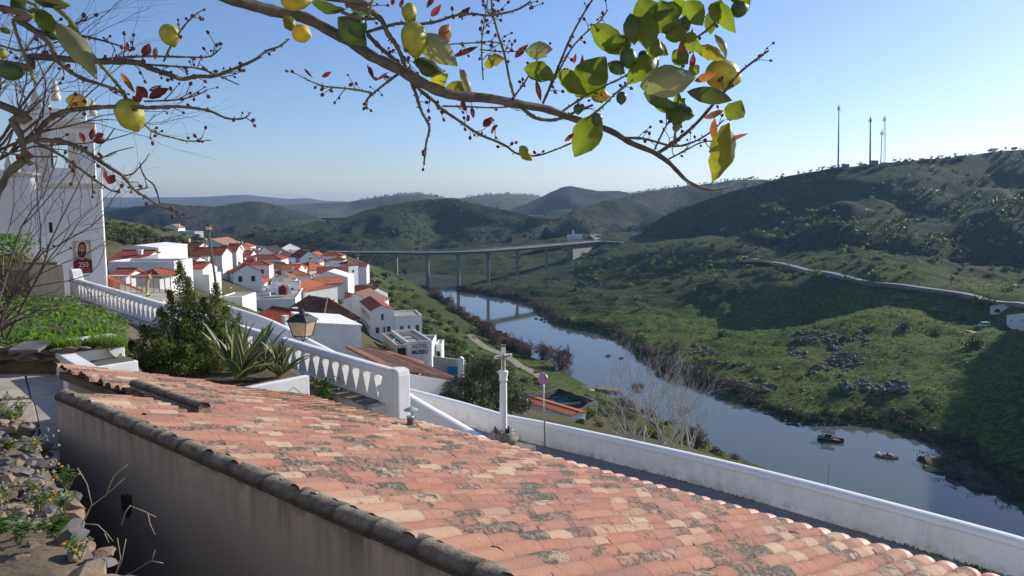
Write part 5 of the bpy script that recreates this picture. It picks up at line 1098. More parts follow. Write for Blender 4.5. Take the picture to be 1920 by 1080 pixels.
ks = list(J); me = bpy.data.meshes.new('body'); me.from_pydata([J[k] for k in ks], [(ks.index(a), ks.index(b)) for a, b in ED], []); body = bpy.data.objects.new('body', me); link(body, wk)
body.modifiers.new('skin', 'SKIN'); body.modifiers.new('sub', 'SUBSURF').levels = 1
for i, k in enumerate(ks): sv_ = me.skin_vertices[0].data[i]; sv_.radius = (RD[k], RD[k]); sv_.use_root = (k == 'pel')
dg = bpy.context.evaluated_depsgraph_get(); me2 = bpy.data.meshes.new_from_object(body.evaluated_get(dg)); body.modifiers.clear(); body.data = me2; me2.name = 'body'
for mm in ('cloth_beige', 'cloth_vis', 'skin', 'hair', 'boot'): me2.materials.append(MAT[mm])
for p in me2.polygons:
    c = p.center; p.use_smooth = True
    p.material_index = 4 if c.z < .11 else 1 if c.z < .30 else 3 if c.z > 1.66 or (c.z > 1.58 and c.x < .15) else 2 if c.z > 1.50 or (c.x > .36 and c.z < 1.3 and c.z > 1.05) else 0
# ---------------------------------------------------------------- town houses
def house(name, label, A, B, D, Hw, roof='gx', rise=1.2, rc='roof_red', wc='plaster', win=(), winr=(), winl=(), chim=(), ap=.5, over=.3, ribs=0, base=4.0, trim=None, cat='house', group='houses of the town'):
    """A, B: eave corners of the facing wall as (px, py, distance); D: depth away from us; windows as (fraction along, fraction up, width, height)"""
    a, b = PY(*A), PY(*B); z = (a.z + b.z) / 2; u = Vector((b.x - a.x, b.y - a.y, 0)); L = u.length; rz = math.atan2(u.y, u.x)
    root = thing(name, (a.x, a.y, z - Hw), label, cat, group, rz); m = MB(); H = Hw
    th = .18
    if roof == 'gx': end = [(0, 0, -base), (0, D, -base), (0, D, H), (0, D / 2, H + rise), (0, 0, H)]; m.prism(end, (L, 0, 0))
    elif roof == 'gy': end = [(0, 0, -base), (L, 0, -base), (L, 0, H), (ap * L, 0, H + rise), (0, 0, H)]; m.prism(end, (0, D, 0))
    elif roof == 'shedr': end = [(0, 0, -base), (L, 0, -base), (L, 0, H), (0, 0, H + rise)]; m.prism(end, (0, D, 0))
    elif roof == 'shedl': end = [(0, 0, -base), (L, 0, -base), (L, 0, H + rise), (0, 0, H)]; m.prism(end, (0, D, 0))
    elif roof == 'shedf': end = [(0, 0, -base), (0, D, -base), (0, D, H + rise), (0, 0, H)]; m.prism(end, (L, 0, 0))
    else: m.box(0, L, 0, D, -base, H)
    m.build('wall', wc, root, local=True)
    def slope(nm, p00, p10, p01, p11, th_=.14):
        """p00-p10 along the eave, p01-p11 along the ridge"""
        P = [Vector(p) for p in (p00, p10, p11, p01)]; m = MB(); nrm = (P[1] - P[0]).cross(P[3] - P[0]).normalized(); nrm = nrm if nrm.z > 0 else -nrm
        if ribs and (P[1] - P[0]).length > .5:
            W = (P[1] - P[0]).length; n = max(4, int(W / ribs) * 4); vs = []
            for i in range(n + 1):
                f = i / n; h = (.0, .08, .12, .08)[i % 4] * (ribs / .22)
                vs += [P[0].lerp(P[1], f) + nrm * h, P[3].lerp(P[2], f) + nrm * h]
            m.add(vs, [(2 * i, 2 * i + 2, 2 * i + 3, 2 * i + 1) for i in range(n)]); m.prism([p - nrm * .03 for p in P], -nrm * .08)
        else: m.prism([p + nrm * .01 for p in P], nrm * th_)
        return m.build(nm, rc, root, local=True)
    o_ = over; dz = lambda r, w: r * o_ / max(w, .1)
    rf = None
    if roof == 'gx':
        k = dz(rise, D / 2); rf = slope('roof', (-.2, -o_, H - k), (L + .2, -o_, H - k), (-.2, D / 2, H + rise), (L + .2, D / 2, H + rise)); slope('roof', (-.2, D + o_, H - k), (L + .2, D + o_, H - k), (-.2, D / 2, H + rise), (L + .2, D / 2, H + rise))
        MB().tube([(-.2, D / 2, H + rise + .14), (L + .2, D / 2, H + rise + .14)], .12, 6).build('ridge', rc, root, local=True)
    elif roof == 'gy':
        k = dz(rise, ap * L); k2 = dz(rise, (1 - ap) * L); rf = slope('roof', (-o_, -.15, H - k), (-o_, D, H - k), (ap * L, -.15, H + rise), (ap * L, D, H + rise)); slope('roof', (L + o_, -.15, H - k2), (L + o_, D, H - k2), (ap * L, -.15, H + rise), (ap * L, D, H + rise))
    elif roof == 'hip':
        hl = min(L, D) / 2; e = [(-o_, -o_, H), (L + o_, -o_, H), (L + o_, D + o_, H), (-o_, D + o_, H)]; r0, r1 = ((hl, D / 2, H + rise), (L - hl, D / 2, H + rise)) if L >= D else ((L / 2, hl, H + rise), (L / 2, D - hl, H + rise))
        if L >= D: F_ = [(e[0], e[1], r0, r1), (e[1], e[2], r1, r1), (e[3], e[2], r0, r1), (e[0], e[3], r0, r0)]
        else: F_ = [(e[0], e[1], r0, r0), (e[1], e[2], r0, r1), (e[3], e[2], r1, r1), (e[0], e[3], r0, r1)]
        for a_, b_, c_, d_ in F_: rf = slope('roof', a_, b_, c_, d_, .10)
        for a_, b_ in zip(e, (r0, r1, r1, r0) if L >= D else (r0, r0, r1, r1)): MB().tube([Vector(a_) + UP * .1, Vector(b_) + UP * .14], .11, 6).build('hip_ridge', rc if rc != 'roof_ribbed' else 'roof_pink', root, local=True)
    elif roof in ('shedr', 'shedl'):
        zl, zr_ = (H + rise, H) if roof == 'shedr' else (H, H + rise); rf = slope('roof', (-.1, -.1, zl), (-.1, D, zl), (L + .1, -.1, zr_), (L + .1, D, zr_))
    elif roof == 'shedf': k = dz(rise, D); rf = slope('roof', (-.1, -o_, H - k), (L + .1, -o_, H - k), (-.1, D, H + rise), (L + .1, D, H + rise))
    else:
        m = MB(); p = .22; h = rise
        m.box(0, L, 0, p, H, H + h); m.box(0, L, D - p, D, H, H + h); m.box(0, p, p, D - p, H, H + h); m.box(L - p, L, p, D - p, H, H + h); m.build('parapet', wc, root, local=True)
        rf = MB().box(p, L - p, p, D - p, H, H + .03).build('roof_deck', rc, root, local=True)
    def window(face, f, g, w, h):
        zc = g * H
        if face == 'f': c, ux, ny = Vector((f * L, 0, zc)), Vector((1, 0, 0)), Vector((0, -1, 0))
        elif face == 'r': c, ux, ny = Vector((L, f * D, zc)), Vector((0, 1, 0)), Vector((1, 0, 0))
        else: c, ux, ny = Vector((0, f * D, zc)), Vector((0, 1, 0)), Vector((-1, 0, 0))
        m = MB(); t = .07
        for sx in (-1, 1): m.obox(c + ux * (sx * (w / 2 + t / 2)) + ny * .03, ux, ny, UP, t / 2, .04, h / 2 + t)
        for sz in (-1, 1): m.obox(c + UP * (sz * (h / 2 + t / 2)) + ny * .03, ux, ny, UP, w / 2, .04, t / 2)
        fr = m.build('window', 'frame' if trim is None else trim, root, local=True)
        MB().obox(c + ny * .012, ux, ny, UP, w / 2, .01, h / 2).build('pane', 'glass_dark', fr, local=True)
    for q in win: window('f', *q)
    for q in winr: window('r', *q)
    for q in winl: window('l', *q)
    for (f, g_, hh) in chim:
        x, y = f * L, g_ * D; m = MB(); m.box(x - .28, x + .28, y - .22, y + .22, H - .2, H + hh); ck = m.build('chimney', 'plaster_clean', root, local=True)
        MB().box(x - .34, x + .34, y - .28, y + .28, H + hh, H + hh + .12).build('chimney_cap', 'plaster_clean', ck, local=True)
    return root
W2 = ((.25, .72, .9, 1.2), (.6, .72, .9, 1.2), (.85, .72, .9, 1.2))
T = 'townhouse'
house(T, 'large white house with low gable at far left beside the church', (222, 467, 112), (297, 465, 112), 10, 6, 'gy', .35, 'plaster_clean', win=((.78, .78, 1.9, .6),), ap=.42, over=.05)
house(T, 'white house with broad red roof and round chimney left of the worker', (203, 491, 98), (264, 490, 98), 8, 4, 'gx', 1.1, 'roof_red', chim=((.72, .3, 1.3),))
house(T, 'white lean-to with steep sloping wall top behind the worker', (236, 493, 92), (297, 493, 92), 6, 4, 'shedl', 1.0, 'plaster_clean', over=.05)
house(T, 'long low white terrace house directly behind the worker', (203, 497, 86), (326, 493, 86), 5, 4, 'flat', .3, 'terrace_deck', win=((.32, .45, 1.0, .35),))
house(T, 'small red roof low behind the terrace railing at left', (204, 518, 74), (236, 520, 74), 4, 3, 'gx', .5, 'roof_red')
house(T, 'small red hipped roof right beside the worker', (256, 521, 72), (299, 521, 72), 4, 3, 'hip', .55, 'roof_red')
house(T, 'tall white gabled house in blue shade behind the lamp post', (371, 459, 290), (419, 459, 290), 18, 7.5, 'gy', 2.2, 'roof_pink', win=((.3, .25, 1.2, 1.2),), chim=((.25, .1, 2.0),))
house(T, 'white house with red roof and two upper windows right of the lamp post', (420, 471, 288), (445, 471, 288), 9, 4.2, 'gx', 2.6, 'roof_red', win=((.3, .72, 1, 1.1), (.72, .72, 1, 1.1), (.3, .2, 1, 1.6), (.75, .2, 1.6, 1.4)), chim=((.75, .6, 3.2),))
house(T, 'low white house with red roof adjoining the two-window house', (445, 479, 292), (470, 479, 292), 7, 3.4, 'gx', 1.7, 'roof_red', win=((.2, .4, 1.2, 1.2), (.7, .4, 1.2, 1.2)))
house(T, 'white house with brown hipped roof below the bare reddish trees', (455, 473, 335), (481, 473, 335), 8, 3.5, 'gx', 2.0, 'roof_brown', win=((.5, .5, .8, 1.0),))
house(T, 'white gabled barn with black roof slope at top of the street', (480, 476, 312), (518, 478, 312), 16, 3.6, 'gy', 2.9, 'roof_dark', win=((.62, .3, .7, .7),), ap=.42)
house(T, 'big white house with black roof and bright right gable at the top of town', (500, 465, 372), (526, 466, 366), 12, 6.0, 'gx', 2.4, 'roof_dark', win=((.25, .7, .8, 1.2), (.55, .5, .8, 1.4), (.75, .7, .8, 1.2)), winr=((.5, .8, .8, 1.0),))
house(T, 'long white house with hipped red roof left of the upper street', (453, 487, 272), (527, 487, 272), 9, 3.5, 'hip', 1.6, 'roof_red', wc='plaster')
house(T, 'low red-roofed house in front of the long hipped roof, left part', (441, 497, 256), (476, 498, 256), 7, 3.0, 'gx', 1.5, 'roof_red', chim=((.3, .5, 1.9), (.9, .5, 1.9)))
house(T, 'low red-roofed house in front of the long hipped roof, right part', (476, 499, 250), (526, 499, 250), 7, 3.4, 'gx', 1.0, 'roof_red')
house(T, 'old house with mossy brown roof and pointed white chimney', (460, 513, 236), (524, 512, 236), 12, 3.4, 'gx', 2.6, 'roof_brown', chim=((.42, .35, 3.4),))
house(T, 'house with pale lavender gable behind the orange roofs', (402, 512, 226), (482, 513, 222), 9, 4, 'gy', 1.9, 'roof_orange', ap=.44, chim=((.2, .1, 1.6),))
house(T, 'white two-storey house with large orange roof and windows on its bright side', (441, 532, 190), (467, 525, 205), 13, 5.6, 'gx', 2.2, 'roof_orange', win=((.12, .7, .7, 1.5), (.35, .7, .7, 1.5), (.58, .7, .7, 1.5), (.85, .72, 1.0, 2.0), (.15, .22, .8, 1.2), (.5, .22, .8, 1.2), (.8, .22, .8, 1.2)), winl=((.75, .35, 2.2, 1.6),), chim=((.1, .82, 2.6), (.5, .75, 2.6)))
house(T, 'white house behind the orange-roofed one with dark upstairs windows', (467, 525, 206), (490, 519, 222), 11, 5.2, 'gx', 1.6, 'roof_orange', win=((.3, .6, .7, 1.3), (.55, .6, .7, 1.3), (.88, .55, 1.4, 1.6)))
house(T, 'narrow white house with stepped walls left of the brown roofs', (495, 531, 205), (516, 515, 232), 8, 4.8, 'gx', 1.0, 'roof_orange', win=((.3, .6, 1.2, .8), (.7, .55, .8, 1.4)))
house(T, 'brown-roofed white house at the corner of the upper street', (520, 521, 222), (538, 514, 240), 10, 4, 'gx', 1.9, 'roof_brown')
house(T, 'small house with blue-shaded gable and brown roof behind the red hut', (494, 540, 188), (545, 538, 188), 7, 3.6, 'gy', 1.9, 'roof_brown', ap=.68, chim=((.9, .3, 1.3),))
tb = house(T, 'flat-roofed white building with broad beige roof terrace', (455, 563, 150), (554, 563, 152), 20, 4.2, 'flat', .25, 'terrace_deck', win=((.86, .35, 1.3, 1.9), (.95, .35, 1.0, 1.9)))
house(T, 'plain bright white cube house right of the juniper bush', (412, 562, 128), (454, 555, 128), 7, 4.5, 'flat', .2, 'terrace_deck')
house(T, 'white house with dark brown roof hidden behind the ramp wall', (462, 603, 84), (523, 610, 80), 7, 4, 'gx', 1.1, 'roof_red', ribs=.3, chim=((1.02, .1, 1.0),))
house(T, 'house with steep ribbed brown hip roof below the lantern', (606, 604, 96), (668, 600, 100), 9.5, 3.6, 'hip', 2.75, 'roof_ribbed', ribs=.36, over=.45, chim=((-.38, .35, 1.9),))
house(T, 'large blank white house wall just beyond the balustrade', (582, 607, 60), (677, 625, 62), 7, 5.5, 'shedr', .55, 'plaster_clean', over=.05)
house(T, 'white house with tall side face and orange roof left of the stained wall', (572, 541, 186), (606, 535, 196), 8, 5.4, 'gx', 1.3, 'roof_orange', wc='plaster', win=((.12, .55, .5, 1.3), (.3, .55, .5, 1.3), (.46, .55, .5, 1.3)), winl=())
house(T, 'small white block with orange roof edge before the stained wall', (598, 547, 178), (618, 544, 178), 6, 4.4, 'shedf', .5, 'roof_orange', win=((.8, .35, 1.2, 1.6),))
house(T, 'tiny white outbuilding with orange roof in the courtyard', (616, 564, 172), (627, 562, 172), 3, 3, 'shedf', .4, 'roof_orange')
house(T, 'tall house with grey stained wall and orange roof edge', (598, 526, 199), (645, 537, 204), 7, 6.6, 'gx', 1.2, 'roof_orange', wc='plaster_stained', winr=((.5, .6, .8, 1.2),))
house(T, 'white house with lavender gable behind the stained wall', (588, 521, 226), (652, 520, 226), 9, 5.2, 'gy', 1.8, 'plaster_clean', ap=.42, over=.05)
tw = house('corner_tower', 'white square tower with blue trim and small red pyramid roof', (651, 496, 258), (673, 495, 262), 4.2, 7.0, 'hip', 1.1, 'roof_red', wc='plaster_clean', win=((.5, .66, .7, .7), (.38, .1, 1.0, 1.8)), over=.35, cat='tower', group=None)
Lt = (PY(673, 495, 262) - PY(651, 496, 258)).xy.length
m = MB(); m.box(-.06, Lt + .06, -.06, 4.26, 6.45, 6.75); m.build('blue_band', 'blue_paint', tw, local=True); m = MB()
for x in (-.03, Lt - .22): m.box(x, x + .25, -.04, -.005, -2, 6.44)
m.build('blue_corner', 'blue_paint', tw, local=True)
house(T, 'white house with hipped red roof at the bridge end of town', (602, 481, 335), (641, 480, 335), 8, 3.6, 'hip', 1.7, 'roof_red', win=((.2, .5, .8, .9), (.5, .5, .8, .9), (.9, .5, 1.0, 1.2)))
house(T, 'smaller hipped red-roofed house just behind the blue-trimmed tower', (617, 489, 302), (644, 488, 302), 6, 3.2, 'hip', 1.2, 'roof_red')
house(T, 'small red-roofed house right of the blue-trimmed tower', (672, 500, 288), (687, 500, 288), 6, 2.8, 'gx', 1.1, 'roof_red')
hb = house(T, 'house with orange hipped roof and blue arched facade', (580, 507, 244), (617, 504, 252), 9, 4.6, 'hip', 2.4, 'roof_orange', wc='plaster_cream', winl=((.3, .4, .7, 1.4), (.6, .4, .7, 1.4)))
m = MB()
for k in range(3):
    cx = 1.0 + k * 1.25; hh = 2.6 + (.5 if k == 1 else 0)
    m.tube([(cx - .55, -.05, 1.6)] + [(cx - .55 * math.cos(math.pi * q / 8), -.05, hh + .55 * math.sin(math.pi * q / 8)) for q in range(9)] + [(cx + .55, -.05, 1.6)], .11, 5)
m.build('arch_trim', 'blue_paint', hb, local=True)
house(T, 'long red-roofed house left of the blue-trimmed tower', (594, 514, 238), (652, 511, 240), 7, 3.6, 'gx', 1.6, 'roof_red', trim='blue_paint')
house(T, 'big white warehouse with dark red roof and three windows facing us', (563, 484, 300), (599, 483, 304), 15, 5.4, 'gy', 2.6, 'roof_red', win=((.15, .42, 1.2, 2.0), (.47, .42, 1.2, 2.0), (.8, .42, 1.2, 2.0), (.5, .95, .6, .6)), winl=((.1, .5, .9, 1.6), (.3, .5, .9, 1.6), (.5, .5, .9, 1.6), (.75, .5, .9, 1.6)), ap=.44)
house(T, 'row of pale houses along the upper street behind the warehouse', (532, 474, 350), (566, 472, 352), 12, 5, 'flat', .3, 'terrace_deck', win=((.2, .5, .8, 1.4), (.5, .5, .8, 1.4)))
house(T, 'long white warehouse with red roof and many windows by the road', (650, 548, 252), (691, 553, 246), 9, 3.4, 'gx', 2.0, 'roof_red', win=((.1, .45, .8, 1.5), (.3, .45, .8, 1.5), (.45, .45, .7, 1.4), (.6, .45, .7, 1.4), (.75, .42, .8, 2.0), (.9, .5, .7, 1.2)))
cs = thing('smoke_stack', PY(694.5, 556, 240), 'slim dark red smoke stack beside the long warehouse', 'chimney'); q = PY(694.5, 556, 240); MB().box(q.x - .32, q.x + .32, q.y - .3, q.y + .3, q.z - 2, q.z + 3.3).build('stack', 'red_paint', cs); MB().box(q.x - .38, q.x + .38, q.y - .36, q.y + .36, q.z + 3.3, q.z + 3.5).build('stack_cap', 'red_paint', cs)
house(T, 'lone white farmhouse on the hillside above the town', (294, 428, 425), (334, 427, 425), 9, 3.8, 'gy', 2.0, 'roof_pink', ap=.7, win=((.25, .5, .8, .8), (.5, .5, .8, .8), (.75, .5, .8, .8)), chim=((.95, .3, 2.2),))
house(T, 'low white wall-like house stepping down right of the hillside farmhouse', (335, 430, 410), (365, 438, 400), 5, 3, 'flat', .2, 'terrace_deck')
house(T, 'white house with red roof edge behind the juniper bush top', (350, 504, 122), (380, 504, 122), 6, 6, 'gx', .8, 'roof_red', win=((.85, .2, .8, 1.2),), chim=((.85, .5, 1.6),))
house(T, 'narrow white annex left of the lamp post base', (379, 518, 120), (392, 516, 120), 5, 5, 'flat', .2, 'terrace_deck', win=((.7, .3, .7, 1.2),))
house(T, 'red-roofed house seen either side of the lamp post', (376, 508, 205), (416, 506, 205), 7, 3, 'gx', 1.3, 'roof_red', chim=((.2, .5, 1.6), (.7, .4, 1.6)))
house(T, 'pale low house under the big tree at left', (330, 490, 150), (366, 489, 150), 5, 3, 'gx', .6, 'roof_brown')
house(T, 'white shed-roofed house below the tall gabled house', (398, 497, 236), (440, 496, 236), 6, 3, 'shedf', .6, 'plaster_clean', over=.05)
house(T, 'long grey flat-roofed store at the top of the town', (452, 466, 400), (502, 464, 400), 12, 3, 'flat', .2, 'deck_grey')
house(T, 'small white cottage with red roof in front of the warehouse street', (652, 541, 262), (672, 537, 270), 6, 3, 'gx', 1.0, 'roof_red')
house(T, 'orange-roofed cottage at the street bend below the arched house', (553, 539, 206), (574, 541, 200), 6, 3.4, 'gx', 1.2, 'roof_orange', wc='plaster_cream')
for lab, A, B, D, H, rf, rs, rc, wn in (('red-roofed cottage half hidden by the dark clipped shrubs', (352, 488, 208), (373, 487, 208), 6, 3.5, 'gx', 1.1, 'roof_red', ()), ('plain white block left below the two-window house', (383, 490, 240), (401, 490, 240), 6, 4, 'flat', .3, 'terrace_deck', ((.5, .5, .8, 1),)),
    ('small red-roofed house just right of the lamp post shaft', (418, 499, 244), (441, 499, 244), 6, 3.4, 'gx', 1.2, 'roof_red', ((.3, .5, .7, 1), (.7, .5, .7, 1))), ('white house front low behind the juniper spires', (392, 547, 150), (414, 549, 150), 6, 6, 'flat', .3, 'terrace_deck', ((.4, .6, .8, 1.2),)),
    ('low white house left of the red hut terrace', (466, 546, 176), (496, 542, 176), 7, 4, 'flat', .3, 'terrace_deck', ((.3, .5, .7, 1.1), (.7, .5, .7, 1.1))), ('bright white house end right of the roof terrace', (556, 546, 168), (573, 548, 166), 9, 6, 'shedf', .5, 'roof_orange', ((.5, .6, .6, 1.2),)),
    ('white cottage beside the top of the upper street', (536, 480, 325), (549, 479, 328), 6, 4, 'gx', 1.2, 'roof_red', ((.5, .5, .8, 1.2),)), ('pale house with red roof between lamp post and black-roofed barn', (432, 489, 268), (454, 489, 268), 6, 3, 'gx', 1.1, 'roof_red', ((.5, .5, .8, 1),)),
    ('white house with brown roof left of the arched house', (540, 527, 250), (560, 527, 246), 7, 4, 'gx', 1.4, 'roof_brown', ((.5, .6, .7, 1.1),)), ('white terrace house under the long lavender gable', (378, 525, 172), (402, 523, 172), 7, 5, 'flat', .3, 'terrace_deck', ((.3, .6, .7, 1.2), (.7, .6, .7, 1.2))),
    ('low white yard building below the flat roof terrace', (500, 592, 120), (548, 596, 116), 6, 4, 'flat', .3, 'terrace_deck', ()), ('small white house above the curving road', (632, 557, 218), (648, 560, 214), 6, 4, 'gx', 1.0, 'roof_orange', ((.5, .5, .7, 1.1),))):
    house(T, lab, A, B, D, H, rf, rs, rc, win=wn)
# white retaining walls in the middle of town
for k, (px0, py0, px1, py1, Y, h) in enumerate(((340, 476, 400, 474, 240, 2.0), (372, 490, 410, 489, 228, 2.6), (618, 578, 640, 583, 165, 2.2), (470, 553, 506, 549, 158, 1.4))):
    a, b = PY(px0, py0, Y), PY(px1, py1, Y); lab = ['white garden wall below the big tree', 'white terrace wall right of the dark shrubs', 'white courtyard wall beside the parked cars', 'white stair parapet on the roof terrace'][k]
    t_ = thing('garden_wall', Vector((a.x, a.y, a.z - h)), lab, 'wall'); m = MB(); m.prism([a, b, b - UP * h, a - UP * h], (0, .4, 0)); m.build('wall_body', 'plaster_clean', t_); m = MB(); m.prism([a - Vector((0, .08, 0)), b - Vector((0, .08, 0)), b + Vector((0, -.08, .12)), a + Vector((0, -.08, .12))], (0, .56, 0)); m.build('coping', 'plaster_clean', t_)
# red hut on the roof terrace
q = PY(529.5, 553, 156); hut = thing('red_hut', q, 'dark red timber hut with pointed roof on the beige roof terrace', 'hut')
MB().box(q.x - .8, q.x + .8, q.y, q.y + 1.4, q.z, q.z + 1.55).build('hut_wall', 'red_paint', hut); m = MB(); c_ = q + Vector((0, .7, 2.15)); e_ = [q + Vector(v) for v in ((-.95, -.15, 1.5), (.95, -.15, 1.5), (.95, 1.55, 1.5), (-.95, 1.55, 1.5))]
m.add(e_ + [c_], [(0, 1, 4), (1, 2, 4), (2, 3, 4), (3, 0, 4), (3, 2, 1, 0)]); m.build('hut_roof', 'roof_red', hut); MB().box(q.x + .05, q.x + .5, q.y - .02, q.y, q.z, q.z + 1.2).build('hut_door', 'metal_dark', hut)
# ---------------------------------------------------------------- hotel
G = 'hotel buildings'
h1 = house('hotel_house', 'tall white hotel house with shaded gable and dark red roof slope', (694, 583, 185), (740, 582, 187), 20, 8.2, 'gy', 1.35, 'roof_red', wc='plaster_clean', ap=.46, over=.05, win=((.49, .80, .5, 1.4), (.28, .40, .8, 1.4), (.56, .41, .35, 1.35), (.74, .42, .8, 1.3)), winl=[(.1 + .16 * k, z_, .7, 1.3) for k in range(5) for z_ in (.45, .8)], cat='hotel', group=G)
house('hotel_annex', 'white hotel annex with roof balustrade and blue-framed door', (740, 590, 186), (791, 597, 188), 9, 6, 'flat', .35, 'terrace_deck', wc='plaster_clean', win=((.25, .52, .7, 1.0), (.52, .55, .45, .7), (.83, .50, .75, 1.5)), cat='hotel', group=G)
house('gabled_hotel_house', 'hotel rear house with grey-brown roof and bright white gable', (702, 570, 214), (729, 560, 226), 12, 6, 'gx', 3.0, 'roof_brown', wc='plaster_clean', cat='hotel', group=G)
hw = house('hotel_block', 'modern flat-roofed white hotel block with large HOTEL MUSEU lettering', (763, 645, 160), (809, 641.5, 162), 16, 7, 'flat', .45, 'terrace_deck', wc='plaster_clean', cat='hotel', group=G)
Lh = (PY(809, 641.5, 162) - PY(763, 645, 160)).xy.length
for body, mt, z in (('HOTEL', 'letter_brown', 6.25), ('MUSEU', 'letter_dark', 4.98)):
    cu = bpy.data.curves.new('lettering', 'FONT'); cu.body = body; cu.size = 1.30; cu.align_x = 'CENTER'; cu.align_y = 'CENTER'; cu.extrude = .03; cu.offset = .03
    o = bpy.data.objects.new('lettering', cu); me_ = bpy.data.meshes.new_from_object(o); me_.materials.clear(); me_.materials.append(MAT[mt]); xs_ = [v.co.x for v in me_.vertices]; sc0 = 3.55 / (max(xs_) - min(xs_))
    o = bpy.data.objects.new('lettering', me_); link(o, hw); o.location = (Lh * .52, -.04, z); o.rotation_euler = (R(90), 0, 0); o.scale = (sc0, 1, 1)
for x0, x1, y0, y1 in ((1.6, 4.2, 9.5, 14.5), (1.2, 1.9, 5.5, 6.3), (2.1, 2.8, 5.6, 6.2), (3.2, 4.6, 1.2, 9.0)): MB().box(x0, x1, y0, y1, 7.03, 7.10 + .02 * x0).build('roof_panel', 'deck_grey', hw, local=True)
house('hotel_wing', 'lower cream hotel wing with slit windows and dark glazed front', (743, 650, 158), (762.5, 647.5, 158.8), 15.5, 5.6, 'flat', .3, 'deck_grey', wc='plaster_cream', win=((.5, .68, 1.7, 2.6),), winl=[(.12 + .13 * k, .62, .3, 1.6) for k in range(6)], cat='hotel', group=G)
house('hotel_corner_block', 'slender white hotel corner block with rooftop ducts', (810, 640, 162.5), (818, 634, 172), 9, 8, 'flat', .3, 'deck_grey', wc='plaster_clean', winr=((.3, .5, .6, 1.2),), cat='hotel', group=G)
house('hotel_balcony_block', 'small white hotel block with balcony above the pool wall', (817, 647, 168), (828, 648, 168), 6, 6, 'flat', .25, 'terrace_deck', wc='plaster_clean', win=((.45, .62, .7, 1.7),), cat='hotel', group=G)
pw = thing('pool_wall', PY(845, 702, 158), 'cream wall with bright blue gate beside the hotel', 'wall')
m = MB(); m.prism([PY(812, 668, 160), PY(873, 676, 158), PY(873, 712, 158), PY(812, 712, 160)], (0, .4, 0)); m.build('wall_body', 'plaster_cream', pw)
m = MB(); m.prism([PY(839, 686.5, 157.7), PY(859, 688, 157.6), PY(859, 702, 157.6), PY(839, 701, 157.7)], (0, .1, 0)); m.build('blue_gate', 'blue_gate', pw)
gp = thing('gate_pillar', PY(864, 706, 120), 'tall plain white chimney-like pillar right of the blue gate', 'pillar'); q = PY(864, 706, 120); MB().box(q.x - .48, q.x + .48, q.y, q.y + .9, q.z - 1, q.z + 2.9).build('pillar_body', 'plaster_clean', gp, bevel=.05); m = MB(); m.prism([q + Vector((-.5, -.03, 2.9)), q + Vector((.5, -.03, 2.9)), q + Vector((0, -.03, 3.2))], (0, .95, 0)); m.build('pillar_cap', 'plaster_clean', gp)
# ---------------------------------------------------------------- old house just below the street, tiles seen from above
P1, P2, P3, P4 = PY(652, 651, 58), PY(736, 693, 42), PY(868, 714, 45), PY(735, 660, 64)
oh = thing('old_tiled_house', Vector((P2.x, P2.y, P2.z - 4)), 'old white house with faded pink tile roof below the street wall', 'house', 'houses of the town')
nrm = (P2 - P1).cross(P4 - P1).normalized(); nrm = nrm if nrm.z > 0 else -nrm
m = MB(); n = 120; vs = []
for i in range(n + 1):
    f = i / n; h = (0, .05, .075, .05)[i % 4] + .015 * fb1(f * 40, 1, 2, 3); vs += [P2.lerp(P3, f) + nrm * h, P2.lerp(P3, f).lerp(P1.lerp(P4, f), .5) + nrm * (h + .03 * fb1(f * 9, 3, 2, 6)), P1.lerp(P4, f) + nrm * h]
m.add(vs, [(3 * i + k, 3 * i + 3 + k, 3 * i + 4 + k, 3 * i + 1 + k) for i in range(n) for k in (0, 1)]); m.build('roof', 'roof_pink', oh)
m = MB(); q = [P1 - UP * .12, P2 - UP * .12]; m.prism([q[0], q[1], q[1] - UP * 5, q[0] - UP * 5], Vector((.2, .25, 0))); q = [P2 - UP * .12, P3 - UP * .12]; m.prism([q[0] + Vector((.03, -.03, 0)), q[1], q[1] - UP * 5, q[0] - UP * 5 + Vector((.03, -.03, 0))], Vector((0, .3, 0))); m.prism([P1 - UP * .12, P4 - UP * .12, P4 - UP * 5, P1 - UP * 5], (0, .2, 0)); m.build('wall', 'plaster', oh)
m = MB(); Lv = (P2 - P1).length                             # row of tile ends along the verge
for i in range(int(Lv / .26)): c = P1.lerp(P2, (i + .5) / (Lv / .26)); m.tube([c + UP * .02 - Vector((.12, .1, 0)), c + UP * .06 + Vector((.2, .2, 0))], .085, 6)
m.build('verge_tile', 'roof_pink', oh)
d0, d1, d2, d3 = PY(737, 673, 58), PY(790, 686, 53), PY(795, 680, 57), PY(722, 661, 62); dm = thing('roof_dormer', d1 - UP * 1.4, 'small upper tiled roof with stained white wall above the faded pink roof', 'roof')
m = MB(); m.prism([d0, d1 - UP * .1, d2, d3 + UP * .1], UP * .12); m.build('roof', 'roof_orange', dm); m = MB(); m.prism([d0 - UP * .04 + Vector((.1, .1, 0)), d1 - UP * .14 + Vector((-.2, .1, 0)), d1 - UP * 1.2 + Vector((-.2, .1, 0)), d0 - UP * 1.2], (0.1, .3, 0)); m.build('wall', 'plaster_mould', dm)
fb = thing('flower_box', PY(700, 668, 70), 'white concrete flower box with dry brown plants on a roof edge', 'planter'); q0, q1 = PY(688, 655, 70), PY(720, 664, 70); m = MB(); m.prism([q0, q1, q1 - UP * .55, q0 - UP * .55], (.1, .6, 0)); m.build('box', 'plaster_clean', fb)
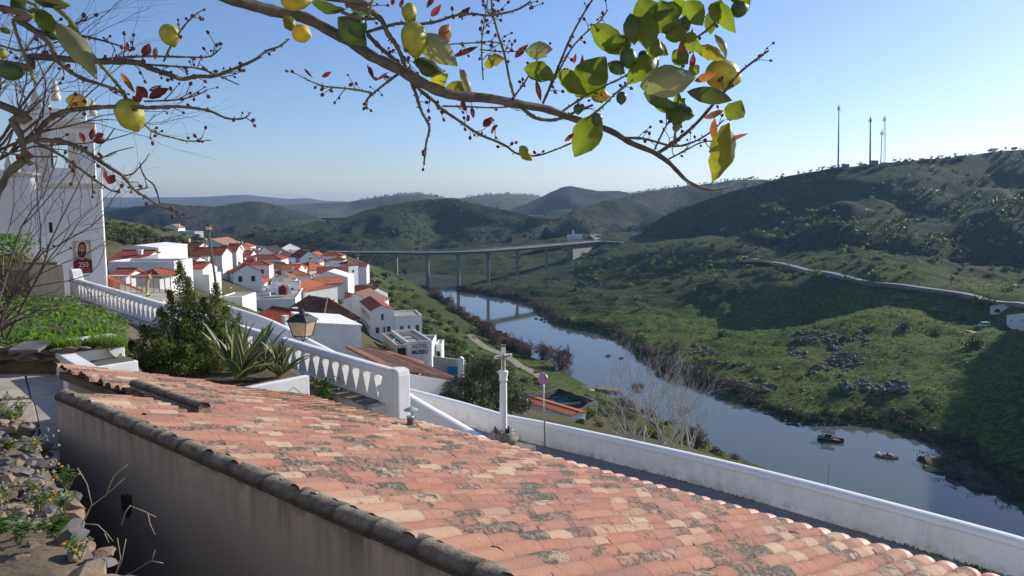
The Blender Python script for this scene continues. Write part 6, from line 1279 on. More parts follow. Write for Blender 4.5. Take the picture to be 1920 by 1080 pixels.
g = np.random.default_rng(8); f_ = g.uniform(0, 1, 500)[:, None]; P = np.array(q0)[None] * (1 - f_) + np.array(q1)[None] * f_ + np.c_[g.normal(0, .15, 500), g.normal(.3, .15, 500), g.uniform(0, .45, 500)] - np.array(fb.location); V, F = leaf_quads(P, g.uniform(.06, .16, 500), g, .5); obj('dry_plants', np_mesh('dry_plants', V, F, 'bare_red'), fb)['kind'] = 'stuff'
# ---------------------------------------------------------------- cars
def car_parts(paint):
    m = MB(); L, W = 4.1, 1.72
    side = [(-2.05, .35), (-2.03, .72), (-1.75, .86), (-.9, .93), (-.35, 1.38), (.95, 1.42), (1.75, .98), (2.0, .90), (2.05, .55), (2.02, .33)]
    m.prism([(x, -W / 2, z) for x, z in side], (0, W, 0)); body = m
    gl = MB(); win = [(-.78, .95), (-.32, 1.33), (.92, 1.37), (1.5, 1.0)]
    for y in (-W / 2 - .006, W / 2 + .006): gl.quad(*[(x, y, z) for x, z in win])
    gl.quad((-.93, -.7, .955), (-.93, .7, .955), (-.40, .62, 1.362), (-.40, -.62, 1.362)); gl.quad((1.74, -.7, 1.0), (1.74, .7, 1.0), (1.02, .62, 1.41), (1.02, -.62, 1.41))
    return body, gl
CAR = {}
def car(px, py, Y, rz, paint, label):
    p = PY(px, py, Y); p.z = max(p.z, ter1(p.x, p.y) + .32); root = thing('parked_car', p, label, 'car', 'cars parked in the town', rz)
    if paint not in CAR:
        b, gl = car_parts(paint); o1 = b.build('body', paint, root, local=True, bevel=.06); o2 = gl.build('window', 'glass_dark', root, local=True); CAR[paint] = (o1.data, o2.data)
        ws = []
    else:
        o1 = obj('body', CAR[paint][0], root); b = o1.modifiers.new('bevel', 'BEVEL'); b.width = .06; obj('window', CAR[paint][1], root)
    for x in (-1.3, 1.3):
        for y in (-.80, .80):
            if 'wheel' not in CAR: o = MB().tube([(0, -.11, 0), (0, .11, 0)], .31, 14).build('wheel', 'rubber', root, local=True); CAR['wheel'] = o.data; o.location = (x, y, .31)
            else: obj('wheel', CAR['wheel'], root, (x, y, .31))
    for y in (-.6, .6): MB().box(-2.07, -2.02, y - .16, y + .16, .62, .74).build('headlight', 'frame_white', root, local=True)
car(660, 575, 268, R(95), 'paint_white', 'white car farthest up the curving road below the town')
car(660.5, 582, 252, R(97), 'paint_silver', 'silver car in the middle of the parked row on the curving road')
car(656, 591, 238, R(75), 'paint_blue', 'dark blue car nearest us on the curving road')
car(650, 570, 276, R(100), 'paint_dark', 'black car half hidden by the stained house on the road')
car(535, 510, 290, R(95), 'paint_red', 'red car parked in the upper town street')
car(541, 513, 280, R(95), 'paint_blue', 'dark blue car beside the red one in the upper street')
car(534, 495, 325, R(95), 'paint_silver', 'silver car at the top end of the upper street')
# ---------------------------------------------------------------- bridge
DZ = 27.5
DK = [PZ(560, 470.5, DZ), PZ(632, 471.5, DZ), PZ(742, 472, DZ), PZ(801, 472.5, DZ), PZ(859, 471.5, DZ), PZ(915, 468.5, DZ), PZ(970, 464.5, DZ), PZ(1025, 460, DZ), PZ(1071, 456, DZ), PZ(1120, 451.5, DZ), PZ(1160, 448, DZ)]
br = thing('river_bridge', Vector((DK[3].x, DK[3].y, 0)), 'long concrete road bridge on slender piers crossing the river', 'bridge')
L = [Vector(p) for p in smooth_line([tuple(p) for p in DK], 6)]
def sweep(prof, name, mat, closed=True):
    m = MB(); k = len(prof); vs = []
    for i, p in enumerate(L):
        t = L[min(i + 1, len(L) - 1)] - L[max(i - 1, 0)]; t.z = 0; t.normalize(); nn = Vector((-t.y, t.x, 0))
        for x, z in prof: vs.append(p + nn * x + UP * z)
    m.add(vs, [(i * k + j, i * k + (j + 1) % k, (i + 1) * k + (j + 1) % k, (i + 1) * k + j) for i in range(len(L) - 1) for j in range(k)]); return m.build(name, mat, br)
sweep([(-5, 0), (5, 0), (5, -.45), (2.8, -.8), (2.4, -2.1), (-2.4, -2.1), (-2.8, -.8), (-5, -.45)], 'deck', 'concrete_deck')
for x in (-4.9, 4.9):
    for z in (.55, 1.0): sweep([(x - .06, z - .06), (x + .06, z - .06), (x + .06, z + .06), (x - .06, z + .06)], 'guard_rail', 'metal_grey')
m = MB()
for i in range(0, len(L), 1):
    for f in (0, .33, .66):
        p = L[i].lerp(L[min(i + 1, len(L) - 1)], f); t = (L[min(i + 1, len(L) - 1)] - L[max(i - 1, 0)]).normalized(); nn = Vector((-t.y, t.x, 0))
        for x in (-4.9, 4.9): m.box((p + nn * x).x - .07, (p + nn * x).x + .07, (p + nn * x).y - .07, (p + nn * x).y + .07, DZ, DZ + 1.05)
o = m.build('rail_posts', 'metal_grey', br); o['kind'] = 'stuff'
for px, py, zb in ((668, 471.5, 16), (742, 472, -3), (801, 472.5, -3), (859, 471.5, -3), (915, 468.5, 0), (970, 464.5, 2), (1025, 460, 5)):
    p = PZ(px, py, DZ); m = MB(); m.prism([Vector((p.x - 1.15, p.y - 1.5, zb)), Vector((p.x + 1.15, p.y - 1.5, zb)), Vector((p.x + 1.15, p.y - 1.5, DZ - 4.2)), Vector((p.x + 2.1, p.y - 1.5, DZ - 2.6)), Vector((p.x + 2.1, p.y - 1.5, DZ - 2.05)), Vector((p.x - 2.1, p.y - 1.5, DZ - 2.05)), Vector((p.x - 2.1, p.y - 1.5, DZ - 2.6)), Vector((p.x - 1.15, p.y - 1.5, DZ - 4.2))], (0, 3, 0)); pr = m.build('pier', 'concrete', br)
    if zb < 0: MB().box(p.x - 1.35, p.x + 1.35, p.y - 1.8, p.y + 1.8, -3, 3.2).build('pier_footing', 'stone_dark', pr)
for dx in (-1.6, 1.6): p = PZ(1069, 456, DZ); MB().box(p.x + dx - .8, p.x + dx + .8, p.y - 1.5, p.y + 1.5, 6, DZ - 2.05).build('abutment_column', 'concrete', br)
p, q = PZ(1074, 456, DZ), PZ(1122, 451.5, DZ); m = MB(); m.prism([p - UP * .4, q - UP * .4, q - UP * 5, p - UP * 15], (0, 4, 0)); ab = m.build('abutment', 'concrete', br)
for f in (.25, .5, .75): c = p.lerp(q, f) - UP * 3.3; MB().box(c.x - .9, c.x + .9, c.y - .06, c.y, c.z - 1.1, c.z + 1.1).build('abutment_opening', 'glass_dark', ab)
for k, (px, py) in enumerate(((709, 452), (741, 452), (916, 447), (740, 500))):
    if k == 3: continue
    p = PZ(px, 471.5 if k < 2 else 468.5, DZ); t_ = thing('bridge_lamp', p, ['leftmost thin lamp post on the bridge', 'second thin lamp post from left on the bridge', 'thin lamp post on the right half of the bridge'][k], 'street lamp', 'lamps on the bridge'); MB().tube([p, p + UP * 7.5, p + Vector((1.4, 0, 8.2))], .09, 5).build('mast', 'metal_grey', t_); MB().box(p.x + 1.2, p.x + 2.0, p.y - .12, p.y + .12, p.z + 8.15, p.z + 8.3).build('lamp_head', 'metal_grey', t_)
# road and lay-by at the far bridge end
def pad(name, pts, mat): return tag(MB().prism([PY(*p) for p in pts], -UP * 1.2).build(name, mat), kind='structure')
pad('lay_by', [(1118, 452, 690), (1165, 454, 668), (1196, 449, 690), (1198, 436, 820), (1160, 436, 830), (1105, 440, 770)], 'road_pale')
q = PY(1075, 441, 745); mo = thing('roadside_monument', q, 'small white monument on a low white terrace beyond the bridge', 'monument'); MB().box(q.x - 1.0, q.x + 1.0, q.y, q.y + 1.5, q.z, q.z + 5).build('monolith', 'plaster_clean', mo); MB().box(q.x - 6, q.x + 9, q.y - .5, q.y + 3, q.z - 4, q.z + .3).build('terrace_wall', 'plaster_clean', mo)
# ---------------------------------------------------------------- boats
def hull(m, L, W, H, p, rz, bow=.45):
    c, s = math.cos(rz), math.sin(rz); sec = [(-.5, .82), (-.25, 1.0), (.1, 1.0), (.32, .75), (.45, .4), (.5, .06)]; vs = []
    for x, w in sec:
        for y, z in ((-w / 2, 1.0), (-w / 2 * .85, .35), (-w / 4, 0), (w / 4, 0), (w / 2 * .85, .35), (w / 2, 1.0)): X, Y_, Z = x * L, y * W, z * H + (max(0, x) ** 2) * bow * H * 2; vs.append((p.x + X * c - Y_ * s, p.y + X * s + Y_ * c, p.z + Z - .15))
    n = 6; m.add(vs, [(i * n + k, i * n + k + 1, (i + 1) * n + k + 1, (i + 1) * n + k) for i in range(len(sec) - 1) for k in range(n - 1)] + [tuple(range(n)), tuple(range((len(sec) - 1) * n, len(sec) * n))[::-1]])
def deckp(p, rz, x, y, z): c, s = math.cos(rz), math.sin(rz); return Vector((p.x + x * c - y * s, p.y + x * s + y * c, p.z + z))
def dbox(m, p, rz, x0, x1, y0, y1, z0, z1): m.prism([deckp(p, rz, x0, y0, z0), deckp(p, rz, x1, y0, z0), deckp(p, rz, x1, y1, z0), deckp(p, rz, x0, y1, z0)], UP * (z1 - z0))
p = PZ(1558, 826, 0); rz = R(-32); b1 = thing('covered_boat', p, 'black motor boat with dark canopy moored on the river', 'boat')
m = MB(); hull(m, 6.2, 2.3, .85, p, rz); m.build('hull', 'boat_black', b1, True); m = MB(); dbox(m, p, rz, -2.7, 2.0, -.95, .95, .45, .55); m.build('deck', 'wood', b1); m = MB(); dbox(m, p, rz, -2.4, .9, -1.15, 1.15, 2.15, 2.25); m.build('canopy', 'boat_black', b1, bevel=.03)
m = MB()
for x in (-2.2, -.7, .7):
    for y in (-1.0, 1.0): m.tube([deckp(p, rz, x, y, .5), deckp(p, rz, x, y, 2.15)], .035, 5)
for y in (-1.05, 1.05): m.tube([deckp(p, rz, -2.6, y, 1.05), deckp(p, rz, 1.6, y, 1.05)], .03, 5)
m.build('canopy_frame', 'galvanised', b1); m = MB(); dbox(m, p, rz, -2.2, .6, -.9, .9, .56, 1.0); dbox(m, p, rz, -1.4, .2, -.6, .6, 1.0, 1.5); m.build('seats', 'boat_black', b1)
m = MB(); dbox(m, p, rz, -2.95, 2.4, -1.17, -1.12, .62, .72); dbox(m, p, rz, -2.95, 2.4, 1.12, 1.17, .62, .72); m.build('rub_rail', 'boat_white', b1)
p = PZ(1663, 857, 0); rz = R(-28); b2 = thing('open_boat', p, 'open pale pontoon boat with seats moored right of the black boat', 'boat')
m = MB(); hull(m, 5.0, 2.0, .55, p, rz, .2); m.build('hull', 'boat_white', b2, True); m = MB(); dbox(m, p, rz, -2.3, 1.7, -.8, .8, .36, .42); m.build('deck', 'wood', b2); m = MB()
for x, y in ((-1.8, -.4), (-1.8, .4), (-.5, 0), (.6, .3), (1.2, -.3)): dbox(m, p, rz, x - .3, x + .3, y - .3, y + .3, .42, .85)
m.build('seat', 'boat_white', b2); m = MB(); dbox(m, p, rz, -.1, .25, -.3, .3, .42, 1.15); m.build('console', 'boat_black', b2)
p = PZ(1197, 726, 0); rz = R(20); b3 = thing('blue_topped_boat', p, 'small boat with blue canvas top moored near the landing', 'boat')
m = MB(); hull(m, 5.6, 2.0, .7, p, rz); m.build('hull', 'boat_white', b3, True); m = MB(); dbox(m, p, rz, -2.2, 1.2, -1, 1, 1.7, 1.8); m.build('canvas_top', 'canvas_blue', b3); m = MB(); dbox(m, p, rz, -2.0, .8, -.8, .8, .4, 1.2); m.build('cabin', 'glass_dark', b3)
m = MB()
for x in (-2, 1): [m.tube([deckp(p, rz, x, y, .4), deckp(p, rz, x, y, 1.7)], .04, 5) for y in (-.9, .9)]
m.build('canopy_frame', 'galvanised', b3)
# landing stage
p = PZ(1092, 727, 0); ld = thing('landing_stage', p, 'grey timber landing stage with moored rafts on the left bank', 'jetty')
m = MB(); rz = R(-25); dbox(m, p, rz, -8, 9, -1.2, 1.2, .3, .55); m.build('gangway', 'wood', ld); m = MB(); dbox(m, p, rz, 6, 13, -2.5, 1.5, .1, .8); m.build('raft', 'wood', ld); m = MB(); dbox(m, p, rz, -2, 5, -4.5, -2, .05, .5); m.build('raft', 'boat_white', ld)
m = MB(); [m.tube([deckp(p, rz, x, y, -2), deckp(p, rz, x, y, 1.1)], .08, 5) for x in range(-7, 10, 4) for y in (-1.2, 1.2)]; m.build('pile', 'wood', ld)
tag(MB().prism([PZ(1030, 728, 2.2), PZ(1058, 726, 1.5), PZ(1075, 733, 1.2), PZ(1040, 741, 2.4)], UP * .25).build('slipway', 'paving'), kind='structure')
# mooring pole standing in the water
p = PZ(1553, 908, 0); mp_ = thing('mooring_pole', p, 'thin pale pole standing upright in the river near the street wall', 'pole'); MB().tube([p - UP * 2, p + UP * 4.8], .09, 6).build('pole', 'twig_pale', mp_)
# ---------------------------------------------------------------- kayak yard
yc = PY(1060, 770, 142); ky = thing('stone_enclosure', yc, 'dark rubble-stone enclosure holding the kayaks', 'stone wall')
Q = [PZ(988, 745, 23.6), PZ(1048, 727, 23.6), PZ(1118, 751, 23.6), PZ(1072, 776, 23.6)]; zt_k = yc.z + 3.2
for a, b in ((Q[0], Q[1]), (Q[1], Q[2]), (Q[2], Q[3])):
    d_ = (b - a); d_.z = 0; d_.normalize(); n_ = Vector((-d_.y, d_.x, 0)); m = MB(); k = 14; vs = []
    for i in range(k + 1):
        q = a.lerp(b, i / k); z = q.z + .18 * fb1(i * .8, a.x, 2, 4); vs += [q - n_ * .35 + UP * (z - q.z), q + n_ * .35 + UP * (z - q.z), q + n_ * .4 - UP * 5, q - n_ * .4 - UP * 5]
    m.add(vs, [(i * 4 + j, i * 4 + (j + 1) % 4, i * 4 + 4 + (j + 1) % 4, i * 4 + 4 + j) for i in range(k) for j in range(4)] + [(0, 1, 2, 3), (k * 4 + 3, k * 4 + 2, k * 4 + 1, k * 4)]); m.build('rubble_wall', 'stone_dark', ky)
tag(MB().prism([Vector((q.x, q.y, 21.6)) for q in Q], UP * .4).build('yard_floor', 'earth'), kind='structure')
KC = ['kayak_white', 'kayak_red', 'kayak_blue', 'kayak_teal', 'kayak_white', 'kayak_blue', 'kayak_teal', 'kayak_blue', 'kayak_white', 'kayak_teal', 'kayak_blue', 'kayak_white']
for k in range(12):
    px, py = 1002 + (k % 4) * 17 + (k // 4) * 9, 741 + (k // 4) * 6 + (k % 4) * 1.2; p = PZ(px, py + 1, 22.25 + .25 * (k % 2)); m = MB(); rz = R(6 + (k * 37) % 9)
    hull(m, 4.0, .75, .35, p, rz, .8); nm = {'kayak_white': 'white', 'kayak_red': 'red', 'kayak_blue': 'dark blue', 'kayak_teal': 'teal'}[KC[k]]; row = ['back', 'middle', 'front'][k // 4]; pos = ['leftmost', 'second from left', 'third from left', 'rightmost'][k % 4]
    t_ = thing('kayak', p, f'{nm} kayak {pos} in the {row} row of the enclosure', 'kayak', 'kayaks stored in the enclosure'); m.build('hull', KC[k], t_, True)
    m = MB(); dbox(m, p, rz, -.5, .4, -.22, .22, .30, .36); m.build('cockpit', 'rubber', t_)
kb = house('boat_house', 'low white boat house with red-tiled verge right of the stone cross', (983, 749, 112), (1070, 784, 104), 3, 3.4, 'gx', .25, 'roof_orange', wc='plaster_clean', over=.1, group=None, cat='building', base=6)
q = PY(1033, 774, 100); nt = thing('green_net', q, 'dark green shade net hung against the white boat house', 'net'); m = MB(); vs = []
for i in range(9):
    a = PY(980 + i * 4.3, 763 + i * 1.7, 101); sag = .18 * math.sin(i * 1.7); vs += [a + UP * sag, a - UP * (1.1 - .3 * math.sin(i * .9)) + Vector((0, -.2 * math.sin(i * 2.1), 0))]
m.add(vs, [(2 * i, 2 * i + 2, 2 * i + 3, 2 * i + 1) for i in range(8)]); m.prism(vs[0:1] + vs[2:3] + vs[3:4], (0, .01, 0)); m.build('net_cloth', 'net_green', nt)
# ---------------------------------------------------------------- across the river: masts, cabins, house, van, poles
def on_hill(px, py): 
    R_ = HILLS['mast']; best = None
    d = ray(px, py); V = R_.reshape(-1, 3) - np.array(EYEV); t = V[:, 1] / d.y; sx = 960 + F_PX * (V[:, 0] / V[:, 1]) * 1.0; 
    dep = V[:, 1] * _c - V[:, 2] * _s; sx = 960 + F_PX * V[:, 0] / dep; sy = 540 - F_PX * (V[:, 1] * _s + V[:, 2] * _c) / dep
    i = np.argmin((sx - px) ** 2 + (sy - py) ** 2); return Vector(R_.reshape(-1, 3)[i])
def tower_mast(px, pt, pb, rtop, rbot, kind, label):
    b = on_hill(px - 2, pb); t = PY(px, pt, b.y); root = thing('radio_mast', b, label, 'mast', 'masts on the hilltop'); H = t.z - b.z
    if kind == 'pole':
        MB().tube([b - UP * 2, b + (t - b) * .5, t], [rbot, (rbot + rtop) / 2, rtop], 8).build('mast_pole', 'antenna', root)
    else:
        m = MB(); s = .75
        for dx, dy in ((-s, -s), (s, -s), (0, s)): m.tube([b + Vector((dx, dy, -1)), t + Vector((dx * .6, dy * .6, 0))], .12, 4)
        for k in range(26):
            f0, f1 = k / 26, (k + 1) / 26; cs_ = ((-s, -s), (s, -s), (0, s))
            for j in range(3): A = b.lerp(t, f0) + Vector((*cs_[j], 0)) * (1 - .4 * f0); B = b.lerp(t, f1) + Vector((*cs_[(j + 1) % 3], 0)) * (1 - .4 * f1); m.tube([A, B], .07, 3, False)
        m.build('lattice', 'antenna', root)
    m = MB()
    for k in range(3): a = k * 2.1; c = t + Vector((math.cos(a) * .9, math.sin(a) * .9, -3)); m.box(c.x - .22, c.x + .22, c.y - .15, c.y + .15, c.z - 1.3, c.z + 1.3)
    m.build('antenna_panel', 'antenna', root)
    if kind == 'pole' and H > 44: m = MB(); [m.tube([b + UP * (H * f) - Vector((1.3, 0, 0)), b + UP * (H * f) + Vector((1.3, 0, 0))], .15, 4) for f in (.3, .45, .9)]; m.build('crossbar', 'antenna', root)
tower_mast(1573, 196, 315, .3, .75, 'pole', 'tallest radio mast, leftmost on the hilltop')
tower_mast(1632, 219, 308, .4, .8, 'pole', 'pale tapering radio mast with antenna cluster, second from left')
tower_mast(1654, 243, 309, .25, .4, 'pole', 'short thin dark pole mast beside the lattice mast')
tower_mast(1658.5, 217, 309, .3, .5, 'lattice', 'slim lattice radio mast, rightmost of the hilltop masts')
for k, (px, py, w, h) in enumerate(((1582, 315, 4.5, 3.2), (1638, 309, 5.5, 2.6), (1661, 310, 4.5, 2.4))):
    b = on_hill(px, py); root = thing('equipment_cabin', b, ['grey equipment cabin beside the tallest mast', 'wider grey cabin at the foot of the second mast', 'small pale cabin right of the lattice mast'][k], 'cabin', 'cabins on the hilltop'); MB().box(b.x - w / 2, b.x + w / 2, b.y - 2, b.y + 2, b.z - 1.5, b.z + h).build('cabin_wall', 'frame', root); MB().box(b.x - w / 2 - .2, b.x + w / 2 + .2, b.y - 2.2, b.y + 2.2, b.z + h, b.z + h + .25).build('cabin_roof', 'concrete', root)
for k, (px, pt, pb) in enumerate(((1356, 440, 472), (1681, 313, 336), (1692, 312, 334), (1784, 517, 545), (1486, 428, 446), (1733, 300, 334))):
    b = on_hill(px, pb); t = PY(px, pt, b.y); root = thing('utility_pole', b, ['white lamp pole above the road left of the hill', 'left one of two pale poles under the masts', 'right one of two pale poles under the masts', 'wooden pole beside the road on the right slope', 'faint thin pole on the shaded hillside', 'dark power pole on the hill shoulder right of the masts'][k], 'pole', 'poles on the right bank'); MB().tube([b - UP * 1, t], .16, 5).build('pole', 'twig_pale' if k in (0, 1, 2) else 'post_grey', root); MB().tube([t - UP * .6 - Vector((.8, 0, 0)), t - UP * .6 + Vector((.8, 0, 0))], .09, 4).build('crossarm', 'post_grey', root)
wh = house('riverside_house', 'white riverside house with two small windows at the right edge', (1888, 592, 288), (1945, 606, 268), 9, 5.2, 'gy', 2.4, 'plaster_clean', wc='plaster_clean', win=((.17, .72, .55, .6), (.52, .95, .55, .6)), ap=.55, over=.05, group=None, base=5)
vp_ = PY(1845, 610, 285); vz = ter1(vp_.x, vp_.y) + .15; vn = thing('white_van', Vector((vp_.x, vp_.y, vz)), 'small white van parked on the dirt yard by the riverside house', 'van', rz=R(15))
m = MB(); side = [(-2.1, .35), (-2.1, .95), (-1.75, 1.15), (-1.2, 1.75), (-.9, 1.85), (2.1, 1.85), (2.15, .35)]; m.prism([(x, -.85, z) for x, z in side], (0, 1.7, 0)); m.build('body', 'paint_white', vn, local=True, bevel=.06)
m = MB(); m.quad((-1.6, -.857, 1.15), (-1.15, -.857, 1.65), (1.8, -.857, 1.65), (1.8, -.857, 1.15)); m.quad((-1.72, -.7, 1.2), (-1.72, .7, 1.2), (-1.25, .65, 1.74), (-1.25, -.65, 1.74)); m.build('window', 'glass_dark', vn, local=True)
for x in (-1.3, 1.35):
    for y in (-.78, .78): obj('wheel', CAR['wheel'], vn, (x, y, .31))
ct = PY(1888, 583, 300); cu_ = thing('culvert', ct, 'white road culvert with arched opening beside the riverside house', 'culvert'); m = MB(); m.prism([PY(1862, 575, 300), PY(1902, 567, 300), PY(1902, 588, 300), PY(1862, 590, 300)], (0, 2, 0)); m.build('headwall', 'plaster', cu_)
c = PY(1870, 586, 299.9); m = MB(); m.quad(*[c + Vector((1.3 * math.cos(math.pi * k / 8), 0, 1.6 * math.sin(math.pi * k / 8))) for k in range(9)]); m.build('opening', 'glass_dark', cu_)
# ---------------------------------------------------------------- vegetation
_yy = np.arange(58, 720, 1.5)
def hit(px, py):
    """where the view through a photo point meets the banks"""
    r = ray(px, py); t = _yy / r.y; X, Z = r.x * t, r.z * t + EYE; h = terr(X, _yy); k = np.argmax(Z < h)
    if not (Z < h).any(): return None
    return Vector((X[k], _yy[k], h[k]))
def mk(n, r, leaf, mat, seeds, lumps=8, zc=.35, aspect=.6): return [crown_mesh('crown', n, r, leaf, mat, s, lumps, zc, aspect) for s in seeds]
SH = {'dark': mk(230, (1, 1, .8), .30, 'shrub', (1, 2, 3, 4)), 'lime': mk(200, (1, 1, .95), .28, 'shrub_lime', (11, 12, 13)), 'grey': mk(230, (1, 1, .8), .26, 'shrub_grey', (21, 22, 23)), 'red': mk(620, (1, 1, .95), .36, 'bare_red', (31, 32, 33), 9, .4, .13)}
def stems(mat, seed, n=5):
    r = random.Random(seed); m = MB()
    for k in range(n): a = r.uniform(0, 6.3); d = r.uniform(.15, .6); m.tube([(0, 0, -.3), (math.cos(a) * d * .4, math.sin(a) * d * .4, .4), (math.cos(a) * d, math.sin(a) * d, .95)], [.05, .035, .012], 4)
    me = m.build('trunk', mat, None, local=True); d = me.data; bpy.data.objects.remove(me); return d
ST = {'dark': stems('bark', 1), 'lime': stems('bark', 2), 'grey': stems('bark', 3), 'red': stems('twig_red', 4, 8)}
CT = {'dark': 'bush', 'lime': 'bush', 'grey': 'bush', 'red': 'bare bush'}
NM = {'dark': 'evergreen_bush', 'lime': 'pale_green_bush', 'grey': 'grey_green_bush', 'red': 'bare_bush'}
def bush(kind, p, s, r, label, group, sz=1.0, sink=.1, trunk=True):
    root = thing(NM[kind], p - UP * sink, label, CT[kind], group, r.uniform(0, 6.3))
    o = obj('crown', r.choice(SH[kind]), root); o.scale = (s * r.uniform(.85, 1.15), s * r.uniform(.85, 1.15), s * sz * r.uniform(.85, 1.15))
    if trunk: t = obj('trunk', ST[kind], root); t.scale = (s, s, s * sz)
    return root
r_ = random.Random(99)
# named trees on the far slope
for px, py, s, kd, lab in ((1530, 519, 4.2, 'lime', 'round pale green tree just below the road, leftmost of three'), (1590, 531, 3.6, 'grey', 'grey-green tree just below the road, middle of three'), (1640, 528, 4.2, 'dark', 'dark tree just below the road, rightmost of three'), (1838, 575, 5.4, 'dark', 'large dark tree left of the white culvert'), (1803, 604, 2.2, 'dark', 'small dark flat-topped tree left of the white van'), (1696, 618, 3.6, 'grey', 'broad grey-green olive on the rocky knoll'), (1754, 628, 3.0, 'grey', 'grey olive right of the broad one on the knoll'), (1583, 640, 2.6, 'grey', 'pale grey bush high on the rocky slope'), (1585, 668, 2.2, 'grey', 'small pale grey bush lower on the rocky slope'), (1830, 655, 4.2, 'dark', 'dark olive at the edge of the big shadow'), (1690, 566, 2.6, 'dark', 'dark bush in the meadow below the road'), (1748, 588, 2.4, 'dark', 'dark bush beside the meadow hedge'), (1300, 548, 2.0, 'lime', 'pale green sapling on the left meadow'), (1268, 660, 3.2, 'red', 'bare brown tree on the river bank below the meadow'), (1205, 640, 3.4, 'lime', 'pale green willow on the opposite shore'), (1185, 640, 3.0, 'lime', 'smaller pale green willow left of its neighbour on the shore'), (1110, 612, 2.6, 'lime', 'yellow-green bush on the shore between bare thickets'), (1280, 685, 2.4, 'lime', 'bright green bush at the waterline below the knoll')):
    p = hit(px, py)
    if p: bush(kd, p, s, r_, lab, 'trees on the opposite bank', 1.0)
# bushes scattered over the opposite bank
GRP = 'bushes scattered on the opposite bank'
cnt = 0
for k in range(1200):
    px, py = r_.uniform(960, 1920) if k % 3 else r_.uniform(1080, 1480), r_.uniform(462, 700) if k % 3 else r_.uniform(455, 540)
    dens = 1.0 if (py < 515 + (px - 1100) * .03) else .14
    if px < 1300 and py < 560: dens = .9
    if r_.random() > dens * .7: continue
    p = hit(px, py)
    if p is None or p.z < 1.0 or p.x < 0: continue
    kd = r_.choices(['dark', 'lime', 'grey'], (.36, .34, .30))[0]; bush(kd, p, r_.uniform(1.2, 3.0), r_, {'dark': 'dark evergreen bush on the opposite slope', 'lime': 'pale green bush on the opposite slope', 'grey': 'grey-green bush on the opposite slope'}[kd], GRP, r_.uniform(.7, 1.1), trunk=False); cnt += 1
    if cnt > 330: break
# thicket along the opposite shore
Ls = smooth_line(RIGHT_SHORE, 9); TH = {'red': ([], []), 'dark': ([], [])}
for k, q in enumerate(Ls):
    if q[0] > 1950: continue
    for j in range(3 if q[0] < 1330 else 2):
        p = PZ(q[0] + r_.uniform(-6, 6), q[1], 0) + Vector((r_.uniform(.3, 3.5), r_.uniform(.5, 6), 0)); p.z = ter1(p.x, p.y)
        if p.z < -.4: continue
        kd = r_.choices(['red', 'dark'], (.5, .5) if q[0] < 1400 else (.25, .75))[0]; TH[kd][0].append(tuple(p)); TH[kd][1].append(r_.uniform(1.2, 2.6) * (1.25 if q[0] < 1330 else .8))
# reddish bare bushes along the near shore, up to the bridge
for k in range(64):
    f = r_.uniform(0, 1) ** .9; px = 790 + 205 * f; py = np.interp(px, [q[0] for q in LEFT_SHORE], [q[1] for q in LEFT_SHORE]); p = PZ(px, py, 0) + Vector((-r_.uniform(.5, 7), -r_.uniform(0, 4), 0)); p.z = ter1(p.x, p.y)
    kd = 'red' if r_.random() < .8 else 'dark'; bush(kd, p, r_.uniform(2.6, 4.6), r_, 'bare reddish bush lining the near shore' if kd == 'red' else 'dark evergreen bush among the bare ones on the near shore', 'bare bushes along the near shore', 1.05)
for px, py, s, lab in ((992, 672, 4.4, 'bare tree standing left of the park lawn by the water'), (1018, 674, 4.6, 'bare twiggy tree at the middle of the lawn edge'), (1052, 692, 6.0, 'large reddish bare tree at the right end of the lawn'), (905, 630, 5.0, 'bare tree where the path leaves the shore'), (930, 648, 4.4, 'bare tree behind the stone cross by the path'), (1165, 775, 4.0, 'bare thicket right of the enclosure'), (1305, 842, 3.0, 'rust brown thicket at the end of the near bank')):
    p = hit(px, py); 
    if p: bush('red', p, s, r_, lab, 'trees on the near bank', 1.15)
for k in range(230):                                          # green scrub on the near slope
    px = r_.uniform(690, 1010); lo = np.interp(px, [690, 760, 840, 1010], [505, 520, 600, 650]); py = lo + r_.uniform(5, 75)
    if px > 880 and r_.random() < .72: continue
    p = hit(px, py)
    if p is None or p.z < 1 or p.x > 30: continue
    kd = r_.choices(['dark', 'grey', 'lime'], (.5, .35, .15))[0]; bush(kd, p, r_.uniform(.9, 2.1), r_, {'dark': 'dark bush on the grassy slope below the town', 'grey': 'grey-green bush on the grassy slope below the town', 'lime': 'pale bush on the grassy slope below the town'}[kd], 'bushes on the slope below the town', r_.uniform(.7, 1.0), trunk=False)
for k in range(120):                                           # bank just outside the street wall
    px = r_.uniform(1075, 1420); py = np.interp(px, [1085, 1420], [800, 872]) - r_.uniform(0, 60); p = hit(px, py)
    if p is None or p.z < .5: continue
    kd = r_.choices(['dark', 'lime', 'red'], (.5, .2, .3))[0]; bush(kd, p, r_.uniform(.5, 1.0) * (.5 + p.y / 110), r_, {'dark': 'dark bush on the steep bank outside the street wall', 'lime': 'pale green bush on the steep bank outside the street wall', 'red': 'bare bush on the steep bank outside the street wall'}[kd], 'bushes outside the street wall', .8, trunk=False)
